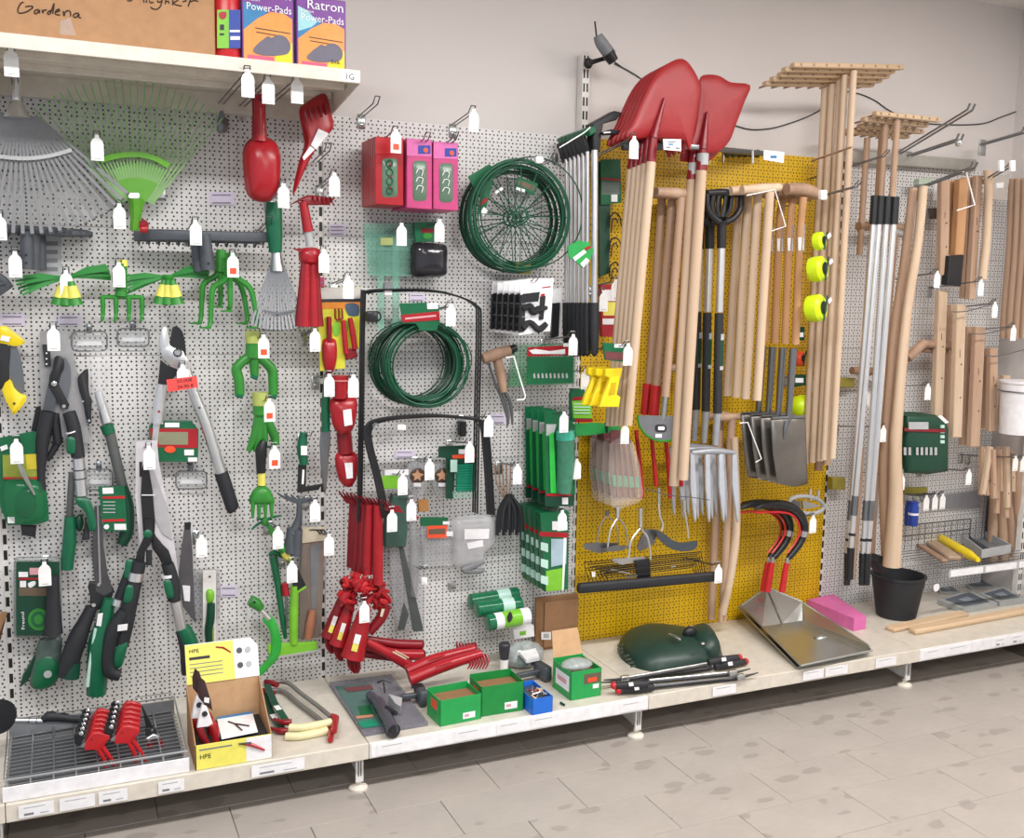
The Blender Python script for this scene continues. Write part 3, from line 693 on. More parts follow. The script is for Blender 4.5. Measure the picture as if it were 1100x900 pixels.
t.p('neck', path([(565, 165), (590, 310)], .15, [4.5, 5.5], 12), 'red'); t.p('ferrule', path([(590, 310), (600, 380)], .15, [4.2, 4.4], 12), 'grey_light'); t.done()
t = T('hand_fork', 'red plastic hand broom with flared bristle end, below the small red rake', 'hand broom')
t.p('collar', dome(sm2([(545, 400), (590, 385), (640, 395), (642, 460), (600, 475), (550, 460)], 3), .15, .04, 4, e=.5), 'red')
t.p('shoulder_tip', prism([(512, 392), (560, 390), (560, 410)], .18, .01), 'red_deep')
for i in range(5): t.p('bristle_tuft', path([(570+15*i, 455), (560+18*i, 600), (548+23*i, 768)], .16+.006*(i % 2), [3.4, 4.4, 5.6], 10), 'red' if i % 2 else 'red_deep')
t.done()
hook(470, 82, .24, 'wire hook with tag on the green handle of the silver fan rake'); hook(716, 30, .2, 'wire hook with tag above the small red rake'); hook(666, 400, .2, 'wire hook with tag beside the red hand broom')
ticket(690, 272, 772, 330, 'pale paper label left of the pale green holders', lines=3); ticket(632, 530, 668, 578, 'dark purple sticker on the pegboard above the red tool set', mat='magenta', lines=1)
# ================================================================ bay 1: cutting tools
crop(0, 0, 1)
holder(77, 356, 115, 377, 'empty clear label holder right of the grey carded loppers', .02)
holder(126, 353, 160, 372, 'empty clear label holder left of the silver lopper')
holder(189, 506, 222, 525, 'empty label holder with a bent wire below the green tool carton')
holder(92, 504, 121, 526, 'empty label holder behind the grey-shafted lopper')
# folding saw, yellow and black
crop(0, 340, 7.5)
t = T('folding_saw', 'yellow and black folding pruning saw at the left picture edge', 'saw')
t.p('yellow_end', prism(sm2([(-20, 90), (50, 80), (90, 110), (190, 190), (195, 215), (130, 240), (60, 225), (-20, 200)], 3), .07, .022, .005), 'yellow')
t.p('grip', prism([(-60, 200), (0, 205), (85, 245), (72, 400), (75, 500), (10, 585), (-60, 640)], .066, .02, .004), 'black_soft')
t.p('blade', prism(sm2([(90, 250), (130, 245), (165, 330), (190, 470), (195, 610), (140, 610), (95, 520), (75, 400)], 3), .055, .004), 'steel_dark')
q = t.p('yellow_grip', prism(sm2([(80, 505), (110, 570), (160, 620), (210, 640), (205, 690), (120, 785), (95, 770), (15, 590)], 2), .072, .024, .006), 'yellow')
t.p('hole', lathe([(.0035, 0), (.0035, .002)], U(115, 700, .078), (0, -1, 0), 12), 'black', q)
t.p('barcode_label', prism([(15, 150), (85, 165), (70, 205), (0, 190)], .0785, .002), 'ticket', sm=None); t.done()
# grey carded anvil loppers (front)
t = T('lopper', 'black anvil lopper on a grey card with green and black grips', 'lopper')
t.p('backing_card', prism([(320, 115), (545, 110), (570, 230), (600, 330), (730, 1010), (560, 1025), (330, 800)], .045, .003), M('card_grey', '#9b9a9d', .5), label='grey backing card', sm=None)
t.p('hang_strip', prism([(340, 225), (400, 225), (412, 400), (362, 405)], .052, .004), 'print_dark', sm=None)
for y in (295, 340, 382): t.p('emblem', lathe([(.0028, 0), (.0028, .001)], U(375, y, .056), (0, -1, 0), 12), 'ticket')
t.p('blade', prism(sm2([(510, 335), (555, 380), (570, 450), (565, 560), (530, 680), (480, 600), (470, 520)], 3), .058, .005), 'steel_dark')
t.p('hook_blade', prism(sm2([(440, 330), (480, 318), (515, 350), (515, 420), (490, 470), (455, 590), (400, 560), (400, 480), (425, 420)], 3), .066, .01, .002), 'black')
t.p('lever_arm', prism([(385, 545), (460, 520), (500, 600), (560, 710), (545, 745), (500, 740)], .068, .012, .002), 'black')
t.p('pivot_bolt', lathe([(.008, 0), (.008, .004), (.005, .006)], U(435, 540, .072), (0, -1, 0), 14), 'chrome'); t.p('pivot_bolt', lathe([(.007, 0), (.005, .004)], U(515, 722, .072), (0, -1, 0), 14), 'chrome')
t.p('arm', prism([(385, 560), (440, 590), (455, 660), (430, 765), (345, 750)], .064, .01), 'grey_dark')
t.p('handle_tube', path([(390, 765), (345, 1000), (330, 1250), (340, 1400)], .06, [7, 6.5, 4, 3.6], 10), 'black_soft')
t.p('handle_tube', path([(555, 770), (595, 900), (630, 1130)], .075, [6.2, 6.5, 6.5], 10), 'black_soft')
t.p('white_band', path([(582, 920), (586, 930)], .075, [6.9, 6.9], 10, sm=False), 'ticket')
t.p('green_inlay', dome(rc(535, 965, 610, 1110, 30), .092, .006), 'green')
t.p('silver_tube', path([(632, 1140), (660, 1440)], .075, [5.6, 5.6], 10), 'alu')
for y in (1230, 1300): t.p('tie_band', path([(640+(y-1230)*.1, y), (641+(y-1230)*.1, y+8)], .075, [6, 6], 10, sm=False), 'black')
crop(0, 450, 7.5)
g = prism(sm2([(610, 640), (700, 640), (745, 700), (770, 800), (775, 880), (740, 905), (715, 890), (690, 760), (620, 690)], 3), .09, .028, .006)
t.p('green_grip', g, 'green'); t.p('grip_tip', prism([(690, 800), (720, 900), (725, 970), (660, 980), (680, 880)], .08, .02, .004), 'black_soft')
t.done()
crop(0, 0, 1); hook(57, 351, .15, 'wire hook with tag on the grey carded lopper')
# second carded lopper (behind, left)
t = T('lopper', 'black-handled lopper half hidden behind the grey card, green grip at the bottom', 'lopper')
crop(0, 340, 7.5); t.p('sheath', prism([(290, 730), (330, 720), (335, 920), (250, 920)], .03, .014, .003), 'black'); t.p('arm', path([(440, 780), (450, 880), (470, 1020)], .05, [4.2, 4.4, 4.2], 10), 'black_soft')
crop(0, 450, 7.5); t.p('tube', path([(470, 180), (400, 300), (375, 330)], .045, [4, 3, 2.6], 8) , 'black_soft'); t.p('handle_tube', path([(585, 430), (570, 620), (560, 820)], .05, [3.6, 3.4, 3.4], 10), M('tube_grey', '#5a5d5c', .4))
crop(0, 560, 7.5); t.p('grip', path([(565, -40), (560, 150), (545, 300), (540, 385)], .055, [5, 6.6, 6.4, 6], 12), 'green'); t.p('grip_inlay', dome(sm2([(600, -20), (650, -60), (675, 10), (650, 80), (615, 60)], 3), .05, .012), 'green_dark'); t.done()
# bypass lopper with clear pack
crop(0, 340, 7.5)
t = T('lopper', 'hook-bladed lopper with grey shaft and green collar in clear packaging', 'lopper')
t.p('hook_blade', prism(sm2([(710, 420), (712, 560), (725, 640), (740, 670), (735, 800), (740, 850), (710, 860), (690, 800), (670, 690), (640, 600), (625, 500), (650, 460)], 2), .055, .008, .001), 'black')
t.p('bolt', lathe([(.005, 0), (.004, .003)], U(718, 838, .058), (0, -1, 0), 12)+lathe([(.003, 0), (.003, .002)], U(668, 682, .058), (0, -1, 0), 12), 'chrome')
t.p('clear_pack', dome(sm2([(720, 290), (860, 300), (850, 500), (850, 700), (800, 780), (745, 740), (735, 560)], 3), .05, .03, 3, e=.5), 'film', label='clear plastic cover')
t.p('upper_tube', path([(790, 600), (860, 850)], .045, [4, 5.4], 10), 'alu')
crop(0, 450, 7.5)
t.p('collar', path([(855, 45), (880, 115)], .048, [6.6, 6.2], 12), 'green'); t.p('shaft', path([(885, 115), (985, 540)], .048, [5.2, 5.2], 12), M('tube_grey'))
t.p('grip', path([(975, 540), (1020, 700), (1020, 900), (980, 1010)], .05, [6.4, 7, 7, 5], 12), 'green_dark'); t.done()
t = T('carded_tool', 'green card with red stripe and barcode hanging on the grey-shafted lopper', 'card')
b = t.p('card', prism([(790, 540), (1000, 535), (1030, 900), (830, 900)], .075, .004), 'green_pack', sm=None); t.parts[-1] = (*t.parts[-1][:1], prism([(790, 545), (1000, 540), (1030, 905), (835, 905)], .085, .004), *t.parts[-1][2:])
for y in (625, 810): t.p('red_stripe', prism([(825, y), (1005, y-5), (1006, y+15), (826, y+18)], .0868, .0015), 'red_bright', b, sm=None)
t.p('barcode', prism([(920, 845), (1015, 845), (1017, 893), (922, 893)], .0868, .0015), 'ticket', b, sm=None); t.p('white_field', prism([(825, 555), (912, 552), (915, 600), (827, 603)], .0868, .0015), 'ticket', b, sm=None)
for i in range(4): t.p('print_line', prism(rc(830, 665+28*i, 930, 672+28*i), .0868, .0015), 'grey_light', b, sm=None)
t.p('seal', lathe([(.008, 0), (.008, .001)], U(858, 868, .0855), (0, -1, 0), 14), 'ticket', b); t.done()
# silver lopper with red price label
crop(150, 340, 7.5)
t = T('lopper', 'large silver bypass lopper with black blade and open handles', 'lopper')
t.p('hook_jaw', prism(sm2([(190, 85), (215, 90), (235, 150), (245, 230), (290, 255), (340, 270), (375, 330), (390, 360), (375, 410), (310, 425), (240, 390), (180, 310), (165, 220), (170, 130)], 3), .07, .009, .002), 'alu')
t.p('blade', prism(sm2([(270, 85), (320, 90), (355, 150), (370, 250), (372, 320), (330, 270), (245, 240), (255, 150)], 3), .06, .006), 'black')
t.p('pivot_bolt', lathe([(.011, 0), (.011, .004), (.007, .007), (.007, .009)], U(307, 290, .074), (0, -1, 0), 16), 'chrome')
t.p('pivot_ring', lathe([(.014, 0), (.014, .002)], U(307, 290, .073), (0, -1, 0), 20), 'black')
t.p('arm_sheath', prism([(170, 350), (225, 395), (300, 425), (300, 470), (215, 545), (150, 540)], .064, .014, .003), 'black')
t.p('handle_tube', path([(182, 545), (160, 700), (140, 860)], .064, [5.4, 5.8, 6], 12), 'alu'); t.p('handle_tube', path([(375, 420), (430, 600), (540, 880), (660, 1270)], .072, [4.6, 5.6, 5.8, 5.8], 12), 'alu')
t.p('emblem', lathe([(.004, 0), (.004, .001)], U(155, 765, .085), (0, -1, 0), 12), 'red'); t.p('emblem', lathe([(.004, 0), (.004, .001)], U(482, 735, .09), (0, -1, 0), 12), 'grey_dark')
t.p('grip', path([(655, 1255), (690, 1360), (745, 1530), (760, 1560)], .072, [7, 7.2, 7, 5.5], 12), 'black_soft')
t.p('lower_tube', path([(135, 860), (110, 1100)], .05, [5, 5], 10), 'alu'); t.done()
hook(345, 395, .12, 'wire hook with white tag above the red price slip')
t = T('price_slip', 'bright red price slip stuck over the silver lopper', 'price slip')
b = t.p('slip', prism([(215, 508), (460, 480), (472, 570), (232, 608)], .128, .002), M('slip_red', '#f4504a', .6), sm=None)
t.p('lettering', ptext('50,00€', (300, 535), (425, 520), .1285, 26), 'print_dark', b, sm=None); t.p('lettering', ptext('34,90 €', (305, 582), (435, 566), .1285, 26), 'print_dark', b, sm=None); t.done()
# green tool carton
crop(100, 440, 7.5)
def pack(lab, o, d, t_, mat, bands=(), name='carton_pack', cat='pack', grp='green carded tools', extra=None, dn=None):
    t = T(name, lab, cat, grp); b = t.p('pack_body', prism(o, d, t_, .001), mat, sm=None)
    for i, (n, pl, m) in enumerate(bands): t.p(n, prism(pl, d+.0018+.0006*(i if len(bands) < 12 else i % 4), .0014), m, b, sm=None)
    if extra: extra(t, b)
    return t.done()
pack('green carton with red picture band hung behind the hedge shears tag', [(480, 95), (795, 95), (850, 160), (845, 420), (530, 418), (455, 240), (455, 140)], .06, .03, 'green_pack',
     [('red_band', [(460, 150), (840, 155), (840, 310), (470, 300)], 'red'), ('picture', [(520, 180), (765, 180), (765, 282), (530, 282)], M('print_olive', '#8a8a70', .4)), ('white_label', rc(578, 105, 695, 142), 'ticket'), ('barcode', rc(735, 322, 812, 368), 'ticket'), ('barcode', rc(765, 385, 840, 418), 'ticket'), ('seal', ell(620, 320, 45, 28, 16), 'orange')])
# hedge shears
t = T('hedge_shears', 'large hedge shears with black handles and green inlays, blades up on a white card', 'shears')
b = t.p('blade_card', prism([(345, 255), (515, 245), (530, 420), (590, 720), (660, 1100), (690, 1350), (640, 1350), (560, 1130), (380, 1130), (340, 700)], .09, .003), M('card_lilac', '#cfcbd0', .5), label='pale grey blade card', sm=None)
t.p('hanger_strip', prism([(372, 420), (395, 420), (392, 540), (374, 540)], .0915, .002), 'print_dark', b, sm=None)
crop(100, 440, 7.5); t.p('blade', prism([(420, 400), (440, 420), (480, 650), (500, 900), (495, 1000), (405, 1000), (385, 700), (395, 480)], .1, .006), 'black'); t.p('blade', prism([(440, 420), (470, 440), (600, 780), (640, 1050), (560, 1000), (500, 880)], .094, .004), M('blade_grey', '#bdbbbf', .35, .3), sm=None)
t.p('tie_wire', path([(390, 688), (495, 688)], .105, .6), 'ticket')
crop(100, 550, 7.5)
t.p('pivot', lathe([(.014, 0), (.014, .008), (.008, .012)], U(438, 172, .105), (0, -1, 0), 16), 'green'); t.p('pivot_bolt', lathe([(.005, 0), (.004, .004)], U(432, 100, .106), (0, -1, 0), 12), 'chrome')
t.p('crank_arm', prism([(410, 60), (480, 60), (490, 180), (460, 260), (420, 320), (410, 430), (330, 430), (360, 320), (410, 210)], .108, .014, .003), 'black'); t.p('crank_arm', prism([(470, 120), (510, 200), (560, 260), (610, 310), (650, 430), (560, 430), (520, 350), (480, 300), (470, 220)], .1, .014, .003), 'black')
t.p('buffer', prism([(430, 310), (475, 310), (475, 430), (430, 430)], .1, .016, .003), 'black_soft')
def grip_chain(t, pts, d, rs, mat): t.p('handle', path(pts, d, rs, 12), mat)
grip_chain(t, [(375, 400), (300, 700), (265, 900), (230, 1080)], .115, [6.6, 8, 7.5, 6.4], 'black_soft')
grip_chain(t, [(330, 380), (255, 600), (215, 700)], .095, [5, 6, 5.6], 'black_soft')
for o in ([(270, 385), (325, 390), (325, 470), (300, 535), (250, 530), (255, 450)], [(275, 590), (325, 600), (320, 690), (290, 735), (245, 725), (255, 640)]): t.p('green_inlay', dome(sm2(o, 3), .137 if o[0][0] > 272 else .116, .006), 'green')
t.p('silver_band', path([(352, 485), (340, 550)], .116, [7.4, 7.6], 12, sm=False), 'alu'); t.p('silver_band', path([(210, 700), (195, 750)], .1, [5.8, 5.8], 12, sm=False), 'alu')
grip_chain(t, [(600, 420), (640, 560), (655, 710)], .105, [6.2, 7, 6.4], 'black_soft'); t.p('silver_band', path([(606, 498), (610, 520)], .105, [7, 7], 12, sm=False), 'ticket')
t.p('green_inlay', dome(sm2([(570, 555), (625, 550), (650, 640), (645, 690), (600, 690), (575, 620)], 3), .125, .006), 'green')
t.p('silver_tube', path([(665, 715), (705, 900), (715, 950)], .105, [5.6, 5.6, 5.6], 12), 'alu')
crop(0, 660, 7.5)
q = t.p('loop_grip', path([(1010, -30), (920, 120), (880, 260), (870, 400), (900, 470), (965, 490)], .12, [6.6, 7.5, 6.4, 6, 6.4, 5.6], 12), 'black_soft'); t.p('grip_inlay', dome(sm2([(1000, 210), (1030, 230), (1010, 330), (980, 420), (930, 430), (915, 350), (940, 260)], 3), .13, .01), 'green', q); t.p('label', prism([(950, 85), (1030, 75), (1025, 125), (945, 135)], .148, .002), 'ticket', q, sm=None)
crop(100, 550, 7.5)
q = t.p('loop_grip', path([(720, 930), (760, 1010), (790, 1100), (770, 1200), (745, 1290)], .105, [7, 8.5, 8, 7, 5], 12), 'green'); t.p('grip_rib', path([(690, 960), (735, 1080), (740, 1200), (738, 1310)], .112, [3, 5, 4.5, 3], 10), 'black_soft', q); t.done()
crop(0, 0, 1); hook(160, 480, .16, 'wire hook with tag on the white card of the hedge shears')
# folded grass shears
crop(0, 560, 7.5)
t = T('hedge_shears', 'closed hedge shears in clear film with long green handles, left of the open ones', 'shears')
t.p('blade', prism([(760, -120), (810, -130), (835, 200), (870, 430), (910, 560), (840, 600), (770, 560), (745, 300)], .08, .008, .001), M('blade_dark', '#55565a', .35, .5)); t.p('blade_edge', prism([(780, -180), (790, -180), (815, 500), (800, 520)], .084, .004), 'steel')
t.p('pivot_bolt', lathe([(.006, 0), (.005, .004)], U(795, 508, .084), (0, -1, 0), 12)+lathe([(.007, 0), (.006, .005)], U(755, 672, .086), (0, -1, 0), 12), 'chrome')
t.p('hinge_body', prism(sm2([(720, 490), (900, 520), (905, 600), (830, 700), (740, 700), (725, 600)], 2), .078, .016, .003), 'black_soft')
t.p('handle', path([(740, 690), (680, 820), (630, 930), (560, 1130), (535, 1250)], .085, [5.5, 7, 9, 9.5, 8], 12), 'black_soft'); t.p('handle_tip', path([(590, 1130), (565, 1255)], .09, [7, 8.6], 12), 'green_dark')
t.p('handle', path([(880, 620), (850, 780), (800, 1000), (775, 1390)], .09, [5, 7.5, 11, 9.5], 12), 'green'); t.p('silver_mark', prism([(790, 745), (830, 740), (815, 845), (775, 840)], .115, .004), 'ticket', sm=None); t.p('handle_edge', path([(770, 860), (725, 1160), (705, 1330)], .11, [1.5, 2, 2], 8), 'mint')
t.done()
# green tool packs at left edge
crop(0, 450, 7.5)
t = T('carded_tool', 'green blister card with fruit picture and red line at the left edge', 'blister pack', 'green blister packs')
b = t.p('card', prism(sm2([(-40, 160), (260, 100), (345, 110), (350, 400), (390, 700), (395, 820), (300, 850), (60, 855), (0, 700)], 1), .06, .006), 'green_pack', sm=None)
t.p('picture', prism([(20, 290), (330, 280), (330, 465), (25, 470)], .064, .002), M('print_leaf', '#8f9a3a', .4), b, sm=None); t.p('picture', prism([(205, 285), (320, 280), (320, 400), (215, 410)], .0655, .002), M('print_fruit', '#cdbb34', .4), b, sm=None)
t.p('red_line', prism(rc(30, 468, 325, 485), .0655, .002), 'red_bright', b, sm=None)
t.p('blister', dome(sm2([(40, 500), (330, 500), (370, 780), (240, 840), (70, 800)], 3), .064, .035, 4), 'film_green', b, label='clear blister')
t.p('emblem', prism(sm2([(120, 640), (190, 560), (280, 600), (290, 720), (220, 800), (130, 760)], 3), .066, .003), 'green_dark', b)
t.p('shears_blade', path([(155, 340), (185, 430), (280, 610)], .1, [2, 2.4, 1], 8), 'steel'); t.p('white_label', prism([(60, 790), (118, 790), (118, 840), (62, 840)], .068, .002)+prism([(0, 225), (55, 205), (65, 240), (10, 260)], .068, .002), 'ticket', b, sm=None)
t.p('black_tip', prism([(165, 850), (295, 865), (285, 955), (175, 935)], .058, .02, .004), 'black'); t.done()
hook(130, 170, .14, 'wire hook with tag on the green blister card at the left edge')
crop(0, 560, 7.5)
t = T('carded_tool', 'rounded clear clamshell pack with green insert card, lower left', 'blister pack', 'green blister packs')
b = t.p('clamshell', prism(rc(110, 295, 500, 940, 40), .06, .018, .006), M('film_dark', '#8a9090', .2, 0, .1, 30, alpha=.55), label='clear clamshell'); b = t.p('insert_card', prism(rc(130, 325, 480, 920, 10), .0685, .003), 'green_dark', sm=None)
t.p('red_line', prism(rc(150, 455, 320, 470), .0705, .002), 'red', b, sm=None); t.p('picture', prism(rc(150, 535, 390, 600), .0705, .002), M('print_brown', '#6a5a4a', .4), b, sm=None)
t.p('white_label', prism(rc(150, 408, 225, 448), .0705, .002)+prism(rc(160, 480, 210, 530), .0705, .002)+prism(sm2([(225, 500), (280, 480), (285, 510), (240, 535)], 2), .0705, .002), 'ticket', b, sm=None); t.p('pink_label', prism(rc(238, 375, 315, 430), .0705, .002), M('print_rose', '#d9a0a8', .4), b, sm=None)
for i, r in enumerate((85, 62, 36)): t.p('emblem_ring', prism(ell(310, 790, r, r*1.05, 24), .0706+.0008*i, .001), ('leaf', 'green_pack', 'leaf')[i], b, sm=None)
t.p('lettering', text('Freund', U(200, 870, .072), V((0, 0, 1)), V((-1, 0, 0)), .009, width=.055), 'ticket', b, sm=None)
t.p('tool_handle', path([(430, 440), (430, 700), (430, 900)], .095, [5, 7, 9], 12), 'black_soft'); t.done()
hook(357, 335, .15, 'wire hook with tag on the clear clamshell pack')
crop(0, 660, 7.5)
t = T('folding_saw', 'green and grey folding saw handle pointing down, lower left', 'saw')
t.p('body', prism(sm2([(320, 215), (490, 190), (490, 330), (480, 480), (430, 570), (330, 605), (260, 590), (240, 520), (280, 380)], 3), .06, .022, .006), M('grip_grey_green', '#4a5a54', .4)); t.p('green_grip', prism(sm2([(300, 380), (400, 340), (470, 400), (465, 500), (400, 580), (320, 600), (260, 580), (270, 480)], 3), .067, .006, .003), 'green_pack')
t.p('pivot_disc', lathe([(.012, 0), (.012, .003)], U(385, 480, .07), (0, -1, 0), 16), 'grey_light'); t.p('second_grip', prism([(280, 330), (300, 380), (220, 540), (160, 590), (180, 500)], .05, .016, .003), 'green_dark'); t.done()
one('wooden_board', 'brown cardboard corner poking in at the left picture edge', 'board', prism([(-60, 470-0), (0, 0), (55, 0), (0, 200), (-60, 300)], .1, .03), 'cardboard_dark', sm=None)
one('round_brush', 'black round disc with grey shaft at the left edge above the wire basket', 'brush', lathe([(.05, 0), (.052, .01), (.045, .025)], U(-25, 820, .3), (.35, -.9, 0), 24), 'black')
t = T('lopper', 'telescopic tool lying behind the basket with steel shaft and black grip', 'pole tool')
t.p('shaft', path([(95, 850), (345, 855)], .2, [2.6, 2.6], 12), 'alu'); t.p('ring', path([(228, 852), (234, 853)], .2, [3, 3], 12, sm=False)+path([(290, 853), (296, 853)], .2, [3, 3], 12, sm=False), 'black'); t.p('grip', path([(345, 850), (400, 820), (560, 835), (640, 840)], .2, [3, 5, 4, 4], 10), 'black_soft'); t.done()
# pruning saw blades and card on the right of the shears
crop(100, 550, 7.5)
t = T('saw_blade', 'dark grey pull saw blade hanging beside the hedge shears', 'saw')
t.p('blade', prism([(735, 130), (785, 130), (800, 300), (815, 700), (830, 900), (720, 760), (690, 500), (710, 300)], .05, .004), M('saw_grey', '#5d5b60', .45, .3), sm=None); t.p('hang_tab', prism([(735, 85), (790, 85), (785, 140), (740, 140)], .052, .006), 'black'); b = t.p('label', prism([(720, 590), (782, 595), (780, 720), (735, 715)], .0525, .002), 'ticket', sm=None); t.done()
hook(872, 190, .12, 'wire hook with tag on the dark saw blade')
t = T('carded_tool', 'narrow white card with a lime-handled knife', 'carded tool')
t.p('card', prism(rc(885, 470, 990, 1060, 6), .03, .003), 'white_paint', sm=None); t.p('back_sheet', prism(rc(810, 460, 1020, 860), .015, .002), 'film_grey', sm=None); t.p('sheath', dome(sm2([(910, 640), (940, 620), (975, 640), (970, 720), (920, 735)], 3), .03, .012), 'lime'); t.p('handle', path([(950, 735), (945, 860), (930, 950), (935, 1050)], .036, [4, 4.4, 4, 3.6], 10), 'green_dark'); t.p('hang_hole', lathe([(.004, 0), (.004, .001)], U(940, 520, .031), (0, -1, 0), 12), 'grey_dark'); t.p('print_picture', prism(rc(905, 930, 975, 1055), .0315, .002), M('print_grass', '#9fb04a', .5), sm=None); t.done()
crop(200, 520, 4.5); ticket(165, 490, 250, 545, 'pale paper label right of the narrow white card')
# ================================================================ bay 1: green hand tools and red tools at right
crop(240, 340, 7.5)
def claw(lab, x0, y0, dx, dy, d=.11):
    pass
t = T('hand_cultivator', 'green three-finger hand cultivator with ribbed yellow-green cap', 'cultivator', 'green plastic hand cultivators')
t.p('cap', path([(240, 115), (240, 215)], .11, [8.4, 7.8], 14), M('cap_lime', '#b9c46a', .5)); t.p('neck', path([(238, 210), (235, 330)], .11, [7.2, 8], 14), 'leaf')
for pl, rr in (([(215, 320), (150, 365), (105, 425), (125, 510), (130, 640)], [5, 5, 5.4, 5.4, 5]), ([(245, 320), (248, 400), (250, 490)], [5.4, 5, 4]), ([(270, 310), (330, 360), (390, 430), (400, 520), (400, 645)], [5, 5, 5.4, 5.2, 4.6])):
    q = t.p('finger', path(pl, .11, rr, 10), 'leaf'); e = pl[-1]; t.p('finger_tip', path([(e[0]-32, e[1]-8), (e[0]+24, e[1]+6)], .125, [1.6, 2.6], 8), 'green', q)
t.done(); hook(323, 155, .19, 'wire hook with red-marked tag on the upper green cultivator', red=True)
t = T('hand_cultivator', 'green three-finger hand cultivator folded narrow, below the wider one', 'cultivator', 'green plastic hand cultivators')
t.p('cap', path([(298, 610), (298, 715)], .1, [8.8, 8.2], 14), M('cap_lime')); t.p('neck', path([(296, 710), (294, 790)], .1, [7.4, 7.6], 14), 'leaf')
for pl, rr in (([(285, 780), (265, 900), (240, 1000), (200, 1085)], [4.6, 4.6, 4.6, 2.6]), ([(295, 780), (290, 900), (280, 1000), (262, 1090)], [4.6, 4.8, 4.8, 3]), ([(310, 770), (320, 880), (330, 980), (345, 1010)], [4.6, 4.6, 4.2, 3]), ([(320, 760), (365, 860), (410, 960), (420, 1030)], [4, 4.6, 5, 4])): t.p('finger', path(pl, .1, rr, 10), 'leaf')
t.done(); hook(370, 670, .18, 'wire hook with red-marked tag on the narrow green cultivator', red=True); hook(737, 105, .18, 'wire hook with tag left of the red tool set'); hook(852, 470, .2, 'wire hook with tag on the green-handled dibber')
crop(200, 340, 4.5)
hook(427, 630, .2, 'wire hook with red-marked tag on the green hand fork', red=True)
t = T('hand_fork', 'green hand fork with black grip hanging tines down', 'hand fork')
t.p('grip', path([(378, 600), (362, 650), (362, 755)], .12, [3.4, 6, 4.6], 12), 'black'); t.p('yellow_band', path([(365, 755), (365, 815)], .12, [4, 4.2], 12), 'yellow_pale'); t.p('shoulder', dome(sm2([(330, 830), (365, 812), (400, 830), (420, 870), (420, 905), (310, 905), (312, 860)], 3), .115, .03, 4, e=.6), 'leaf')
crop(200, 520, 4.5)
for i in range(4): t.p('tine', path([(325+29*i, 70), (322+30*i, 120), (322+31*i, 165)], .13, [2.6, 2.2, 1.2], 8), 'leaf')
t.done()
t = T('weeding_claw', 'small green claw with spread legs and yellow-banded handle below the hand fork', 'hand tool')
t.p('body', ball(U(380, 180, .1), .013, .012, .016), 'leaf')
for e in ((315, 220), (340, 170), (462, 152), (410, 230)): t.p('leg', path([(378, 178), ((378+e[0])/2, (178+e[1])/2-6), e], .1, [1.6, 1.4, .8], 8), 'green')
t.p('handle', path([(400, 200), (450, 290), (505, 370)], .1, [2.4, 4.2, 4.6], 10), 'leaf'); t.p('yellow_band', path([(475, 325), (497, 362)], .1, [4.6, 4.9], 10, sm=False), 'yellow_pale'); t.done()
hook(443, 210, .18, 'wire hook with tag on the small green claw'); hook(511, 375, .18, 'wire hook with tag above the lime green hoe')
t = T('hand_hoe', 'lime green hand hoe with wide blade hanging blade down', 'hoe')
t.p('handle', path([(525, 490), (520, 620), (520, 770)], .09, [4, 4.8, 4.4], 12), 'lime'); t.p('blade', prism([(395, 775), (632, 762), (635, 800), (440, 835), (398, 820)], .095, .01, .002), 'lime'); t.p('edge', prism([(440, 832), (634, 800), (636, 806), (440, 842)], .097, .008), 'alu', sm=None); t.p('black_head', prism([(545, 420), (580, 490), (530, 525), (510, 470)], .1, .016, .002), 'black'); t.p('head_rim', prism([(578, 490), (582, 500), (535, 530), (528, 522)], .102, .014), 'lime'); t.done()
t = T('weed_puller', 'thin dark green forked weed puller left of the lime hoe', 'hand tool'); t.p('shaft', path([(420, 350), (445, 500), (465, 650), (480, 745)], .07, [4.4, 3.4, 3, 2], 10), 'green_pack'); t.p('fork_arm', path([(400, 345), (425, 330), (470, 350)], .07, [1.5, 3, 2], 8), 'green_pack'); t.done()
t = T('hand_tool', 'small red-topped steel tool between the green puller and lime hoe', 'hand tool'); t.p('red_grip', path([(475, 480), (483, 535)], .08, [3.4, 3.8], 12), 'red'); t.p('steel_shaft', path([(484, 535), (486, 700)], .08, [1.6, 1.2], 8), 'steel_dark'); t.done()
t = T('sickle', 'bright green curved sickle sheath above the yellow display box', 'sickle')
t.p('blade_sheath', prism(sm2([(370, 655), (415, 640), (445, 690), (460, 760), (450, 830), (400, 890), (355, 930), (345, 905), (395, 850), (412, 790), (405, 710)], 3), .1, .014, .003), M('grass_green', '#2fa53e', .35)); t.p('grip', path([(310, 560), (340, 580), (362, 605)], .1, [5.5, 6, 3.6], 12), 'leaf'); t.p('steel_shaft', path([(360, 605), (400, 650)], .1, [2.6, 3], 10), 'alu'); t.p('hole', lathe([(.004, 0), (.004, .002)], U(330, 570, .12), (0, -1, 0), 10), 'black'); t.done()
one('label_clip', 'small white label clip left of the green sickle grip', 'clip', prism([(300, 590), (325, 625), (305, 650), (300, 640)], .05, .006), 'ticket', sm=None)
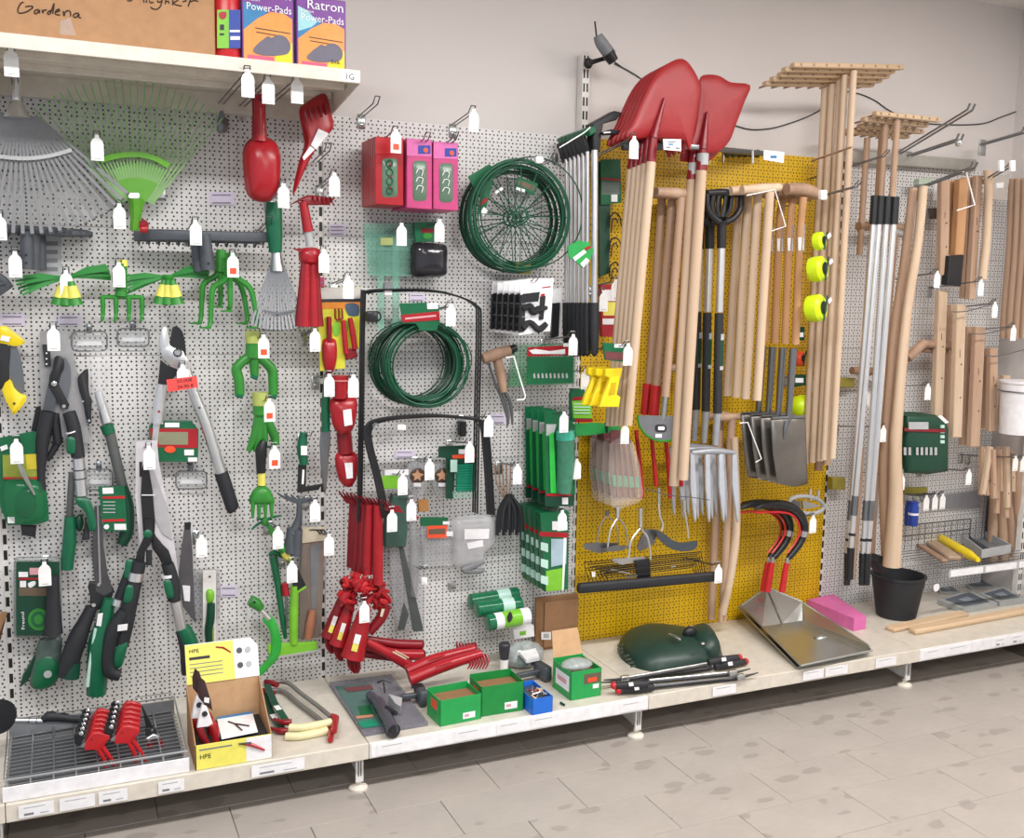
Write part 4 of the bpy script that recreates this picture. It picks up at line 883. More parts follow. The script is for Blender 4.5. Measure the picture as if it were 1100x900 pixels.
# grey mini rakes, transplanting tools
t = T('hand_rake', 'grey metal hand rake with short tines and nested sockets', 'hand rake', None)
for i in range(7): t.p('tine', path([(440+33*i, 42+4*i), (470+25*i, 62+2*i), (528+5*i, 85)], .1, [.8, 1.4, 2], 6), 'grey_dark')
t.p('neck', path([(545, 80), (545, 160), (520, 240)], .1, [2.4, 3.6, 7], 10), 'grey_dark'); t.p('socket', path([(510, 210), (505, 330)], .1, [5, 8], 10)+path([(540, 220), (530, 345)], .11, [5, 6], 10), 'grey_dark'); t.done()
hook(622, 80, .15, 'wire hook with tag on the grey hand rake'); hook(690, 245, .15, 'wire hook with tag on the bagged wooden tool')
t = T('bagged_tool', 'wooden-handled tool in a clear bag with cream header card', 'bagged tool')
t.p('header_card', prism([(560, 210), (675, 205), (678, 270), (562, 285)], .05, .003), 'yellow_pale' if False else M('header_cream', '#d8cdb4', .6), sm=None)
for i in range(3): t.p('claw_print', path([(595+22*i, 222), (630+18*i, 222), (650+14*i, 245)], .0515, [.5, .7, .5], 6), 'print_dark')
t.p('clear_bag', prism([(562, 280), (672, 270), (660, 560), (650, 740), (545, 748), (550, 520)], .045, .012), M('film_brown', '#8f8178', .25, 0, .15, 40, alpha=.8, stretch=(1, 1, .1)), label='clear bag', sm=None); t.p('blade', prism([(600, 300), (650, 290), (625, 600), (605, 610)], .047, .002), 'grey'); t.p('wooden_handle', path([(610, 610), (600, 680), (590, 745)], .055, [3.6, 5, 4.4], 10), M('wood_red', '#b5765a', .5)); t.done()
crop(200, 340, 4.5)
t = T('pruning_saw', 'small green and black knife with bent black blade', 'knife'); t.p('grip', path([(568, 560), (560, 640), (570, 715)], .1, [4, 5.6, 4.4], 12), 'green'); t.p('sheath', prism([(545, 715), (582, 718), (578, 825), (655, 812), (640, 838), (540, 852)], .1, .014, .002), 'black'); t.p('slot_mark', prism([(562, 740), (572, 740), (568, 810), (558, 810)], .102, .002), 'ticket', sm=None); t.p('grip_label', prism(rc(555, 625, 585, 670), .121, .002), 'ticket', sm=None); t.done()
hook(600, 575, .14, 'bare wire hook above the small green knife', tag=False)
t = T('dibber', 'green-handled dibber with long grey pointed blade', 'dibber'); t.p('grip', path([(680, 310), (675, 430), (675, 555)], .13, [3.4, 4.8, 4.4], 12), 'green'); t.p('blade', prism(sm2([(652, 560), (698, 560), (690, 680), (678, 830), (668, 850), (650, 700)], 2), .125, .008, .002), 'steel_dark'); t.done()
hook(690, 285, .26, 'x') if False else None
# red tool set on yellow card
crop(300, 300, 7.5)
t = T('tool_set', 'red hand tool set on a yellow and orange card', 'tool set')
b = t.p('card', prism([(300, 70), (660, 60), (668, 550), (530, 555), (530, 720), (460, 722), (330, 740), (315, 380)], .12, .003), M('card_yellow', '#d9d63a', .45), label='printed card', sm=None)
t.p('header', prism([(302, 72), (660, 62), (660, 155), (306, 160)], .1212, .001), M('header_grey', '#c9c6c0', .5), b, sm=None); t.p('black_line', prism([(306, 160), (660, 155), (660, 182), (306, 186)], .1216, .001), 'print_dark', b, sm=None); t.p('orange_band', prism([(308, 186), (660, 182), (660, 235), (310, 240)], .1214, .001), M('print_amber', '#df8a2c', .45), b, sm=None)
t.p('picture', prism(sm2([(530, 210), (580, 190), (640, 210), (640, 290), (560, 290)], 2), .1225, .001), M('print_flower', '#4a5f78', .5), b, sm=None)
t.p('emblem', prism(ell(460, 400, 28, 60, 16), .1225, .001)+prism(ell(535, 380, 22, 50, 16), .1225, .001), 'lime', b, sm=None)
q = t.p('trowel_handle', path([(400, 300), (402, 400), (405, 500)], .13, [2.6, 3, 2.6], 10), 'red_deep'); t.p('trowel_blade', dome(sm2([(350, 490), (400, 480), (455, 490), (465, 620), (440, 735), (405, 762), (370, 740), (345, 620)], 3), .124, .02), 'red', q)
t.p('fork_handle', path([(515, 330), (525, 450), (540, 600)], .135, [2.4, 3, 3], 10), 'red'); t.p('fork_tine', path([(450, 235), (455, 320), (505, 320)], .13, 1, 6)+path([(480, 235), (482, 318)], .13, 1, 6)+path([(505, 235), (510, 320)], .13, 1, 6), 'red_deep')
t.p('rake_handle', path([(570, 310), (590, 420), (610, 560)], .135, [2.6, 3.2, 3], 10), 'red'); t.p('rake_head', prism([(525, 570), (620, 560), (628, 630), (540, 650)], .13, .03, .004), 'red_deep'); t.done()
hook(555, -20, .19, 'wire hook with tag on the red tool set card')
# red trowels
crop(200, 340, 4.5)
def trowel(d, lab, dx=0, dy=0):
    t = T('trowel', lab, 'trowel', 'red hand trowels hung in a row')
    t.p('handle', path([(745+dx, 285+dy), (745+dx, 395+dy)], d+.012, [8.6, 7.4], 14), 'red'); t.p('handle_rim', path([(745+dx, 305+dy), (745+dx, 311+dy)], d+.012, [9.1, 9.1], 14, sm=False), M('red_pale', '#d98a88', .4))
    t.p('blade', dome(sm2([(697+dx, 400+dy), (757+dx, 385+dy), (822+dx, 395+dy), (822+dx, 480+dy), (805+dx, 545+dy), (758+dx, 572+dy), (715+dx, 540+dy), (697+dx, 470+dy)], 3), d, .03, 4), 'red'); t.p('price_sticker', prism([(758+dx, 452+dy), (798+dx, 446+dy), (804+dx, 522+dy), (766+dx, 530+dy)], d+.033, .002), 'ticket', sm=None); return t.done()
trowel(.16, 'red hand trowel with white sticker, upper one below the tool set'); 
t = T('trowel', 'red hand trowel with white sticker hanging below the upper trowel', 'trowel', 'red hand trowels hung in a row'); t.p('handle', path([(762, 550), (770, 660)], .12, [8, 8.4], 14), 'red_deep'); t.p('blade', dome(sm2([(722, 665), (775, 650), (826, 665), (828, 760), (805, 815), (778, 825), (745, 800), (725, 740)], 3), .12, .03, 4), 'red'); t.p('price_sticker', prism([(766, 708), (804, 706), (806, 780), (776, 784)], .152, .002), 'ticket', sm=None); t.done()
hook(808, 285, .25, 'wire hook with tag right of the red trowel handle')
# red cultivator rakes hanging (fan row of handles)
crop(340, 510, 7.5)
spec = [(300, 240, 285, 740, .08), (340, 250, 320, 770, .11), (385, 255, 365, 790, .14), (430, 258, 410, 800, .17), (495, 262, 495, 880, .2)]
names = ['furthest left', 'second from left', 'third from left', 'fourth from left', 'rightmost and nearest']
for i, (x0, y0, x1, y1, d) in enumerate(spec):
    t = T('hand_rake', 'red hand rake hanging by its toothed head, %s of the row' % names[i], 'hand rake', 'red hand rakes hanging in a row')
    t.p('handle', path([(x0, y0-20), ((x0+x1)/2, (y0+y1)/2), (x1, y1)], d, [4.8, 5.6, 5.8], 10), 'red' if i > 2 else 'red_deep')
    hx = x0-80+20*i; hw = 170; hy = y0-70+10*i
    t.p('head', prism([(hx-20, hy), (hx+hw, hy+20), (hx+hw+40, hy+75), (hx+20, hy+60)], d+.005, .008, .002), 'red_deep')
    for j in range(5): t.p('tooth', path([(hx-10+30*j, hy+6+5*j), (hx-40+30*j, hy-40+5*j, d+.03)], d, [1.3, .7], 6), 'red_deep')
    t.p('hang_hole', lathe([(.0035, 0), (.0035, .002)], U(x1-4, y1-45, d+.0145), (0, -1, 0), 10), 'black'); t.done()
hook(608, 290, .26, 'wire hook with tag right of the hanging red rakes')
crop(340, 610, 7.5)
# lower bundle of red weeding forks
spec = [((230, 180), (95, 560), .12, 8.6), ((290, 230), (170, 620), .15, 9.6), ((400, 300), (290, 720), .2, 13)]
nm = ['leftmost', 'middle', 'largest, right-hand']
for i, (a, b, d, r) in enumerate(spec):
    t = T('hand_weeder', 'red broad-handled weeder with yellow label, %s of the low bundle' % nm[i], 'hand weeder', 'red weeders in a hanging bundle')
    mx, my = (a[0]+b[0])/2, (a[1]+b[1])/2
    t.p('handle', path([a, (mx, my), b], d, [r*.4, r*.75, r], 12), 'red' if i else 'red_deep')
    q = ((mx*.55+b[0]*.45), (my*.55+b[1]*.45)); dx, dy = (b[0]-a[0]), (b[1]-a[1]); L = math.hypot(dx, dy); u = (dx/L, dy/L); w = 70
    kk = (U(*q, d)-CP).length/FOC
    lb = prism(quad((q[0]-u[0]*w, q[1]-u[1]*w), (q[0]+u[0]*w, q[1]+u[1]*w), 34+14*(i == 2)), d+r*kk*.9+.001, .002)
    e = t.p('label', lb, 'yellow_pale', label='yellow and white label', sm=None); t.p('label_top', prism(quad((q[0]-u[0]*w, q[1]-u[1]*w), (q[0]+u[0]*w*.1, q[1]+u[1]*w*.1), 34+14*(i == 2)), d+r*kk*.9+.0022, .001), 'ticket', e, sm=None)
    for j in range(3): t.p('prong', path([(b[0]+(-20+20*j)*r/13, b[1]-30), (b[0]+(-30+34*j)*r/13+10, b[1]+70), (b[0]+(-6+12*j)*r/13+25, b[1]+130)], d, [r*.3, r*.2, .6], 8), 'red_deep')
    for j in range(4): t.p('claw', path([a, (a[0]-35+28*j, a[1]-70-8*(j % 2)), (a[0]-20+40*j, a[1]-95, d+.03)], d+.005*j, [2, 1.8, .8], 8), 'red' if j % 2 else 'red_deep')
    t.done()
t = T('hand_weeder', 'tangle of red weeder claws at the top of the low bundle', 'hand weeder'); rnd = random.Random(3)
for j in range(34):
    x, y = 220+rnd.random()*330, 60+rnd.random()*210+0; t.p('claw', path([(x, y), (x+rnd.uniform(-60, 60), y+rnd.uniform(-40, 60)), (x+rnd.uniform(-50, 80), y+rnd.uniform(40, 100))], .15+.05*rnd.random(), [2.8, 3.8, 1.5], 8), 'red' if j % 3 else 'red_bright')
t.p('shaft', path([(560, 300), (520, 400), (420, 520)], .17, [6, 6, 5], 10), 'red_deep'); t.p('sticker', prism([(525, 330), (550, 330), (530, 395), (512, 390)], .2, .002), M('header_cream'), sm=None); t.done()
hook(385, 275, .26, 'wire hook with tag on the low bundle of red weeders')
# ================================================================ bay 1: base shelf goods
crop(0, 0, 1); S0 = SZ+.001
# wire basket tray
A = US(5, 842, S0); xl = A.x; xr = US(199, 812, S0).x; yf = -SD+.012; yb = -.20
t = T('wire_tray', 'grey wire basket with white front strip on the base shelf', 'basket')
t.p('front_strip', box((xl, yf, S0), (xr, yf+.004, S0+.042), .001), 'ticket', sm=None)
tr = t.p('tray_base', box((xl+.004, yf+.006, S0), (xr-.004, yb, S0+.004), .001), 'grey_dark', sm=None)
t.p('back_plate', box((xl+.004, yb, S0), (xr-.004, yb-.004, S0+.075), .001), 'grey', sm=None)
n = 15
for i in range(n):
    y = yf+.012+(yb-yf-.02)*i/(n-1); t.p('cross_wire', tube([(xl+.004, y, S0+.03), (xr-.004, y, S0+.03+.012*i/n)], .0021, 6), 'steel')
for i in range(9):
    x = xl+.012+(xr-xl-.024)*i/8; t.p('long_wire', tube([(x, yb, S0+.045), (x, yf+.008, S0+.028), (x, yf+.005, S0+.062)], .0023, 6), 'steel')
t.p('top_rim', tube([(xl+.004, yb, S0+.085), (xl+.004, yf+.005, S0+.062), (xr-.004, yf+.005, S0+.062), (xr-.004, yb, S0+.085)], .0028, 6), 'steel')
t.p('back_rail', tube([(xl+.004, yb-.004, S0+.085), (xr-.004, yb-.004, S0+.085)], .002, 6)+tube([(xr-.12, yb-.003, S0+.075), (xr-.12, yb-.003, S0+.1), (xr-.01, yb-.003, S0+.1), (xr-.01, yb-.003, S0+.075)], .0018, 6), 'steel')
t.done()
# packed red secateurs in the tray: two rows of five, each lying on edge
def secateur(px, py, d, sc, lab, grp, front):
    """red secateurs standing upright in the tray, facing the room"""
    t = T('secateurs', lab, 'secateurs', grp); crop(50, 750, 7.857)
    def f(pl): return [(px+x*sc, py+y*sc) for x, y in pl]
    t.p('body', prism(f([(-50, 20), (0, -50), (60, -58), (150, -30), (155, -5), (120, 30), (110, 60), (60, 100), (20, 90), (-60, 95)]), d, .014, .002), 'red_bright')
    if front:
        t.p('handle', path(f([(60, 90), (105, 170), (125, 270)]), d-.004, [2.2, 2, 1.6], 8), 'red_bright'); t.p('handle', path(f([(90, 60), (160, 160), (225, 270)]), d-.004, [2.2, 2, 1.6], 8), 'red_bright'); t.p('pivot', lathe([(.005, 0), (.005, .001)], U(*f([(0, 0)])[0], d+.002), (0, -1, 0), 14), 'red')
    t.p('blade', prism(f([(-50, 20), (-90, 50), (-95, 70), (-55, 68)]), d-.004, .006), 'steel'); t.p('black_grip', prism(f([(-60, -20), (-110, -60), (-150, -30), (-140, 40), (-95, 55)]), d-.003, .012, .002), 'black'); t.p('bolt', lathe([(.006, 0), (.006, .004), (.003, .006)], U(*f([(-85, -50)])[0], d+.006), (-.3, -1, .2), 12), 'chrome'); t.done()
for r, (bx, by, cnt, dxx, dyy, nm) in enumerate(((380, 345, 6, 9, -40, 'left row'), (635, 290, 6, 7, -42, 'right row'))):
    for i in range(cnt):
        secateur(bx+dxx*i, by+dyy*i, .46-.035*i, 1-.03*i, 'red and black secateurs packed in the wire tray, %s, %s' % (nm, ['front', 'second', 'third', 'fourth', 'fifth', 'rearmost'][i]), 'red secateurs packed in the wire tray', i == 0)
crop(50, 750, 7.857)
t = T('secateurs', 'black pointed snips with red handles at the right end of the tray', 'snips')
t.p('blade', prism([(800, 60), (815, 75), (905, 260), (920, 300), (870, 310), (840, 240)], .36, .006, .001), 'black'); t.p('hinge', prism([(830, 250), (930, 260), (935, 310), (840, 320)], .37, .012, .002), 'black_soft'); t.p('spring_band', prism([(835, 345), (900, 305), (955, 318), (965, 345), (900, 345), (860, 368)], .38, .01, .002), 'alu'); t.p('handle', path([(870, 360), (880, 440)], .37, [3.2, 2.8], 10), 'red'); t.p('handle', path([(945, 345), (985, 430)], .37, [3.2, 2.6], 10), 'red'); t.p('bolt', lathe([(.004, 0), (.003, .003)], U(890, 270, .373), (0, -1, 0), 10), 'chrome'); t.done()
# yellow display box with secateurs
crop(190, 690, 6.43)
DF = .545
zf = S0; pA = US(130, 890, S0); pB = US(655, 790, S0)
t = T('display_box', 'open cardboard display box with yellow and white print and a raised lid flap', 'display box')
xA, xB = pA.x, pB.x; yF = (pA.y+pB.y)/2; D_ = .19; yB = yF+D_
zt = U(130, 715, -yF).z
b = t.p('front_wall', box((xA, yF, S0), (xB, yF+.003, zt), .0005), 'yellow_pale', sm=None)
t.p('white_print', box((xA+(xB-xA)*.66, yF-.0004, S0+.001), (xB-.001, yF, zt-.001)), 'ticket', b, sm=None)
zs = .235
for x in (xA, xB-.003):
    s = [V((x, yF, S0)), V((x, yB, S0)), V((x, yB, S0+.185)), V((x, yF, zt))]; t.p('side_wall', poly(s, [q+V((.003, 0, 0)) for q in s]), 'cardboard', sm=None)
t.p('back_wall', box((xA, yB, S0), (xB, yB+.003, S0+.185)), 'kraft', sm=None); t.p('inner_tray', box((xA+.004, yF+.004, S0+.001), (xB-.004, yB-.001, S0+.06)), 'black_soft', sm=None)
# lid flap leaning back
l0 = V((xA+.002, yB-.002, S0+.185)); l1 = V((xB, yB-.002, S0+.185)); up = V((0, .04, .11))
zs_ = [l0, l1, l1+up*.8, l1+up-V((.02, 0, 0)), l0+up]
q = t.p('lid_flap', poly(zs_, [p+V((0, .003, .001)) for p in zs_]), 'ticket', sm=None)
ye = [l0+V((0, -.001, .0)), l0+(l1-l0)*.66+V((0, -.001, 0)), l0+(l1-l0)*.66+up+V((0, -.001, 0)), l0+up+V((0, -.001, 0))]
t.p('yellow_print', poly(ye, [p+V((0, .0008, 0)) for p in ye]), 'yellow_pale', q, sm=None)
X = V((1, 0, 0)); ux = up.normalized(); Wd = xB-xA
def onlid(u, v): return l0+(l1-l0)*u+up*v+V((0, -.0022, 0))
t.p('lettering', text('HPE', onlid(.05, .8), X, ux, .011, width=Wd*.13), 'print_dark', q, sm=None); t.p('print_line', poly([onlid(.05, .62), onlid(.33, .62), onlid(.33, .69), onlid(.05, .69)], [p+V((0, .0006, 0)) for p in (onlid(.05, .62), onlid(.33, .62), onlid(.33, .69), onlid(.05, .69))]), 'print_dark', q, sm=None)
for i in range(4):
    a, e = onlid(.05, .5-.1*i), onlid(.5, .5-.1*i); t.p('print_line', poly([a, e, e+ux*.0022, a+ux*.0022], [p+V((0, .0006, 0)) for p in (a, e, e+ux*.0022, a+ux*.0022)]), 'grey', q, sm=None)
for i in range(2):
    for uu in (.74, .86):
        a = onlid(uu, .72-.38*i); t.p('picture', lathe([(.009, 0), (.009, .0006)], a, (0, -1, .36), 10), 'grey_dark' if uu < .8 else 'grey_light', q)
t.p('secateur_picture', tube([onlid(.42, .88), onlid(.52, .84), onlid(.62, .7)], [.002, .003, .002], 6), 'red', q)
t.p('lettering', text('HPE', (xA+.012, yF-.0012, S0+.032), X, (0, 0, 1), .014, width=Wd*.14), 'print_dark', b, sm=None); t.p('print_line', box((xA+.012, yF-.0008, S0+.057), (xA+.012+Wd*.42, yF-.0002, S0+.061)), 'grey', b, sm=None)
t.p('secateur_picture', tube([V((xA+Wd*.62, yF-.002, S0+.058)), V((xA+Wd*.74, yF-.002, S0+.05)), V((xA+Wd*.9, yF-.002, S0+.028))], [.003, .006, .003], 8), 'red', b); t.p('secateur_picture', tube([V((xA+Wd*.56, yF-.002, S0+.06)), V((xA+Wd*.72, yF-.002, S0+.055))], [.002, .005], 8), 'print_dark', b)
t.done()
def disp_sec(o, d, lab):
    t = T('secateurs', lab, 'secateurs', 'red and white secateurs in the display box')
    f = lambda pl: [(x+o[0], y+o[1]) for x, y in pl]
    t.p('plate', prism(f([(175, 430), (205, 440), (255, 575), (140, 590), (155, 500)]), d, .012, .002), 'ticket'); t.p('blade', prism(f([(165, 245), (195, 270), (235, 400), (245, 470), (200, 440), (150, 380), (145, 310)]), d-.004, .008, .001), M('brown_black', '#3a2426', .4)); t.p('pivot', lathe([(.008, 0), (.008, .003)], U(*f([(192, 492)])[0], d+.002), (0, -1, 0), 14), 'print_dark'); t.p('handle', path(f([(160, 590), (175, 640), (215, 710)]), d, [3.2, 3.4, 3], 10), 'red_deep'); t.p('handle', path(f([(245, 560), (265, 610), (270, 690)]), d, [4, 4, 3.2], 10), 'red'); t.p('mark', prism(f([(190, 380), (225, 385), (222, 420), (188, 412)]), d+.004, .002), 'ticket', sm=None); t.done()
disp_sec((0, 0), -yF-.04, 'red and white secateurs in the display box, front one'); disp_sec((-38, -62), -yF-.09, 'red and white secateurs in the display box, rear one')
t = T('leaflet', 'white leaflet with secateurs drawing lying in the display box', 'leaflet'); a = [US(275, 520, S0+.074), US(520, 480, S0+.074), US(560, 620, S0+.068), US(310, 670, S0+.068)]; a = a[::-1]
b = t.p('paper', poly([p+V((0, 0, .001)) for p in a], a), 'ticket', sm=None); t.p('blue_band', poly([p+V((0, 0, .0016)) for p in (US(275, 532, S0+.074), US(522, 492, S0+.074), US(520, 478, S0+.074), US(275, 518, S0+.074))], [p+V((0, 0, .0008)) for p in (US(275, 532, S0+.074), US(522, 492, S0+.074), US(520, 478, S0+.074), US(275, 518, S0+.074))]), M('print_blue'), b, sm=None)
t.p('drawing', tube([US(355, 545, S0+.076), US(400, 560, S0+.0755), US(500, 575, S0+.074)], .0022, 6)+tube([US(400, 560, S0+.0755), US(450, 605, S0+.074)], .0022, 6), M('brown_black'), b); t.done()
# bow saws
def usp(pl, z): return [US(x, y, z) for x, y in pl]
def bow(z, off, lab):
    t = T('bow_saw', lab, 'bow saw', 'bow saws stacked on the base shelf'); crop(200, 690, 4.5); O = [(x+off[0], y+off[1]) for x, y in ((430, 190), (490, 195), (560, 250), (640, 310), (700, 360))]
    t.p('frame_tube', tube(smooth(usp(O, z), 4), .0075, 10), M('frame_grey', '#8a8683', .35, .4)); t.p('red_corner', tube(smooth(usp([(380+off[0], 190+off[1]), (410+off[0], 195+off[1]), (440+off[0], 205+off[1])], z), 3), [.009, .01, .01]+[.01]*4, 10), 'red_deep')
    t.p('blade_guard', ribbon(usp([(390+off[0], 205+off[1]), (425+off[0], 290+off[1]), (480+off[0], 375+off[1])], z), .022, .005, (0, 0, 1)), 'green_dark'); t.p('guard_label', ribbon(usp([(435+off[0], 305+off[1]), (450+off[0], 325+off[1])], z+.004), .018, .001, (0, 0, 1)), 'ticket')
    t.p('red_tip', tube(smooth(usp([(425+off[0], 372+off[1]), (465+off[0], 385+off[1]), (510+off[0], 385+off[1])], z), 3), [.006]*3+[.01]*4, 10), 'red_deep'); t.p('grip', tube(smooth(usp([(500+off[0], 412+off[1]), (560+off[0], 412+off[1]), (640+off[0], 398+off[1]), (700+off[0], 385+off[1])], z), 4), .0125, 12), M('grip_cream', '#e3dcae', .5)); t.p('red_corner', tube(usp([(705+off[0], 355+off[1]), (722+off[0], 365+off[1]), (715+off[0], 430+off[1])], z), [.009, .012, .009], 10), 'red'); t.done()
bow(S0+.03, (0, 0), 'bow saw with cream grip and green blade guard, upper of two'); bow(S0+.011, (-18, 42), 'bow saw with cream grip, lower of two')
# ticket papers on the front edge
def front_ticket(px0, px1, lab, y0=.4, y1=.95, dark=True, h=.042):
    crop(0, 0, 1); 
    a = [UY for UY in (px0, px1)]; za, zb = SZ-.046, SZ-.004
    def onx(px):
        lo, hi = -2, 3.4
        for _ in range(40):
            m = (lo+hi)/2; v = V((m, -SD-.003, SZ-.025))-CP; x = 550+FOC*v.dot(_r2)/v.dot(_fw)
            if x < px: lo = m
            else: hi = m
        return lo
    xa, xb = onx(px0), onx(px1); e = .0056
    t = T('price_label', lab, 'price label', 'paper price labels on the shelf edge'); b = t.p('paper', box((xa, -SD-e, za+.004), (xb, -SD-e-.0008, zb-.002)), 'ticket', sm=None)
    w = xb-xa; t.p('print_line', box((xa+w*.15, -SD-e-.0012, zb-.012), (xa+w*.75, -SD-e-.0008, zb-.0095)), 'grey_light', b, sm=None)
    if dark: t.p('barcode', box((xa+w*.15, -SD-e-.0013, za+.010), (xa+w*.42, -SD-e-.0008, za+.016)), 'grey', b, sm=None); t.p('price', box((xa+w*.6, -SD-e-.0013, za+.010), (xa+w*.85, -SD-e-.0008, za+.013)), 'grey_light', b, sm=None)
    t.done()
front_ticket(20, 58, 'paper price label with barcode below the wire tray, leftmost'); front_ticket(64, 102, 'plain paper price label below the wire tray', dark=False); front_ticket(106, 137, 'paper price label with barcode below the wire tray, centre'); front_ticket(170, 198, 'paper price label with a small tool drawing below the tray'); front_ticket(270, 327, 'wide paper price label below the bow saws')
# ================================================================ bay 2: upper half
crop(0, 0, 1)
hook(406, 108, .2, 'long empty double-wire hook at the top left of the second bay', tag=False, lift=.1); hook(509, 118, .2, 'long wire hook with tag above the pink packs')
# red and pink ornament packs, three stacks
def opack(x0, y0, x1, y1, d, body, rim, lab, grp, n, pos, kind):
    t = T('blister_pack', lab % pos[0], 'blister pack', grp); crop(370, 90, 7.5)
    b = t.p('pack_body', prism([(x0, y0), (x1, y0+12), (x1, y1+14), (x0, y1)], d, .022, .003), body, sm=None)
    h = y1-y0; t.p('header', prism([(x0+4, y0+4), (x1-4, y0+14), (x1-4, y0+.26*h), (x0+4, y0+.25*h)], d+.0045, .001), rim, b, sm=None)
    w = t.p('window', dome(rc(x0+.25*(x1-x0), y0+.32*h, x1-.2*(x1-x0), y1-.1*h, 30), d+.003, .008, 3), M('ornament_window', '#5f7a66', .25), b, label='clear window over green ornaments')
    cx = (x0+x1)/2+5
    if kind == 0:
        for i in range(4): t.p('ornament', tube([pp(q, d+.0125) for q in ell(cx, y0+h*(.4+.13*i), 24, 30, 12)], .0022, 6, close=True), 'green', w)
        for i in range(3): t.p('berry', ball(U(cx+4, y0+h*(.42+.17*i), d+.012), .005, .004, .005, 8, 6), 'red_deep', w)
    else:
        for i in range(3): t.p('ornament', wire([(cx-30, y0+h*(.5+.12*i)), (cx-10, y0+h*(.44+.12*i)), (cx+25, y0+h*(.46+.12*i)), (cx+15, y0+h*(.54+.12*i))], d+.013, .0016), 'ticket', w)
    if kind: t.p('price_dot', lathe([(.008, 0), (.008, .001)], U(x1-50, y0+.17*h, d+.0065), (0, -1, 0), 14), 'orange', b); t.p('blue_print', prism(rc(x0+95, y0+.1*h, x1-12, y0+.22*h), d+.0062, .0012), 'blue_dark', b, sm=None)
    t.done()
    for i in range(1, n): t.dup(0, .027*i, 0, lab % pos[i])
P6 = ['front one', 'second from the front', 'third from the front', 'fourth from the front', 'fifth from the front', 'rearmost']
opack(245, 425, 475, 970, .2, 'red', 'red_bright', 'red ornament pack in the left of three hanging stacks, %s', 'red ornament packs', 6, P6, 0)
opack(500, 440, 705, 1000, .2, 'magenta', 'pink', 'pink ornament pack with red dot in the middle stack, %s', 'pink ornament packs, middle stack', 6, P6, 1)
opack(715, 465, 915, 1010, .2, 'magenta', 'pink', 'pink ornament pack in the right-hand stack, %s', 'pink ornament packs, right stack', 6, P6, 2)
crop(370, 90, 7.5); hook(415, 375, .26, 'wire hook with red-marked tag on the red ornament packs', red=True); hook(680, 425, .26, 'short bare wire hook on the middle pink packs', tag=False); hook(905, 425, .26, 'short bare wire hook on the right pink packs', tag=False)
# mint plastic racks
crop(370, 210, 7.5)
def mint(d, lab, first=[None]):
    t = T('plant_rack', lab, 'rack', 'pale green clear plastic racks')
    t.p('panel', prism([(150, 230), (560, 235), (520, 650), (195, 640)], d, .003), 'film_mint', sm=None)
    for y in (310, 425, 525, 630): t.p('rib', prism([(150+.1*(y-230), y), (560-.08*(y-230), y+5), (560-.08*(y-230), y+22), (150+.1*(y-230), y+16)], d+.006, .006), 'film_mint', sm=None)
    for x in (265, 385): t.p('leg', prism(rc(x, 320, x+55, 1090 if x < 300 else 1090), d+.004, .004), 'film_mint', sm=None)
    t.p('tab', prism(rc(290, 340, 390, 400), d+.008, .003), M('film_yellow', '#c9d28a', .3, 0, .05, 30, alpha=.6), sm=None); return t.done()
m1 = mint(.05, 'pale green clear plastic rack below the red packs, front one'); m1.dup(.01, .025, .006, 'pale green clear plastic rack behind the front one')
hook(460, 230, .18, 'wire hook with tag on the pale green racks'); hook(765, 200, .18, 'wire hook with tag on the black-bagged pack')
pack('green card with a glossy black bag hanging below it', [(560, 215), (780, 210), (775, 370), (575, 375)], .09, .02, 'green_pack', [('red_print', rc(620, 265, 720, 300), 'red_deep'), ('seal', ell(670, 325, 38, 26, 16), 'leaf')], extra=lambda t, b: (t.p('black_bag', dome(sm2([(540, 395), (620, 380), (740, 385), (820, 410), (820, 560), (810, 645), (680, 660), (545, 650), (535, 520)], 3), .07, .04, 4, e=.6), M('bag_black', '#2e2d33', .15, 0, .2, 20, bump=.6)),), name='bagged_pack', grp=None)
crop(380, 300, 6); ticket(360, 92, 460, 140, 'pale paper label below the black hoop top'); one('hook_tip', 'grey hook tip with white end over the black plant hoop', 'hook', prism([(200, 20), (250, 20), (250, 68), (195, 68)], .14, .02, .002), 'grey'); one('hook_end', 'white plastic hook end in front of the black plant hoop', 'hook end', prism(rc(197, 68, 247, 102, 6), .15, .014, .002), 'tag_white')
# big green wire wheels (plant supports)
crop(485, 160, 6.43); c0 = U(445, 480, .12); kk = (c0-CP).length/FOC
def wheel(cx, cy, d, R, rh, n, lab, a0=0, mat='green_dark', hubs=1):
    c = U(cx, cy, d); t = T('plant_support', lab, 'plant support', 'round green wire plant supports')
    t.p('rim', ring(c, R, .0042, (0, 1, 0), 56, 6), mat); t.p('rim_wire', ring(c+V((0, -.008, 0)), R*.95, .0034, (0, 1, 0), 56, 6), mat); t.p('rim_wire', ring(c+V((.004, .014, .003)), R*1.01, .0034, (.03, 1, 0), 56, 6), mat); t.p('rim_wire', ring(c+V((-.004, .02, -.003)), R*.98, .003, (0, 1, .03), 56, 6), mat); t.p('inner_ring', ring(c+V((.003, .01, 0)), R*.9, .003, (0, 1, 0), 48, 6), mat); t.p('inner_ring', ring(c, R*.86, .0025, (0, 1, 0), 48, 6), mat); t.p('hub_ring', ring(c, rh, .003, (0, 1, 0), 24, 6), mat); t.p('hub_ring', ring(c+V((0, -.01, 0)), rh*.6, .003, (0, 1, 0), 20, 6), mat)
    for i in range(n):
        a = a0+2*math.pi*i/n; u = V((math.cos(a), 0, math.sin(a))); t.p('spoke', tube([c+u*rh, c+u*R*.97+V((0, .004, 0))], .0018, 5), mat)
    return t.done()
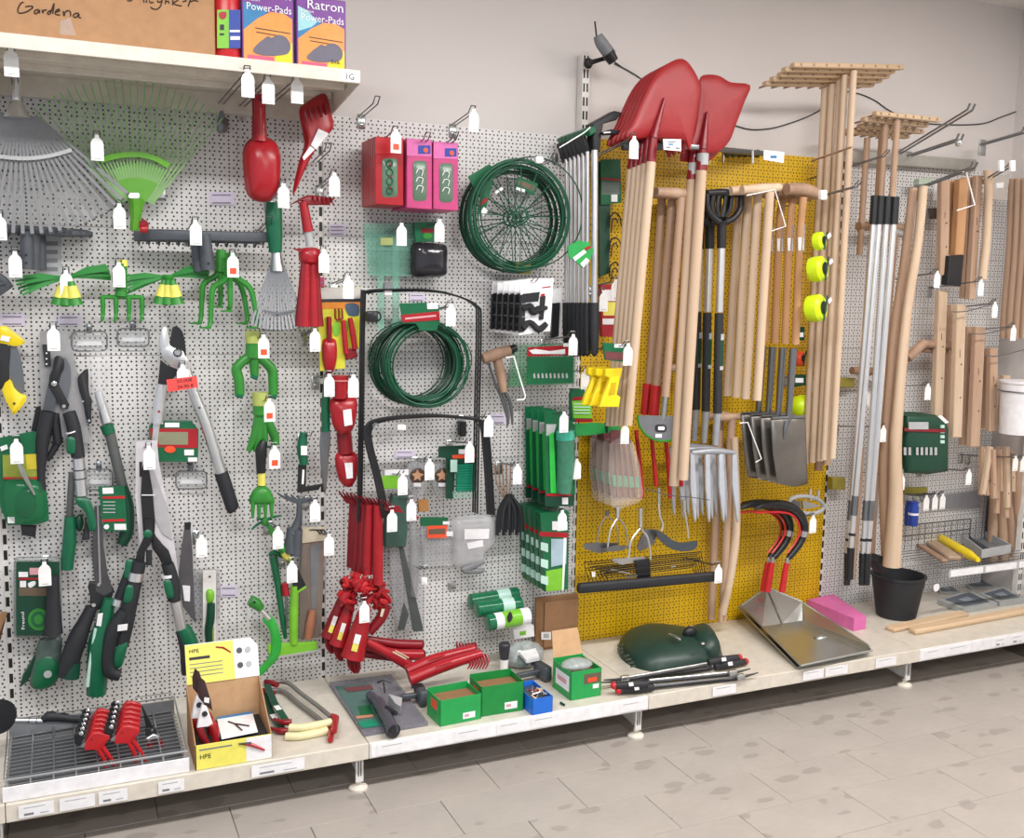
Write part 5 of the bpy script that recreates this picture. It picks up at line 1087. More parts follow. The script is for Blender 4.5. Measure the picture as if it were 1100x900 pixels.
wheel(405, 480, .05, .187, .026, 16, 'round green wire plant support with spokes, nearest the pegboard', .1); wheel(440, 485, .1, .187, .026, 14, 'round green wire plant support with spokes, middle of the stack', .25); wheel(480, 460, .16, .19, .028, 16, 'round green wire plant support with spokes, frontmost', .4, M('green_wire', '#17573c', .35))
one('wire_hoop', 'loose thin green wire hoop leaning over the round plant supports', 'hoop', ring(U(560, 440, .17), .19, .0024, (.1, 1, .05), 56, 6), 'green_dark')
pack('green card with white text tied inside the wire supports, left one', [(115, 190), (260, 105), (310, 140), (260, 330), (225, 470), (185, 440), (200, 340), (150, 260)], .13, .004, 'green_pack', [('barcode', [(195, 440), (225, 400), (252, 425), (222, 468)], 'ticket'), ('red_print', [(190, 375), (245, 330), (255, 350), (200, 395)], 'red'), ('white_text', [(300, 295), (350, 260), (358, 280), (308, 312)], 'ticket')], name='tie_on_card', cat='card', grp='cards tied to the wire supports')
pack('green card with brown picture tied inside the wire supports, right one', [(460, 190), (600, 240), (570, 320), (440, 270)], .14, .004, 'green_pack', [('picture', [(470, 215), (580, 255), (565, 290), (455, 245)], M('print_brown')), ('white_text', [(450, 262), (510, 280), (505, 300), (445, 280)], 'ticket')], name='tie_on_card', cat='card', grp='cards tied to the wire supports')
pack('olive yellow card at the bottom of the round wire supports', [(445, 790), (545, 785), (550, 860), (450, 865)], .1, .004, M('olive', '#9a8f3a', .5), name='tie_on_card', cat='card', grp='cards tied to the wire supports')
one('hook_end', 'white plastic hook end on the round wire supports', 'hook end', prism(rc(585, 50, 635, 98, 12), .22, .012, .003), 'tag_white'); hook(720, 55, .14, 'bare wire hook right of the round wire supports', tag=False)
# green wire coil
crop(380, 300, 6); t = T('wire_coil', 'coil of green coated garden wire with a green header card', 'wire coil'); rnd = random.Random(5); c0 = U(430, 545, .1); kk = (c0-CP).length/FOC
for i in range(30):
    R = (40+rnd.uniform(-3.5, 5))*kk; o = c0+V(((rnd.uniform(-6, 4))*kk, 0, rnd.uniform(-2, 2)*kk)); o.y = -.03-.0048*i
    t.p('strand', ring(o, R, .0032, (rnd.uniform(-.06, .06), 1, rnd.uniform(-.06, .06)), 40, 5), 'green_dark' if i < 23 else 'green_wire')
t.p('loose_strand', tube(smooth([U(115, 590, .12), U(95, 500, .12), U(120, 390, .12), U(190, 320, .12), U(290, 275, .12)], 5), .002, 6), 'green_dark')
for i in range(3): t.p('loose_strand', tube(smooth([U(520+10*i, 305, .14), U(650+15*i, 370, .14), U(700+28*i, 480, .14), U(690+25*i, 600, .14), U(600+30*i, 710, .14), U(440, 790-12*i, .14)], 5), .0022, 6), 'green_wire')
k = t.p('header_card', prism([(295, 155), (470, 150), (550, 170), (555, 270), (535, 330), (430, 330), (400, 285), (315, 285)], .185, .004), 'green_pack', sm=None); t.p('red_band', prism([(310, 230), (552, 205), (555, 262), (318, 278)], .1875, .002), 'red', k, sm=None); t.p('white_label', prism([(472, 155), (540, 150), (545, 190), (475, 192)], .1875, .002), 'ticket', k, sm=None); t.p('print_line', prism([(330, 248), (530, 228), (532, 240), (332, 260)], .1885, .001), M('print_rose'), k, sm=None); t.done()
hook(625, 165, .22, 'wire hook with tag on the green wire coil')
# black plant hoops
def hoop(pl, d, r, lab, n, leg):
    t = T('plant_hoop', lab, 'plant hoop', 'black U-shaped plant hoops')
    for i in range(n): t.p('hoop_rod', tube(smooth([pp((x+(i*leg[0] if j >= 3 else i*2), y+i*leg[1]), d-.012*i) for j, (x, y) in enumerate(pl)], 4), r, 8), 'black')
    return t
crop(0, 0, 1)
t = hoop([(384, 560), (386, 450), (388, 325), (392, 313), (420, 311), (455, 311), (485, 316), (508, 327), (512, 345), (510, 440), (508, 550)], .16, .0034, 'tall black U-shaped plant hoop around the green wire coil', 3, (2.4, .8)); t.p('clamp', prism(rc(394, 334, 406, 346, 3), .17, .02, .003), 'black'); t.p('clamp_ring', ring(U(404, 340, .17), .016, .003), 'black'); t.p('clamp_label', prism(rc(396, 337, 402, 343), .172, .002), 'grey_light', sm=None); t.done()
t = hoop([(412, 556), (402, 510), (393, 475), (393, 458), (408, 450), (450, 446), (485, 447), (512, 451), (517, 458), (521, 500), (524, 552)], .22, .005, 'lower black U-shaped plant hoop with clear clamps', 4, (2.2, .4)); 
for x, y in ((401, 458), (406, 474), (414, 470), (419, 466)): t.p('clamp', lathe([(.008, 0), (.011, .004), (.011, .014), (.008, .018)], U(x, y, .22), (.7, -.6, .3), 10), 'glass_grey')
t.done(); one('hook_end', 'white plastic hook end inside the lower black hoop', 'hook end', prism(rc(427, 456, 436, 462, 1), .2, .012, .002), 'tag_white')
hook(525, 447, .26, 'wire hook with tag at the right end of the lower black hoop'); one('hook_clip', 'black hook clip with white foot between the hoop legs', 'clip', prism(rc(494, 453, 501, 468), .03, .02, .002)+prism(rc(495, 466, 500, 469), .034, .01), 'black')
# bird-shaped carded clips (black parts on white cards)
crop(510, 290, 6.43); t = T('carded_clips', 'white card of black hose clips hanging in a row, front one', 'carded clips', 'white cards of black clips')
b = t.p('card', prism([(320, 80), (545, 55), (520, 420), (305, 450)], .3, .002), 'ticket', label='white card', sm=None)
t.p('clip_panel', prism([(330, 165), (450, 150), (440, 215), (330, 225)], .303, .008, .002), 'black', b); t.p('clip', path([(330, 270), (380, 250), (400, 290), (440, 270), (500, 260)], .306, [3, 4, 4, 4, 2], 8), 'black', b); t.p('clip', path([(330, 400), (380, 360), (440, 410), (495, 370)], .306, [4, 3, 4, 3], 8), 'black', b); t.p('clip', prism([(455, 185), (490, 180), (475, 340), (445, 345)], .305, .01, .002), 'black', b)
for y in (230, 320): t.p('strap', prism([(325, y), (450, y-12), (450, y-4), (325, y+8)], .309, .002), 'film_grey', b, sm=None)
t.p('clip', prism([(318, 172), (352, 168), (344, 425), (308, 430)], .307, .01, .002), 'black', b); t.p('red_mark', prism([(460, 165), (485, 162), (484, 180), (459, 184)], .3065, .002), 'red', b, sm=None); t.p('print_line', prism([(465, 118), (525, 110), (525, 118), (465, 126)], .3015, .001), 'red', b, sm=None); t.done()
for i in range(1, 6): t.dup(0, .05*i, 0, 'white card of black hose clips hanging in a row, %s' % ['', 'second', 'third', 'fourth', 'fifth', 'rearmost'][i])
t = T('carded_clips', 'white card of black clips behind the right end of the row', 'carded clips', 'white cards of black clips'); b = t.p('card', prism([(535, 130), (600, 120), (595, 470), (525, 490)], .05, .002), 'ticket', sm=None); t.p('clip_panel', prism([(540, 230), (590, 225), (580, 455), (530, 470)], .056, .01, .002), 'black', b); t.done()
hook(440, 60, .34, 'bare wire hook carrying the white clip cards', tag=False)
# wooden T-grip tool
t = T('bulb_planter', 'wooden T-grip planting tool with steel tines', 'planter')
t.p('wooden_grip', path([(55, 615), (150, 580), (240, 555)], .12, [5.5, 6.6, 5.8], 12), 'wood_dark'); t.p('grip_cap', path([(240, 555), (285, 535)], .12, [5, 4], 10), 'black'); t.p('wooden_shaft', path([(150, 600), (175, 700), (200, 840)], .11, [5, 5.6, 4], 12), 'wood_dark'); t.p('steel_rod', path([(95, 640), (140, 780), (190, 900), (235, 1060)], .1, [1.2, 1.4, 1.6, 1.2], 8), 'steel_dark'); t.p('tine', path([(190, 850), (215, 930), (230, 1010), (225, 1080)], .1, [2.4, 2, 2, 1], 8), 'steel_dark'); t.p('tine', path([(210, 850), (240, 900), (255, 990), (260, 1070)], .105, [2, 2, 1.8, 1], 8), 'steel_dark'); t.done()
one('price_rail_arm', 'bent white wire arm in front of the green shear pack', 'wire arm', wire([(215, 605), (270, 598), (310, 740), (350, 870), (340, 895), (290, 898)], .25, .0028, 6, 3, False), 'tag_white')
# green clamshell pack
t = T('clamshell_pack', 'wide green clamshell pack with saw blade and red header', 'pack'); b = t.p('card', prism([(250, 520), (640, 505), (700, 560), (690, 790), (360, 800), (240, 810), (260, 620)], .12, .02, .003), 'film_green', label='green clamshell'); t.p('inner_card', prism([(360, 600), (680, 600), (680, 780), (365, 790)], .1235, .002), 'green_pack', b, sm=None); t.p('red_header', prism([(365, 535), (625, 520), (680, 585), (362, 598)], .1265, .002), 'red', b, sm=None); t.p('blade_print', prism([(375, 555), (420, 545), (520, 560), (625, 545), (625, 580), (520, 580), (400, 580)], .129, .002), 'ticket', b, sm=None)
for i in range(9): t.p('saw_tooth', prism([(405+28*i, 720+(3 if i < 2 else 0)), (415+28*i, 712), (420+28*i, 745), (408+28*i, 748)], .1275, .004), 'grey_light', b, sm=None)
t.p('white_corner', prism(rc(612, 505, 655, 530), .13, .002), 'ticket', b, sm=None); t.done(); hook(680, 450, .24, 'wire hook with tag on the green clamshell pack'); hook(763, 690, .16, 'wire hook with tag on the green spray-shaped pack')
# ================================================================ bay 2: lower half
crop(380, 430, 6.43); ticket(285, 345, 420, 400, 'pale paper label inside the lower black hoop'); 
pack('white header card with bright green ties', [(205, 480), (385, 475), (380, 620), (200, 625)], .09, .006, 'film_grey', [('green_ties', rc(195, 520, 310, 610, 8), 'lime'), ('header', [(215, 480), (380, 475), (378, 515), (215, 518)], 'ticket')], grp=None, name='carded_ties'); hook(337, 512, .18, 'wire hook with tag on the bright green ties'); hook(523, 410, .16, 'wire hook with tag between the two twine discs'); hook(800, 290, .2, 'wire hook with tag on the green cord pack')
for i, (cx, lab) in enumerate(((440, 'round clear pack with brown figure print, left one'), (610, 'round clear pack with brown figure print, right one'))):
    t = T('disc_pack', lab, 'pack', 'round clear twine packs'); t.p('clear_pack', prism(sm2([(cx-60, 450), (cx, 425), (cx+60, 450), (cx+65, 560), (cx+40, 660), (cx-40, 655), (cx-65, 560)], 2), .07, .02, .003), 'film_grey', label='clear pack'); b = t.p('disc', lathe([(.028, 0), (.028, .006), (.02, .009)], U(cx, 520, .072), (0, -1, 0), 24), M('disc_brown', '#4a342c', .4)); t.p('star_print', prism(sm2([(cx-40, 510), (cx-10, 500), (cx, 475), (cx+12, 500), (cx+45, 512), (cx+18, 528), (cx+25, 555), (cx, 540), (cx-25, 555), (cx-18, 528)], 1), .0825, .002), M('star_tan', '#c79a78', .5), b); t.p('label', prism(rc(cx-25, 570, cx+25, 595), .083, .003), 'ticket', b, sm=None); t.done()
t = T('cord_pack', 'teal cord skein on a green card with orange print', 'cord pack'); b = t.p('card', prism([(590, 320), (840, 310), (850, 440), (700, 450), (690, 680), (640, 680), (640, 400), (590, 395)], .1, .01), 'green_dark', sm=None); t.p('orange_print', prism([(680, 378), (845, 372), (846, 398), (682, 402)], .1018, .002), 'orange', b, sm=None); t.p('white_label', prism(rc(725, 338, 770, 370), .1018, .002), 'ticket', b, sm=None)
for i in range(11): t.p('cord_turn', path([(708, 452+17*i), (838, 448+17*i)], .112, 1.5, 8), M('teal', '#0f8a6a', .5), sm=40)
t.p('film_end', prism([(680, 632), (855, 628), (850, 672), (690, 682)], .118, .004), 'film_mint', sm=None); t.p('small_label', prism(rc(668, 410, 715, 495), .122, .002), 'mint', sm=None); t.done()
pack('small green carton with orange print below the twine discs', [(445, 690), (515, 685), (520, 765), (450, 770)], .08, .01, M('kraft_green', '#a8763e', .6), [('red_foot', rc(380, 800, 450, 815), 'red')], grp=None); hook(398, 690, .18, 'wire hook with tag in front of the dark green tube')
one('dark_tube', 'dark green folded netting roll hanging behind the red rakes', 'netting', prism([(270, 660), (370, 650), (370, 900), (360, 1010), (215, 1015), (215, 880)], .07, .03, .004), M('netting', '#3a5a50', .5))
crop(400, 540, 6)
t = T('bagged_tubes', 'long clear bags with dark grey tubes reaching down the pegboard', 'bagged goods'); t.p('clear_bag', prism([(110, 190), (310, 170), (330, 460), (330, 820), (160, 820), (120, 500)], .05, .01), 'film_grey', label='clear bag', sm=None); t.p('dark_edge', prism([(160, 200), (180, 200), (325, 800), (325, 828), (265, 830)], .054, .006), M('strap_grey', '#4c5250', .45), sm=None); t.p('grey_strip', prism([(205, 640), (235, 720), (205, 820), (165, 818)], .053, .004), M('strap_grey'), sm=None); t.p('tube', path([(255, 120), (270, 400), (265, 600)], .05, [3, 6, 4], 10), 'film_grey'); t.done()
t = T('bagged_pack', 'flat clear bag with green header and orange print', 'bagged goods'); t.p('clear_bag', prism([(310, 100), (500, 110), (520, 410), (330, 405)], .06, .012), 'film_grey', label='clear bag', sm=None); b = t.p('header', prism([(310, 92), (490, 95), (480, 150), (315, 150)], .068, .004), 'green_pack', sm=None); t.p('orange_print', prism([(355, 150), (480, 145), (478, 225), (355, 228)], .07, .002), 'orange', b, sm=None); t.p('dark_print', prism([(365, 170), (470, 165), (470, 200), (365, 203)], .0715, .002), M('print_brown'), b, sm=None); t.p('label', prism(rc(455, 120, 498, 140), .072, .002)+prism(rc(478, 185, 520, 215), .072, .002), 'ticket', b, sm=None); t.done()
t = T('bagged_pack', 'crumpled clear bag with two white stickers', 'bagged goods'); t.p('clear_bag', dome(sm2([(520, 110), (640, 80), (790, 100), (790, 250), (720, 330), (700, 400), (530, 405), (525, 250)], 3), .05, .03, 4, e=.6), M('film_crumple', '#d4d4d8', .12, 0, .1, 30, alpha=.42, bump=.8), label='crumpled clear bag'); t.p('sticker', prism([(595, 170), (755, 168), (750, 232), (595, 236)], .082, .002), 'ticket', sm=None); t.p('sticker', prism([(610, 260), (712, 240), (716, 280), (618, 300)], .0815, .002), 'ticket', sm=None); t.p('dark_content', path([(580, 435), (640, 410), (720, 380)], .06, [3, 4, 2], 8)+path([(590, 440), (690, 440), (720, 430)], .06, [3, 3, 2], 8), 'grey'); t.done()
one('hook_end', 'white plastic hook end with black clip below the clear bags', 'hook end', prism(rc(316, 485, 355, 528, 3), .12, .012, .002), 'tag_white'); hook(345, 430, .14, 'bare double-wire hook below the clear bags', tag=False, plate=True); one('clip_plate', 'small steel clip right of the bare hook below the clear bags', 'clip', prism(rc(492, 510, 535, 555, 4), .012, .012, .002), 'zinc')
# twine rolls
for i, (p0, p1, d, lab) in enumerate((((625, 640), (940, 590), .05, 'green film-wrapped twine roll, rearmost of three'), ((665, 690), (960, 650), .11, 'green film-wrapped twine roll, middle of three'), ((735, 775), (1010, 725), .17, 'green film-wrapped twine roll with white label, front of three'))):
    t = T('twine_roll', lab, 'twine roll', 'green twine rolls'); a, b = U(*p0, d), U(*p1, d); t.p('roll', tube([a, a+(b-a)*.02, b-(b-a)*.02, b], [.022, .03, .03, .022], 20), 'film_green' if False else M('twine_green', '#1f6f4c', .18, 0, .25, 90)); q = t.p('label_wrap', tube([a+(b-a)*.18, b-(b-a)*.02] if i == 2 else [a+(b-a)*.55, a+(b-a)*.8], .0308, 20), 'ticket' if i == 2 else 'mint'); 
    if i == 2: t.p('green_print', tube([a+(b-a)*.36, a+(b-a)*.78], .0314, 20), 'lime', q); t.p('print_mark', prism(sm2([(870, 735), (890, 700), (905, 740), (880, 775)], 2), d+.033, .002), 'print_dark', q, sm=None)
    t.done()
pack('small white carton below the twine rolls', [(905, 810), (1040, 790), (1045, 860), (915, 880)], .12, .03, 'ticket', [('green_print', [(950, 830), (990, 825), (990, 850), (952, 856)], 'lime')], grp=None); 
# black bristle bundle and brown sticks
crop(520, 430, 6.43); t = T('bristle_bundle', 'bundle of black cable ties hanging by brown wires', 'bundle')
for i in range(12): t.p('black_strip', path([(165+6*(i % 4), 650), (105+13*i, 760), (90+15*i, 930-20*(i % 3))], .08+.006*(i % 3), [2, 2.4, 2], 6), 'black_soft')
for i in range(5): t.p('brown_wire', path([(70+28*i, 440), (85+24*i, 560), (130+10*i, 670)], .07, [.8, .8, .8], 6), 'wood_dark')
t.done(); hook(230, 445, .17, 'wire hook with tag above the black bundle'); hook(35, 120, .05, 'x') if False else None
ticket(45, 95, 150, 165, 'pale paper label behind the wooden T-grip tines')
# tall green packs in a row
t = T('tall_pack', 'tall green pack with clear front and bright green strip, front of four', 'pack', 'tall green clear-fronted packs')
b = t.p('back_card', prism([(420, 80), (545, 75), (625, 170), (630, 650), (425, 660)], .2, .004), 'green_pack', sm=None); t.p('grey_panel', prism([(430, 165), (500, 165), (480, 240), (430, 245)], .2025, .002), 'grey_light', b, sm=None); t.p('green_strip', prism([(450, 235), (480, 220), (500, 640), (460, 640)], .205, .003), M('strip_green', '#35c24a', .3), b, sm=None); t.p('clear_tube', path([(560, 200), (565, 430), (550, 640)], .215, [10, 10, 8], 14), M('tube_teal', '#4f8f74', .15, 0, .15, 40, alpha=.75), label='clear tube'); t.p('tube_cap', path([(560, 205), (562, 270)], .216, [10.2, 10.4], 14), M('tube_cap', '#46b59a', .15, 0, .2, 40)); t.p('red_line', prism(rc(430, 645, 600, 662), .2035, .002), 'red', b, sm=None); t.p('foot_label', prism(rc(540, 672, 580, 718), .2035, .002), 'ticket', b, sm=None); t.p('pack_foot', prism([(420, 655), (625, 650), (620, 730), (425, 735)], .2, .006), 'green_dark', b, sm=None); t.done()
for i in range(1, 4): t.dup(0, .056*i, 0, 'tall green pack with clear front in the row of four, %s' % ['', 'second', 'third', 'rearmost'][i])
hook(552, 85, .27, 'wire hook with tag on the tall green packs'); hook(640, 410, .22, 'wire hook with grey tag right of the tall green packs'); hook(540, 765, .27, 'wire hook with tag on the green cartons')
# green cartons under them
crop(370, 440, 4.5); t = T('carton_pack', 'green and white printed carton in a hanging row, front one', 'carton', 'green hanging cartons')
b = t.p('carton', prism([(945, 500), (1085, 490), (1080, 870), (970, 880)], .2, .03, .002), 'green_pack', sm=None); t.p('red_line', prism([(945, 590), (1082, 595), (1082, 618), (945, 612)], .2035, .002), 'red', b, sm=None); t.p('white_field', prism([(1000, 625), (1075, 625), (1072, 745), (1000, 760)], .2035, .002), M('print_sky', '#a8bfcc', .4), b, sm=None); t.p('lime_field', prism([(975, 780), (1060, 765), (1058, 870), (975, 878)], .2038, .002), 'lime', b, sm=None); t.p('white_label', prism(rc(1005, 540, 1078, 582), .2038, .002), 'ticket', b, sm=None); t.p('white_edge', prism([(1060, 620), (1074, 620), (1060, 872), (1052, 872)], .2042, .002), 'ticket', b, sm=None)
for y in (640, 720, 800): t.p('print_block', prism([(950, y), (985, y+8), (985, y+50), (950, y+38)], .2042, .002), 'mint', b, sm=None)
t.done()
for i in range(1, 5): t.dup(0, .042*i, 0, 'green and white printed carton in a hanging row, %s' % ['', 'second', 'third', 'fourth', 'rearmost'][i])
# ---------------------------------------------------------------- base shelf of bay 2
S0 = SZ+.001
crop(340, 680, 7.5)
def slab(pl, z, h, bev=0):
    a = [US(x, y, z) for x, y in pl]
    if sum(a[i].x*a[(i+1) % len(a)].y-a[(i+1) % len(a)].x*a[i].y for i in range(len(a))) < 0: a = a[::-1]
    return poly([p+V((0, 0, h)) for p in a], a)
t = T('tool_blister', 'large clear blister pack with garden tool lying on the shelf', 'blister pack'); b = t.p('blister_tray', slab([(100, 420), (600, 355), (900, 745), (385, 835)], S0, .012), M('film_tray', '#8d8d98', .2, 0, .1, 30, alpha=.6), sm=None); t.p('card', slab([(150, 430), (420, 400), (600, 740), (370, 770)], S0+.0125, .0008), M('card_teal', '#4f6f6a', .5), b, sm=None)
for z0, m, pl in ((.0135, 'green_pack', [(330, 590), (430, 575), (470, 660), (360, 680)]), (.0142, M('stripe_peach', '#c98a6a', .5), [(315, 670), (455, 655), (462, 672), (322, 690)]), (.0142, M('teal'), [(330, 715), (480, 695), (500, 745), (370, 765)]), (.0142, M('print_maroon', '#6e3c40', .5), [(210, 440), (440, 415), (460, 450), (260, 475)])): t.p('card_print', slab(pl, S0+z0, .0006), m, b, sm=None)
t.p('tool_body', tube(smooth([US(430, 500, S0+.035), US(500, 560, S0+.035), US(560, 660, S0+.035), US(610, 780, S0+.03)], 4), [.016]*4+[.022]*5+[.02]*4, 12), M('plastic_smoke', '#4a4a55', .25)); t.p('tool_end', tube([US(590, 770, S0+.025), US(640, 790, S0+.025)], [.022, .02], 14), 'black'); t.p('tool_trigger', tube([US(560, 600, S0+.055), US(640, 650, S0+.05)], .008, 8), 'black'); t.p('white_part', slab([(580, 560), (690, 590), (680, 660), (640, 640)], S0+.014, .03), 'grey_light'); t.p('wire_loop', tube(smooth([US(490, 400, S0+.02), US(540, 380, S0+.03), US(600, 400, S0+.02)], 3), .003, 6)+tube([US(540, 400, S0+.03), US(550, 480, S0+.03)], .0025, 6), 'black'); t.done()
# red rakes lying / hanging to the right
crop(340, 610, 7.5)
for i, (a, m, e, d, r, lab) in enumerate((((400, 570), (620, 610), (840, 620), .14, 5, 'top'), ((380, 620), (620, 690), (850, 700), .17, 5.5, 'second'), ((360, 690), (500, 700), (700, 720), .14, 5, 'third'), ((400, 590), (600, 700), (780, 810), .2, 5.2, 'front'))):
    t = T('hand_rake', 'red rake handle sticking out right of the low bundle, %s one' % lab, 'hand rake', 'red rake handles beside the low bundle'); t.p('handle', path([a, m, e], d, [r*.7, r, r*1.1], 12), 'red' if i % 2 else 'red_deep'); t.p('handle_end', path([e, (e[0]+16, e[1]+2)], d, [r*1.12, r*.9], 12, sm=False), 'red_deep')
    if i in (1, 3): t.p('label', prism(quad((m[0]+15, m[1]-25), (m[0]+125, m[1]+35), 10), d+.022, .002), M('header_cream'), sm=None)
    t.done()
crop(440, 660, 6.875)
for i, (a, m, e, zz, lab) in enumerate((((-20, 420), (200, 330), (480, 255), .1, 'upper'), ((0, 480), (250, 380), (530, 290), .08, 'lower'))):
    t = T('hand_rake', 'red hand rake lying with tines to the right on the base shelf, %s one' % lab, 'hand rake', 'red hand rakes lying on the shelf'); d = .28+.07*i
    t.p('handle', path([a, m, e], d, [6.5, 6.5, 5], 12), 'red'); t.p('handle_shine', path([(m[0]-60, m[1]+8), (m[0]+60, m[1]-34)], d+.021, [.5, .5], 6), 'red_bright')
    for j in range(7): x = e[0]-110+22*j+i*10; t.p('tine', path([(x, e[1]+25-4*j), (x-18, e[1]-20-4*j, d-.02), (x-26, e[1]-52+2*j, d-.05)] if i == 0 else [(x, e[1]+22-4*j), (x+20, e[1]+70-3*j, d+.02), (x-2, e[1]+112, d+.04)], d, [1.6, 1.4, .7], 6), 'red_deep')
    t.done()
# open green boxes and the blue one
def obox_(c0, c1, dep, h, mat, lab, name='open_box', inner='cardboard_dark', grp='open green boxes on the base shelf', label=True, cut=True):
    """open-topped box standing on the shelf; c0,c1 = front bottom corners in pixels"""
    A, B = US(*c0, S0), US(*c1, S0); t = T(name, lab, 'box', grp); ex = (B-A).normalized(); ey = V((-ex.y, ex.x, 0)); W_ = (B-A).length; z = V((0, 0, 1)); th = .0025
    f = lambda u, v, w: A+ex*(u*W_)+ey*(v*dep)+z*w
    def pan(p0, p1, nrm, hh):
        q = [p0, p1, p1+z*hh, p0+z*hh]; return poly(q, [x+nrm*th for x in q])
    fr = t.p('front_wall', pan(f(0, 0, 0), f(1, 0, 0), ey, h), mat, sm=None); t.p('back_wall', pan(f(0, 1, 0), f(1, 1, 0), ey, h*1.06), mat, sm=None)
    sd = t.p('side_wall', pan(f(0, 1, 0), f(0, 0, 0), ex, h), mat, sm=None); t.p('side_wall', pan(f(1, 0, 0), f(1, 1, 0), -ex, h), mat, sm=None); t.p('contents', poly([f(.02, .03, h*.8), f(.98, .03, h*.8), f(.98, .97, h*.8), f(.02, .97, h*.8)], [f(.02, .03, .001), f(.98, .03, .001), f(.98, .97, .001), f(.02, .97, .001)]), inner, sm=None)
    if label: t.p('label', pan(f(.55, -.006, h*.12), f(.85, -.006, h*.12), ey*.2, h*.24), 'ticket', fr, sm=None); t.p('red_print', pan(f(.59, -.008, h*.19), f(.7, -.008, h*.19), ey*.2, h*.1), M('print_rose'), fr, sm=None); t.p('picture', pan(f(-.002, .7, h*.5), f(-.002, .25, h*.5), -ex*.2, h*.35), 'orange', sd, sm=None)
    return t, f, W_, fr
t, *_ = obox_((225, 828), (528, 768), .105, .085, M('box_green', '#1fa050', .45), 'open green cardboard box of small parts, left one'); t.done()
t, *_ = obox_((528, 755), (840, 705), .105, .1, M('box_green2', '#14893e', .45), 'open green cardboard box of small parts, right one beside the blue bin'); t.done()
t, f, W_, fr = obox_((905, 745), (1055, 718), .14, .055, 'blue', 'small blue plastic bin of metal fittings', 'parts_bin', 'steel_dark', None, label=False); t.done()
rnd = random.Random(2)
for i in range(12): u, v = .15+.7*rnd.random(), .1+.45*rnd.random(); c = f(u, v, .05+.008*rnd.random()); a = rnd.random()*6; one('metal_fitting', 'small shiny metal fitting lying in the blue bin', 'fitting', tube([c-V((math.cos(a)*.012, math.sin(a)*.012, .003)), c+V((math.cos(a)*.012, math.sin(a)*.012, .004))], [.004, .0028], 8), ['chrome', 'wood_pale', 'red_deep', 'steel'][i % 4], group='metal fittings in the blue bin')
# iron boot-scraper brackets (T-shaped irons) behind
def iron(p, q, lab, r=.011):
    t = T('edging_iron', lab, 'iron tool', 'dark grey iron hammers on the shelf'); a, b = US(*p, S0+.03), US(*q, S0+.03); t.p('shaft', bar(a, b, .018, .018, (0, 0, 1), .003), 'grey_dark'); u = (b-a).normalized(); n = V((-u.y, u.x, 0)); t.p('head', obox(b+u*.012, u, n, V((0, 0, 1)), .016, .042, .026, .005), 'grey_dark'); t.p('spur', tube([b+n*.04+V((0, 0, .01)), b+n*.055+V((0, 0, .035))], [.012, .006], 8), 'grey_dark'); return t.done()
iron((-60, 610), (60, 595), 'dark grey iron hammer head left of the green boxes'); iron((790, 455), (960, 420), 'dark grey iron hammer with long shaft between blue bin and right green box')
t = T('marker', 'white and black stub standing behind the green boxes', 'marker'); c = US(697, 425, S0); t.p('white_body', lathe([(.014, 0), (.016, .05)], c, n=14), 'tag_white'); t.p('black_cap', lathe([(.016, 0), (.02, .03), (.022, .055), (.018, .06)], c+V((0, 0, .05)), n=14), M('cap_slate', '#34343c', .5)); t.done()
t = T('plastic_bag', 'crumpled clear bag of grey fittings on the shelf below the twine rolls', 'bag'); c = US(860, 385, S0); t.p('bag', G([V((v.x, v.y, max(v.z, S0+.001)))+V((random.uniform(-.008, .008), random.uniform(-.008, .008), 0)) for v in (ball(c+V((0, .03, .03)), .085, .06, .055, 14, 8)).v], ball(c, 1, 1, 1, 14, 8).f), M('film_bag', '#b4bcbc', .15, 0, .2, 40, alpha=.7, bump=.8), sm=20); t.p('white_card', slab([(810, 300), (930, 270), (960, 340), (860, 360)], S0+.06, .012), 'ticket', sm=None); t.p('dark_card', slab([(800, 320), (870, 300), (880, 375), (810, 390)], S0+.045, .01), M('tag_slate', '#6a7a78', .5), sm=None); t.done()
# flapped green box and brown cardboard
crop(550, 630, 6.92)
t, f, W_, fr = obox_((435, 848), (660, 808), .13, .1, M('box_green'), 'open green box with raised cardboard flap and plastic bag', 'open_box', 'cardboard_dark', 'open green boxes on the base shelf', label=False)
z = V((0, 0, 1)); q = [f(0, 1, .1), f(1, 1, .1), f(.97, 1.3, .19), f(.1, 1.3, .19)]; t.p('flap', poly(q, [p+V((.001, .003, 0)) for p in q]), 'kraft', sm=None)
def fp(u0, u1, w0, w1, o=-.004): q = [f(u0, o, w0), f(u1, o, w0), f(u1, o, w1), f(u0, o, w1)]; return poly(q, [p+(f(0, 1, 0)-f(0, 0, 0)).normalized()*.0004 for p in q])
t.p('picture', fp(.42, .97, .05, .085), M('print_brown'), fr, sm=None); t.p('orange_mark', fp(.55, .85, .055, .07, -.007), 'orange', fr, sm=None); t.p('white_label', fp(.72, .92, .03, .045, -.007), 'ticket', fr, sm=None)
q = [f(-.004, .85, .025), f(-.004, .1, .025), f(-.004, .1, .08), f(-.004, .85, .08)]; t.p('side_label', poly(q, [p+V((.0006, 0, 0)) for p in q]), 'ticket', sm=None); q = [f(-.008, .75, .045), f(-.008, .25, .045), f(-.008, .25, .062), f(-.008, .75, .062)]; t.p('side_print', poly(q, [p+V((.0006, 0, 0)) for p in q]), M('print_rose'), sm=None)
t.p('plastic_bag', ball(f(.45, .45, .1), .06, .04, .022, 12, 8), M('film_bag')); t.done()
a = U(160, 60, .05)
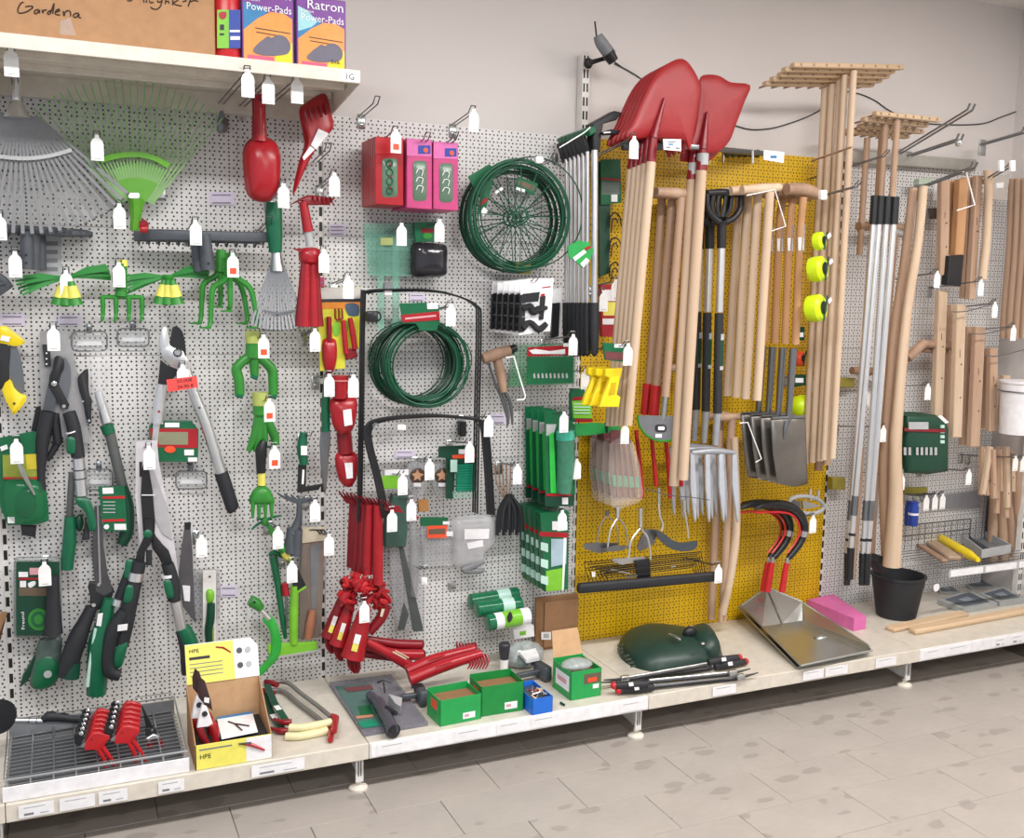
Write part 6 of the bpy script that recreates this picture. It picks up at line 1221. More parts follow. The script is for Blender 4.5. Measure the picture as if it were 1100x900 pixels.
t = T('cardboard_sheet', 'brown flattened carton leaning against the pegboard behind the green box', 'cardboard'); x0 = U(165, 300, .03).x; x1 = U(475, 300, .03).x; zt = U(300, 65, .03).z; t.p('sheet', box((x0, -.03, S0), (x1, -.042, zt), .001), 'cardboard_dark', sm=None); t.p('front_panel', box((x0+.035, -.043, S0+.012), (x1, -.048, zt-.02), .001), M('cardboard_mid', '#9a7352', .85), sm=None); t.p('label', prism(rc(218, 338, 290, 395), .05, .001), 'ticket', sm=None); t.p('print_mark', prism(rc(235, 350, 275, 382), .0508, .001), 'grey_light', sm=None); t.done()
one('seed_stub', 'tiny green offcut lying on the shelf edge in front of the flapped box', 'offcut', tube([US(360, 862, S0+.004), US(390, 880, S0+.004)], .004, 6), 'green_dark')
for px0, px1, lab in ((405, 440, 'leftmost on the white strip'), (488, 520, 'below the left green box'), (533, 562, 'below the right green box'), (570, 600, 'below the blue bin'), (665, 692, 'at the right end of the white strip')): front_ticket(px0, px1, 'paper price label on the shelf edge, '+lab, dark=False)
# ================================================================ security camera and cable on the wall
crop(0, 0, 1)
t = T('security_camera', 'small grey bullet security camera on a black bracket at the top of the upright', 'camera')
t.p('mount', ball(U(632, 68, .03), .018, .016, .02), 'black'); t.p('arm', path([(632, 68), (645, 64), (652, 62)], .06, [2.6, 2.2, 2.6], 10), 'black'); t.p('housing', path([(642, 38), (646, 46), (656, 60)], .1, [4.6, 6.4, 6.6], 14), 'grey'); t.p('lens_hood', path([(653, 57), (659, 66)], .105, [6.8, 5.6], 14), 'black'); t.p('aerial', path([(641, 40), (639, 23)], .09, [1, 1], 6), 'black'); t.p('lead', wire([(660, 66), (668, 72), (680, 80)], .04, .0022), 'black'); t.done()
def onwall(pl): return smooth([U(x, y, -WY+.004) for x, y in pl], 4)
one('wall_cable', 'thin black cable running along the upper wall behind the rakes', 'cable', tube(onwall([(660, 68), (682, 80), (720, 105), (790, 135), (820, 139), (850, 132), (880, 119), (900, 100), (920, 100), (940, 108), (956, 119), (985, 131), (1020, 134), (1055, 133), (1075, 126), (1094, 119)]), .0026, 6), 'black')
# ================================================================ telescopic brooms left of the yellow board
crop(590, 110, 10)
for i in range(7):
    x = 190+i*45+(30 if i == 6 else 0); d = .07+.03*i; lab = ['rearmost', 'second from the back', 'third from the back', 'middle', 'fifth from the back', 'second from the front', 'frontmost'][i]
    t = T('telescopic_broom', 'aluminium-handled brush with black head in the row at the yellow board, %s' % lab, 'brush', 'aluminium-handled brushes')
    y0 = 630-16*i; r = 2.5 if i < 6 else 3.5
    t.p('pole', path([(x, y0-20), (x-6, 2170)], d, [r, r], 12), 'alu')
    hx = x-20; hd = prism([(hx-55, y0-190), (hx-10, y0-215), (hx+60, y0-10), (hx+10, y0+18)] if i < 6 else [(470, 220), (700, 90), (780, 110), (720, 190), (580, 230), (560, 330), (545, 530), (480, 545), (470, 330)], d, .03 if i < 6 else .045, .004)
    q = t.p('brush_head', hd, 'black'); t.p('green_bristles', prism([(hx-50, y0-250), (hx+14, y0-285), (hx+34, y0-215), (hx-30, y0-175)], d+.004, .026, .003), 'green_pack', q)
    t.p('lower_grip', path([(x-6, 2150), (x-6, 2420), (x-4, 2700)], d, [r+1.6, r+1.8, r*1.1], 10), 'black_soft'); t.p('end_knob', ball(U(x-4, 2690, d), .011, .011, .013, 10, 8), 'black'); 
    if i == 6: t.p('side_wing', prism([(570, 320), (660, 290), (780, 300), (740, 340), (600, 350)], d+.02, .02, .003), 'black', q); t.p('white_mark', prism(quad((585, 325), (660, 318), 14), d+.026, .002), 'ticket', q, sm=None)
    t.done()
one('tie_wire', 'white wire tied across the black brush heads', 'wire', wire([(110, 485), (250, 400), (380, 320), (440, 265)], .28, .0022), 'tag_white')
one('clip_plate', 'small dark clip left of the brush heads', 'clip', prism(rc(50, 560, 95, 650, 10), .02, .02, .003), 'steel_dark')
crop(590, 200, 4.5); pack('green tag card with white labels hanging in front of the aluminium poles', [(90, 290), (140, 262), (195, 272), (215, 310), (200, 350), (160, 395), (120, 355), (95, 345)], .33, .004, M('tag_green', '#2a9a4c', .35), [('white_label', [(115, 345), (170, 305), (180, 320), (125, 362)], 'ticket'), ('barcode', [(150, 375), (180, 345), (195, 360), (165, 392)], 'ticket'), ('red_print', [(170, 300), (200, 285), (202, 298), (175, 312)], 'red')], grp=None, name='green_swing_tag', cat='hang tag')
# hose-fitting packs behind the poles
t = T('fitting_pack', 'tall green pack with black clips between the poles and the shovel handles', 'pack'); t.p('green_strip', prism([(240, -120), (300, -120), (290, 420), (245, 440)], .04, .01), 'green_dark', sm=None); t.p('top_card', prism([(250, -130), (345, -130), (350, 80), (250, 90)], .05, .004), 'green_pack', sm=None); t.p('red_line', prism([(252, -42), (345, -35), (345, -25), (252, -32)], .0515, .002), 'red', sm=None); t.p('white_field', prism(rc(255, -20, 340, 40), .0515, .002), 'film_grey', sm=None); t.p('label', prism(rc(300, 40, 330, 75), .0525, .002), 'ticket', sm=None)
for y in (150, 270, 390): t.p('clip', wire([(290, y+50), (295, y), (318, y-22), (342, y), (348, y+40)], .05, .003), 'black'); t.p('clip', wire([(300, y+70), (305, y+20), (320, y+5), (332, y+25)], .06, .0025), 'black')
t.done()
pack('red and yellow printed packets beside the pole ends', [(248, 480), (330, 470), (328, 730), (255, 725)], .08, .02, 'red', [('yellow_field', rc(262, 560, 326, 625), 'yellow_pale'), ('white_field', rc(255, 500, 325, 555), 'ticket'), ('white_line', rc(258, 640, 328, 668), 'ticket')], grp=None); hook(321, 455, .2, 'wire hook with tag above the red and yellow packets'); hook(263, 510, .2, 'wire hook with tag on the red and yellow packets'); 
crop(590, 360, 7.5); pack('green card above the yellow plastic scoops', [(430, 60), (620, 75), (600, 215), (450, 200)], .41, .005, 'green_pack', [('red_print', [(450, 130), (600, 140), (598, 200), (455, 195)], M('print_maroon')), ('white_label', rc(525, 72, 600, 100), 'ticket')], grp=None); hook(635, 75, .46, 'wire hook with tag above the yellow plastic scoops')
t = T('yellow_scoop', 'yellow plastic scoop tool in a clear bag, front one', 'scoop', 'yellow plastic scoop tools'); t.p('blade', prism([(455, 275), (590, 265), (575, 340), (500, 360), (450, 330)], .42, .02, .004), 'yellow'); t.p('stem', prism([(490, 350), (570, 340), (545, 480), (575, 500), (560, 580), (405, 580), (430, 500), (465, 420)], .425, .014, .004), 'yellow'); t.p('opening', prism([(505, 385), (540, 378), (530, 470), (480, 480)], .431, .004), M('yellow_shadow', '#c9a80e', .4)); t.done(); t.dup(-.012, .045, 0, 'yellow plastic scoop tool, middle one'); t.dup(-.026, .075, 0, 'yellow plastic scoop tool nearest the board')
pack('green spray-bottle shaped pack with lime label', [(190, 430), (240, 430), (340, 440), (345, 700), (180, 700), (175, 480)], .1, .02, 'green_pack', [('lime_label', [(185, 530), (340, 520), (345, 670), (195, 668)], 'lime'), ('red_band', [(190, 500), (340, 490), (342, 520), (195, 525)], 'red'), ('white_label', rc(288, 438, 340, 480), 'ticket'), ('red_foot', rc(210, 675, 345, 700), 'red')]+[('print_line', rc(200, 550+25*i, 330, 558+25*i), 'mint') for i in range(4)], grp=None, name='printed_pack')
# brown bagged sticks
crop(600, 450, 7.5); M('stick_brown', '#8f6a58', .5, 0, .3, 60, stretch=(1, 1, .1))
t = T('bagged_sticks', 'clear bag of brown plant sticks with green band, front one', 'bagged sticks', 'clear bags of brown sticks'); b = t.p('header', prism([(420, 90), (560, 90), (590, 200), (420, 200)], .2, .006), M('print_maroon'), sm=None)
for i in range(13): t.p('stick', path([(430+13*i, 200), (438+15*i, 430), (445+16*i, 640-6*(i % 3))], .19+.006*(i % 3), [1.5, 1.8, 1.5], 6), 'stick_brown')
t.p('green_band', prism([(430, 450), (650, 470), (650, 555), (440, 545)], .205, .003), M('band_sage', '#5f9a7c', .4), sm=None); t.p('clear_bag', dome(sm2([(410, 200), (600, 190), (665, 500), (670, 650), (560, 700), (430, 700)], 2), .2, .022, 3, e=.4), M('film_gloss', '#efe8e4', .06, 0, .02, 30, alpha=.16), label='clear bag'); t.done()
for i in range(1, 4): t.dup(0, .05*i, 0, 'clear bag of brown plant sticks with green band, %s' % ['', 'second', 'third', 'rearmost'][i])
hook(535, 45, .27, 'wire hook with tag on the bagged brown sticks'); pack('green header card above the bagged sticks', [(130, 40), (270, 30), (500, 40), (500, 95), (270, 130), (140, 140)], .15, .004, 'tag_green', [('dark_gap', [(370, 30), (400, 30), (400, 110), (380, 110)], 'green_dark')], grp=None)
# ================================================================ shovels
crop(640, 50, 6)
def shovel(d, blade, sock, h0, h1, lab, grp, ferr=None, rw=5.1, col='red', h=.03):
    t = T('shovel', lab, 'shovel', grp); k = (U(*h0, d)-CP).length/FOC
    t.p('blade', dome(sm2(blade, 3), d, h*.55, 5, e=.3), col, sm=25); t.p('socket', path([sock[0], sock[1]], d+.022, [1.2, rw*.9], 12)+path([sock[1], h0], d+.018, [rw*.9, rw*1.04], 12), 'red_deep' if col != 'red' else 'red')
    if ferr: t.p('ferrule', path(ferr, d+.018, [rw*1.1, rw*1.1], 12), 'grey_light')
    t.p('handle', path([h0, h1], d+.018, [rw, rw*.98], 14), 'wood_pale'); return t.done()
BA = [(190, 585), (240, 470), (330, 265), (400, 160), (480, 100), (545, 78), (592, 100), (645, 180), (676, 265), (660, 400), (632, 540), (602, 668), (560, 610), (430, 592), (320, 592)]
M('red_shovel', '#9c1e24', .42)
s = shovel(.34, BA, ((445, 330), (372, 590)), (356, 745), (205, 2440), 'red round-point shovel with pale wooden handle, frontmost of the left stack', 'red shovels, left stack', col='red_shovel')
for i, n in enumerate(('second of the left stack', 'third of the left stack', 'fourth of the left stack', 'rearmost of the left stack')): s.dup(-.003*(i+1), .027*(i+1), -.004*(i+1), 'red round-point shovel with pale wooden handle, '+n)
BB = [(600, 660), (640, 500), (662, 300), (672, 200), (730, 180), (800, 190), (870, 230), (994, 248), (960, 350), (900, 510), (860, 610), (800, 672), (720, 690), (640, 682)]
s2 = shovel(.24, BB, ((720, 420), (690, 660)), (680, 800), (560, 2790), 'red square-cornered shovel with long pale handle, right of the round-point stack', 'red shovels, right pair', ((690, 690), (687, 765)), 5.6, h=.024, col='red_shovel'); s2.dup(-.012, .04, -.03, 'red square-cornered shovel behind the right-hand one')
hook(247, 585, .42, 'long hook with white tag below the front shovel blade')
t = T('price_placard', 'white printed price card below the front shovel blade', 'price card'); b = t.p('card', prism([(435, 595), (550, 598), (550, 675), (438, 665)], .42, .002), 'ticket', sm=None); t.p('print_line', prism(rc(465, 610, 515, 618), .4212, .001)+prism(rc(455, 645, 480, 655), .4212, .001)+prism(rc(515, 650, 540, 660), .4212, .001), 'grey', b, sm=None); t.p('blue_print', prism(rc(470, 625, 500, 634), .4214, .001), M('print_blue'), b, sm=None); t.done()
t = T('hook_rail', 'steel hook rail with hanging bolts along the top of the yellow board', 'rail'); t.p('rail', bar(U(560, 640, .3), U(1080, 690, .05), .02, .012, None, .002), 'steel_dark')
for x in (730, 820, 1010): t.p('bolt', path([(x, 650+.07*(x-730)), (x, 745+.03*(x-730))], .12, [1.4, 1.4], 8), 'chrome')
for i in range(6): t.p('dark_fitting', ball(U(850+38*i, 690, .05), .014, .02, .016, 8, 6), M('fitting_dark', '#3f4430', .5))
t.done()
one('wall_bracket_pole', 'dark horizontal support bar behind the shovel sockets', 'bar', bar(U(170, 640, .3), U(430, 640, .3), .03, .02, None, .003), 'black_soft')
crop(740, 40, 4.5); t = T('price_placard', 'white price card on the rail above the yellow board', 'price card'); b = t.p('card', prism([(363, 545), (462, 555), (458, 608), (362, 592)], .24, .003), 'ticket', sm=None); t.p('blue_print', prism(rc(395, 572, 425, 584), .2412, .001), M('print_blue'), b, sm=None); t.p('fold', prism(rc(363, 548, 382, 592), .2415, .001), 'tag_white', b, sm=None); t.done()
# ================================================================ edgers and T-handled tools
crop(0, 0, 1)
def thandle(g0, g1, s0, s1, d, lab, grp, mat='wood', gr=5.6, sr=4.6, name='wooden_tool', end=None, cat='tool handle'):
    t = T(name, lab, cat, grp); t.p('grip', path([g0, ((g0[0]+g1[0])/2, (g0[1]+g1[1])/2), g1], d, [gr*.85, gr, gr*.8], 12), mat); t.p('shaft', path([s0, s1], d, [sr, sr], 12), mat)
    if end: end(t, d)
    return t.done()
def edger_end(full):
    def f(t, d):
        if full:
            t.p('ferrule', path([(715, 424), (712, 450)], d+.002, [3.6, 3.4], 12), 'zinc'); o = [(685.5, 446), (740, 447)]+[(712.5+27.5*math.cos(a), 447+27*math.sin(a)) for a in [math.radians(10+16*i) for i in range(11)]]
            q = t.p('half_moon_blade', prism(o, d+.012, .004), M('edger_grey', '#74777c', .4), sm=None); t.p('green_edge', tube([U(x, y, d+.012) for x, y in [(685.5, 446)]+[(712.5+27.5*math.cos(a), 447+27*math.sin(a)) for a in [math.radians(176-16*i) for i in range(11)]]+[(740, 447)]], .0045, 6), 'leaf', q)
            t.p('maker_badge', prism(rc(704, 456, 716, 464, 3), d+.0145, .002), 'print_dark', q, sm=None); t.p('badge_face', prism(rc(707, 458, 714, 462, 1), d+.0158, .001)+prism(rc(704, 466, 711, 470), d+.0145, .001), 'ticket', q, sm=None)
        else: t.p('red_sleeve', path([(705, 414), (702, 446)], d, [5.6, 5.8], 12), 'red_bright')
    return f
thandle((705, 206), (747, 209), (732, 212), (714.5, 426), .2, 'wooden half-moon lawn edger with grey and green blade', 'wooden T-grip edgers', end=edger_end(True), name='lawn_edger', cat='edger')
thandle((702, 207), (744, 210), (722, 212), (705, 416), .14, 'wooden T-grip tool with red sleeve, right of two', 'wooden T-grip edgers', end=edger_end(False), name='lawn_edger', cat='edger'); 
t = T('lawn_edger', 'wooden T-grip tool with red sleeve, left of two', 'edger', 'wooden T-grip edgers'); t.p('grip', path([(697, 208), (735, 211)], .09, [4.6, 4.4], 12), 'wood'); t.p('shaft', path([(711, 213), (697, 416)], .09, [4.4, 4.4], 12), 'wood'); t.p('red_sleeve', path([(696, 412), (693, 445)], .09, [5.4, 5.6], 12), 'red_bright'); t.done()
thandle((716, 396), (738, 394), (742, 214), (728, 394), .1, 'wooden handle with the T-grip at its lower end beside the half-moon edger', None, gr=4.6)
# red hoes below the edger
for i, (x0, x1, d, lab) in enumerate(((683, 690, .1, 'leftmost'), (699, 705, .12, 'second from left'), (714, 720, .14, 'third from left'), (727, 732, .16, 'rightmost'))):
    t = T('hoe', 'red-handled garden hoe under the half-moon edger, %s' % lab, 'hoe', 'red-handled hoes'); hy = (545, 600, 590, 580)[i]
    t.p('handle', path([(x0, 462), ((x0+x1)/2, 490), (x1, 535 if i in (0, 2) else 522)], d, [2, 2.3, 2.3], 10), 'red_bright'); sx = (657, 702, 682, 738)[i]
    crop(610, 530, 6.47)
    if i == 0: t.p('fork_neck', path([(275, 120), (270, 155)], .12, [2.4, 2], 8), 'steel_dark'); t.p('neck_arm', path([(270, 150), (220, 230), (200, 345)], .12, [.8, .8, .8], 6), 'steel'); t.p('neck_arm', path([(275, 150), (340, 230), (345, 340)], .12, [.8, .8, .8], 6), 'steel'); t.p('blade', prism([(110, 350), (200, 342), (360, 345), (300, 400), (210, 415), (120, 385)], .13, .006), 'steel_dark')
    if i == 2: t.p('socket', path([(505, 100), (505, 245)], .16, [2.6, 2.2], 10), 'chrome'); t.p('neck_arm', path([(500, 245), (440, 330), (420, 450), (380, 490), (310, 465)], .18, [1.1]*5, 8), 'alu'); t.p('neck_arm', path([(510, 250), (555, 310), (575, 440), (555, 470)], .18, [1.1]*4, 8), 'alu'); t.p('blade', prism([(305, 455), (530, 440), (545, 462), (400, 490), (370, 488)], .19, .008), 'steel')
    if i == 1: t.p('socket', path([(632, -40), (632, 80)], .14, [2, 1.8], 10), 'chrome'); t.p('neck', path([(632, 80), (640, 160), (660, 215), (650, 260)], .15, [1.2]*4, 8), 'alu'); t.p('blade', prism([(535, 250), (630, 250), (600, 350), (500, 405), (480, 370)], .15, .004), 'steel_dark')
    if i == 3: t.p('socket', path([(808, 40), (810, 130)], .16, [2.4, 2], 10), 'chrome'); t.p('neck', path([(815, 130), (830, 230), (838, 310)], .16, [1, 1, 1], 8), 'alu'); t.p('blade', prism(sm2([(640, 260), (720, 320), (800, 345), (900, 330), (880, 390), (790, 402), (700, 375), (620, 300)], 2), .18, .006), M('iron_blue', '#4f565e', .4, .4))
    crop(0, 0, 1); t.done()
crop(610, 530, 6.47); t = T('hoe', 'second dutch hoe head with wire arms behind the first', 'hoe'); t.p('socket', path([(345, 90), (345, 165)], .15, [3, 2.4], 10), 'chrome'); t.p('neck_arm', path([(345, 170), (295, 260), (275, 390)], .15, [1, 1, 1], 8), 'alu'); t.p('neck_arm', path([(350, 170), (400, 240), (420, 370)], .15, [1, 1, 1], 8), 'steel'); t.p('blade', prism([(250, 385), (330, 360), (430, 365), (380, 395), (290, 405)], .155, .005), 'steel_dark'); t.done()
# black rack of drain grates
t = T('broom_rack', 'black wire grates with a thick black rail on the yellow board', 'rack')
t.p('front_rail', bar(U(70, 660, .22), U(1030, 575, .22), .036, .03, None, .006), 'black_soft')
for i in range(6):
    x0, x1, y = 110+28*i, 925-14*i, 480+14*i; dd = .06+.03*i
    t.p('grate_frame', wire([(x0+40, 620), (x0, y), (x1, y-75), (x1+30, 560)], dd, .0022, 6, 1, False), 'black')
    t.p('grate_wire', wire([(x0+10, y+40), (x1+5, y-35)], dd, .0018, 6, 1, False), 'black')
t.p('center_plate', prism([(470, 470), (570, 455), (580, 640), (490, 640)], .2, .01), 'black'); t.p('silver_peg', path([(300, 530), (430, 555)], .2, 1, 6)+path([(400, 580), (480, 572)], .2, 1, 6)+path([(715, 510), (745, 502)], .2, 1.2, 6), 'steel')
for i in range(2): t.p('white_label', prism(rc(168+12*i, 545, 178+12*i, 580), .22, .002), 'ticket', sm=None)
t.done(); hook(1048, 500, .24, 'wire hook with tag at the right end of the black rail', plate=False)
# ================================================================ spading forks
crop(690, 180, 7.5)
def fork(d, lab):
    t = T('digging_fork', lab, 'digging fork', 'digging forks with black D-grips'); crop(690, 180, 7.5)
    q = t.p('grip_bar', path([(520, 205), (650, 200), (795, 215)], d, [3.4, 4, 3.4], 12), 'black')
    for pl in ([(520, 210), (525, 330), (570, 400), (620, 440)], [(795, 220), (790, 330), (730, 410), (660, 440)]): t.p('grip_arm', path(pl, d, [3, 3.2, 3.4, 4], 10), 'black', q)
    for x in (565, 610, 665, 715): t.p('grip_rib', path([(x+10, 215), (x-5, 330), (x*.5+310, 400)], d, [2.2, 2.2, 2.2], 8), 'black', q)
    t.p('neck', path([(635, 430), (640, 480), (638, 650)], d, [6, 5, 5], 12), 'black'); t.p('shaft', path([(637, 650), (620, 1165)], d, [4.3, 4.3], 12), 'alu')
    crop(660, 300, 5); t.p('foam_grip', path([(562, 182), (553, 718)], d, [4.7, 4.7], 12), 'black_soft'); b = t.p('label', path([(564, 295), (559, 480)], d, [4.85, 4.85], 12), 'green_dark'); t.p('label_cap', path([(565, 293), (564, 325)], d, [4.95, 4.95], 12), 'grey_light', b); t.p('label_foot', path([(560, 465), (560, 485)], d, [4.95, 4.95], 12), 'grey_light', b)
    t.p('socket', path([(553, 715), (542, 890)], d, [4, 3.4], 12), M('fork_grey', '#a9adb4', .35, .4))
    crop(740, 380, 4.5); t.p('shoulder', path([(12, 478), (60, 474), (120, 470), (170, 472), (222, 478)], d, [2.4, 3, 3.6, 3, 2.4], 10), M('fork_grey'))
    for x0, x1 in ((16, 32), (90, 100), (155, 170), (220, 238)): t.p('tine', prism([(x0-9, 478), (x0+11, 478), (x1+6, 690), (x1+3, 800), (x1, 815), (x1-6, 790), (x0-8, 640)], d+.004, .009, .002), M('fork_pale', '#c2c7d0', .35, .2))
    return t.done()
f1 = fork(.22, 'digging fork with black D-grip and pale steel tines, frontmost'); f1.dup(-.005, .07, 0, 'digging fork with black D-grip, middle of the stack'); f1.dup(-.01, .13, 0, 'digging fork with black D-grip, nearest the board')
crop(0, 0, 1); one('wire_tie', 'thin dark wire tied across the fork tines', 'wire', wire([(693, 525), (720, 532), (742, 534), (762, 537)], .25, .0018), 'grey_dark')
# wooden T-handles right of the forks
h1 = thandle((797, 204), (838, 201), (827, 206), (813, 430), .3, 'pale wooden T-handle right of the forks, frontmost', 'pale wooden T-handles', 'wood_pale', 5.2, 4.6)
for i, n in enumerate(('second', 'third', 'rearmost')): h1.dup(-.008, .06*(i+1), 0, 'pale wooden T-handle right of the forks, %s of four' % n)
crop(780, 340, 4.09); one('bent_wire', 'bent white wire arm hanging left of the spade blades', 'wire arm', wire([(60, 468), (95, 465), (155, 625), (130, 640)], .3, .0024, 6, 1, False), 'tag_white'); crop(780, 180, 5); one('bent_wire', 'bent white wire arm hanging from the T-handles', 'wire arm', wire([(110, 150), (262, 118), (320, 315), (245, 340)], .38, .0024, 6, 1, False), 'tag_white')
one('hook_end', 'white plastic hook end right of the dark T-grips', 'hook end', prism(rc(510, 120, 542, 172, 6), .42, .014, .002), 'tag_white')
# wooden T-handles standing below
crop(560, 500, 4.5); crop(0, 0, 1)
h2 = thandle((768, 449), (795, 447), (786, 450), (776, 668), .12, 'wooden T-handle tool reaching down to the shelf behind the fork, front', 'low wooden T-handles', 'wood', 4.4, 4.4); h2.dup(-.02, .05, 0, 'wooden T-handle tool reaching down to the shelf behind the fork, rear')
t = T('curved_haft', 'curved pale wooden shaft beside the low T-handles', 'tool handle'); t.p('shaft', path([(789, 470), (791, 560), (786, 610), (776, 660)], .14, [4, 4.4, 4.6, 4], 12), 'wood_pale'); t.p('end_pin', path([(775, 655), (774, 668)], .14, [3, 2.4], 10), 'wood'); t.done()
# ================================================================ spades
def spade(d, lab):
    t = T('spade', lab, 'spade', 'spades with lacquered handles'); crop(780, 180, 5)
    t.p('grip', path([(325, 115), (420, 118), (515, 150)], d, [6, 6.6, 5], 12), 'wood_dark'); t.p('shaft', path([(415, 160), (395, 400), (372, 950)], d, [3.9, 4, 4], 12), 'wood_lacquer'); t.p('clear_sleeve', path([(405, 305), (398, 455)], d, [4.3, 4.3], 12), 'film_grey', label='clear sticker'); t.p('barcode', prism(rc(388, 375, 418, 445), d+.0145, .001), 'ticket', sm=None)
    crop(780, 340, 4.09); t.p('socket', path([(295, 140), (275, 430), (265, 470)], d, [4.2, 3.2, 2.4], 12), 'steel_dark')
    t.p('blade', dome([(195, 450), (240, 445), (300, 440), (348, 445), (352, 560), (358, 735), (300, 748), (225, 735), (205, 600)], d, .012, 3, e=.35), M('blade_steel', '#7d7974', .34, .75, .2, 8)); t.p('blade_rib', path([(268, 460), (258, 500), (255, 540)], d+.012, [3.4, 2.4, .6], 8), 'steel_dark'); t.p('tread', path([(200, 447), (345, 440)], d+.004, [1.6, 1.6], 8), 'steel_dark'); return t.done()
s1 = spade(.3, 'spade with lacquered wooden handle and steel blade, frontmost'); [s1.dup(-.006*i, .055*i, 0, 'spade with lacquered wooden handle in the stack, %s' % ['', 'second', 'third', 'rearmost'][i]) for i in (1, 2, 3)]
# neon string reels
def reel(cx, cy, r, d, w, lab, col='neon', tag=True):
    t = T('string_reel', lab, 'string reel', 'neon line reels'); c = U(cx, cy, d); k = (c-CP).length/FOC; ax = V((.45, -.88, .1)).normalized(); t.p('reel_body', lathe([(r*k*.5, -w), (r*k*.92, -w*.9), (r*k, -w*.3), (r*k, w*.6), (r*k*.8, w)], c, ax, 20), col); t.p('core', lathe([(r*k*.45, 0), (r*k*.5, w*.15)], c+ax*w, ax, 16), 'black'); t.p('strap', ribbon([c+ax*w*1.2+V((0, 0, -r*k)), c+ax*(w*1.35), c+ax*w*1.2+V((.01, 0, r*k*.9))], .012, .002, ax), 'green_dark')
    if tag: t.p('label', obox(c+ax*(w*1.5)+V((.012, 0, r*k*.5)), V((.8, .3, .5)).normalized(), ax.cross(V((.8, .3, .5)).normalized()).normalized(), ax, .012, .008, .001), 'ticket', sm=None)
    t.done()
crop(780, 180, 5)
reel(500, 395, 9.2, .40, .018, 'neon yellow line reel, uppermost right of the spade handles'); reel(490, 545, 13, .39, .028, 'neon yellow line reel, second from the top'); reel(480, 755, 14, .39, .03, 'large neon yellow line reel below the upper two')
crop(780, 340, 4.09); reel(330, 395, 12, .12, .03, 'neon yellow line reel half hidden by the spade sockets', tag=False); reel(352, 560, 11, .1, .02, 'orange red line reel behind the spade blade', 'orange', False); reel(318, 185, 8, .1, .02, 'bright orange line reel behind the spade sockets', 'orange', False); reel(355, 480, 6, .12, .015, 'small yellow line reel beside the spade blade', 'yellow', False)
pack('small dark green header card above the hidden reels', [(310, 45), (345, 45), (345, 105), (312, 105)], .16, .004, 'green_dark', [('white_label', rc(318, 70, 340, 90), 'ticket')], grp='small green header cards'); pack('small dark green header card above the half-hidden yellow reel', [(300, 255), (350, 255), (350, 300), (302, 310)], .16, .004, 'green_dark', [('white_label', rc(305, 270, 340, 290), 'ticket')], grp='small green header cards')
hook(397, 258, .2, 'wire hook with tag on the upper long wooden handles'); hook(430, 440, .2, 'wire hook with tag on the lower long wooden handles')
# ================================================================ big wooden hay rakes
def hayrake(p0, p1, h0, h1, d, lab, grp, mat='wood_h', hm='wood_pale', r=3.4, teeth=9):
    t = T('wooden_rake', lab, 'wooden rake', grp); a, b = U(*p0, d), U(*p1, d); bt = t.p('head_bar', bar(a, b, .018, .03, None, .003), mat); n = teeth; u = (b-a).normalized()
    for i in range(n):
        q = a+(b-a)*((i+.5)/n); t.p('peg', tube([q+V((0, -.016, 0)), q+V((0, .07, -.004))], [.0055, .0035], 8), 'wood_dark', bt)
    t.p('handle', path([h0, h1], d-.008, [r, r], 12), hm); return t.done()
crop(0, 0, 1)
hr = hayrake((851, 70), (969, 72.5), (917, 76), (894, 492), .32, 'large wooden hay rake with peg teeth, frontmost', 'large wooden hay rakes')
for i, (dx, n) in enumerate(((-.012, 'second'), (-.004, 'third'), (-.012, 'fourth'), (-.018, 'rearmost'))): hr.dup(dx, .034*(i+1), -.011*(i+1), 'large wooden hay rake with peg teeth, %s of five' % n)
hr2 = hayrake((939, 122), (1008, 129), (964, 130), (955, 260), .26, 'smaller wooden rake with peg teeth near the corner, frontmost', 'smaller wooden rakes', r=3.1, hm='wood', teeth=8)
for i, n in enumerate(('second', 'third', 'rearmost')): hr2.dup(-.012+.03*(i % 2), .05*(i+1), -.016*(i+1), 'smaller wooden rake with peg teeth near the corner, %s of four' % n)
for i, (x0, x1) in enumerate(((884, 880), (893, 889))): one('wooden_pole', 'long straight wooden shaft hanging on the right edge of the yellow board, %s one' % ('left', 'right')[i], 'tool handle', path([(x0+8, 165), (x0+3, 300), (x1-1, 505-6*i)], .1+.05*i, [4.2, 4.2, 4.2], 12), 'wood' if i else 'wood_dark', group='long wooden shafts on the yellow board edge')
one('long_rod', 'thin wooden cross rod lying across the hay rake handles', 'rod', tube([U(872, 173, .2), U(915, 158, .55)], .004, 8), 'wood_dark')
for p, q, n in (((878, 212), (925, 198), 'rod'), ((905, 178), (955, 165), 'upper')): hook(q[0], q[1], .45, 'long bare wire hook beside the hay rakes, %s' % ('lower one' if n == 'rod' else 'upper one'), tag=False, plate=False)
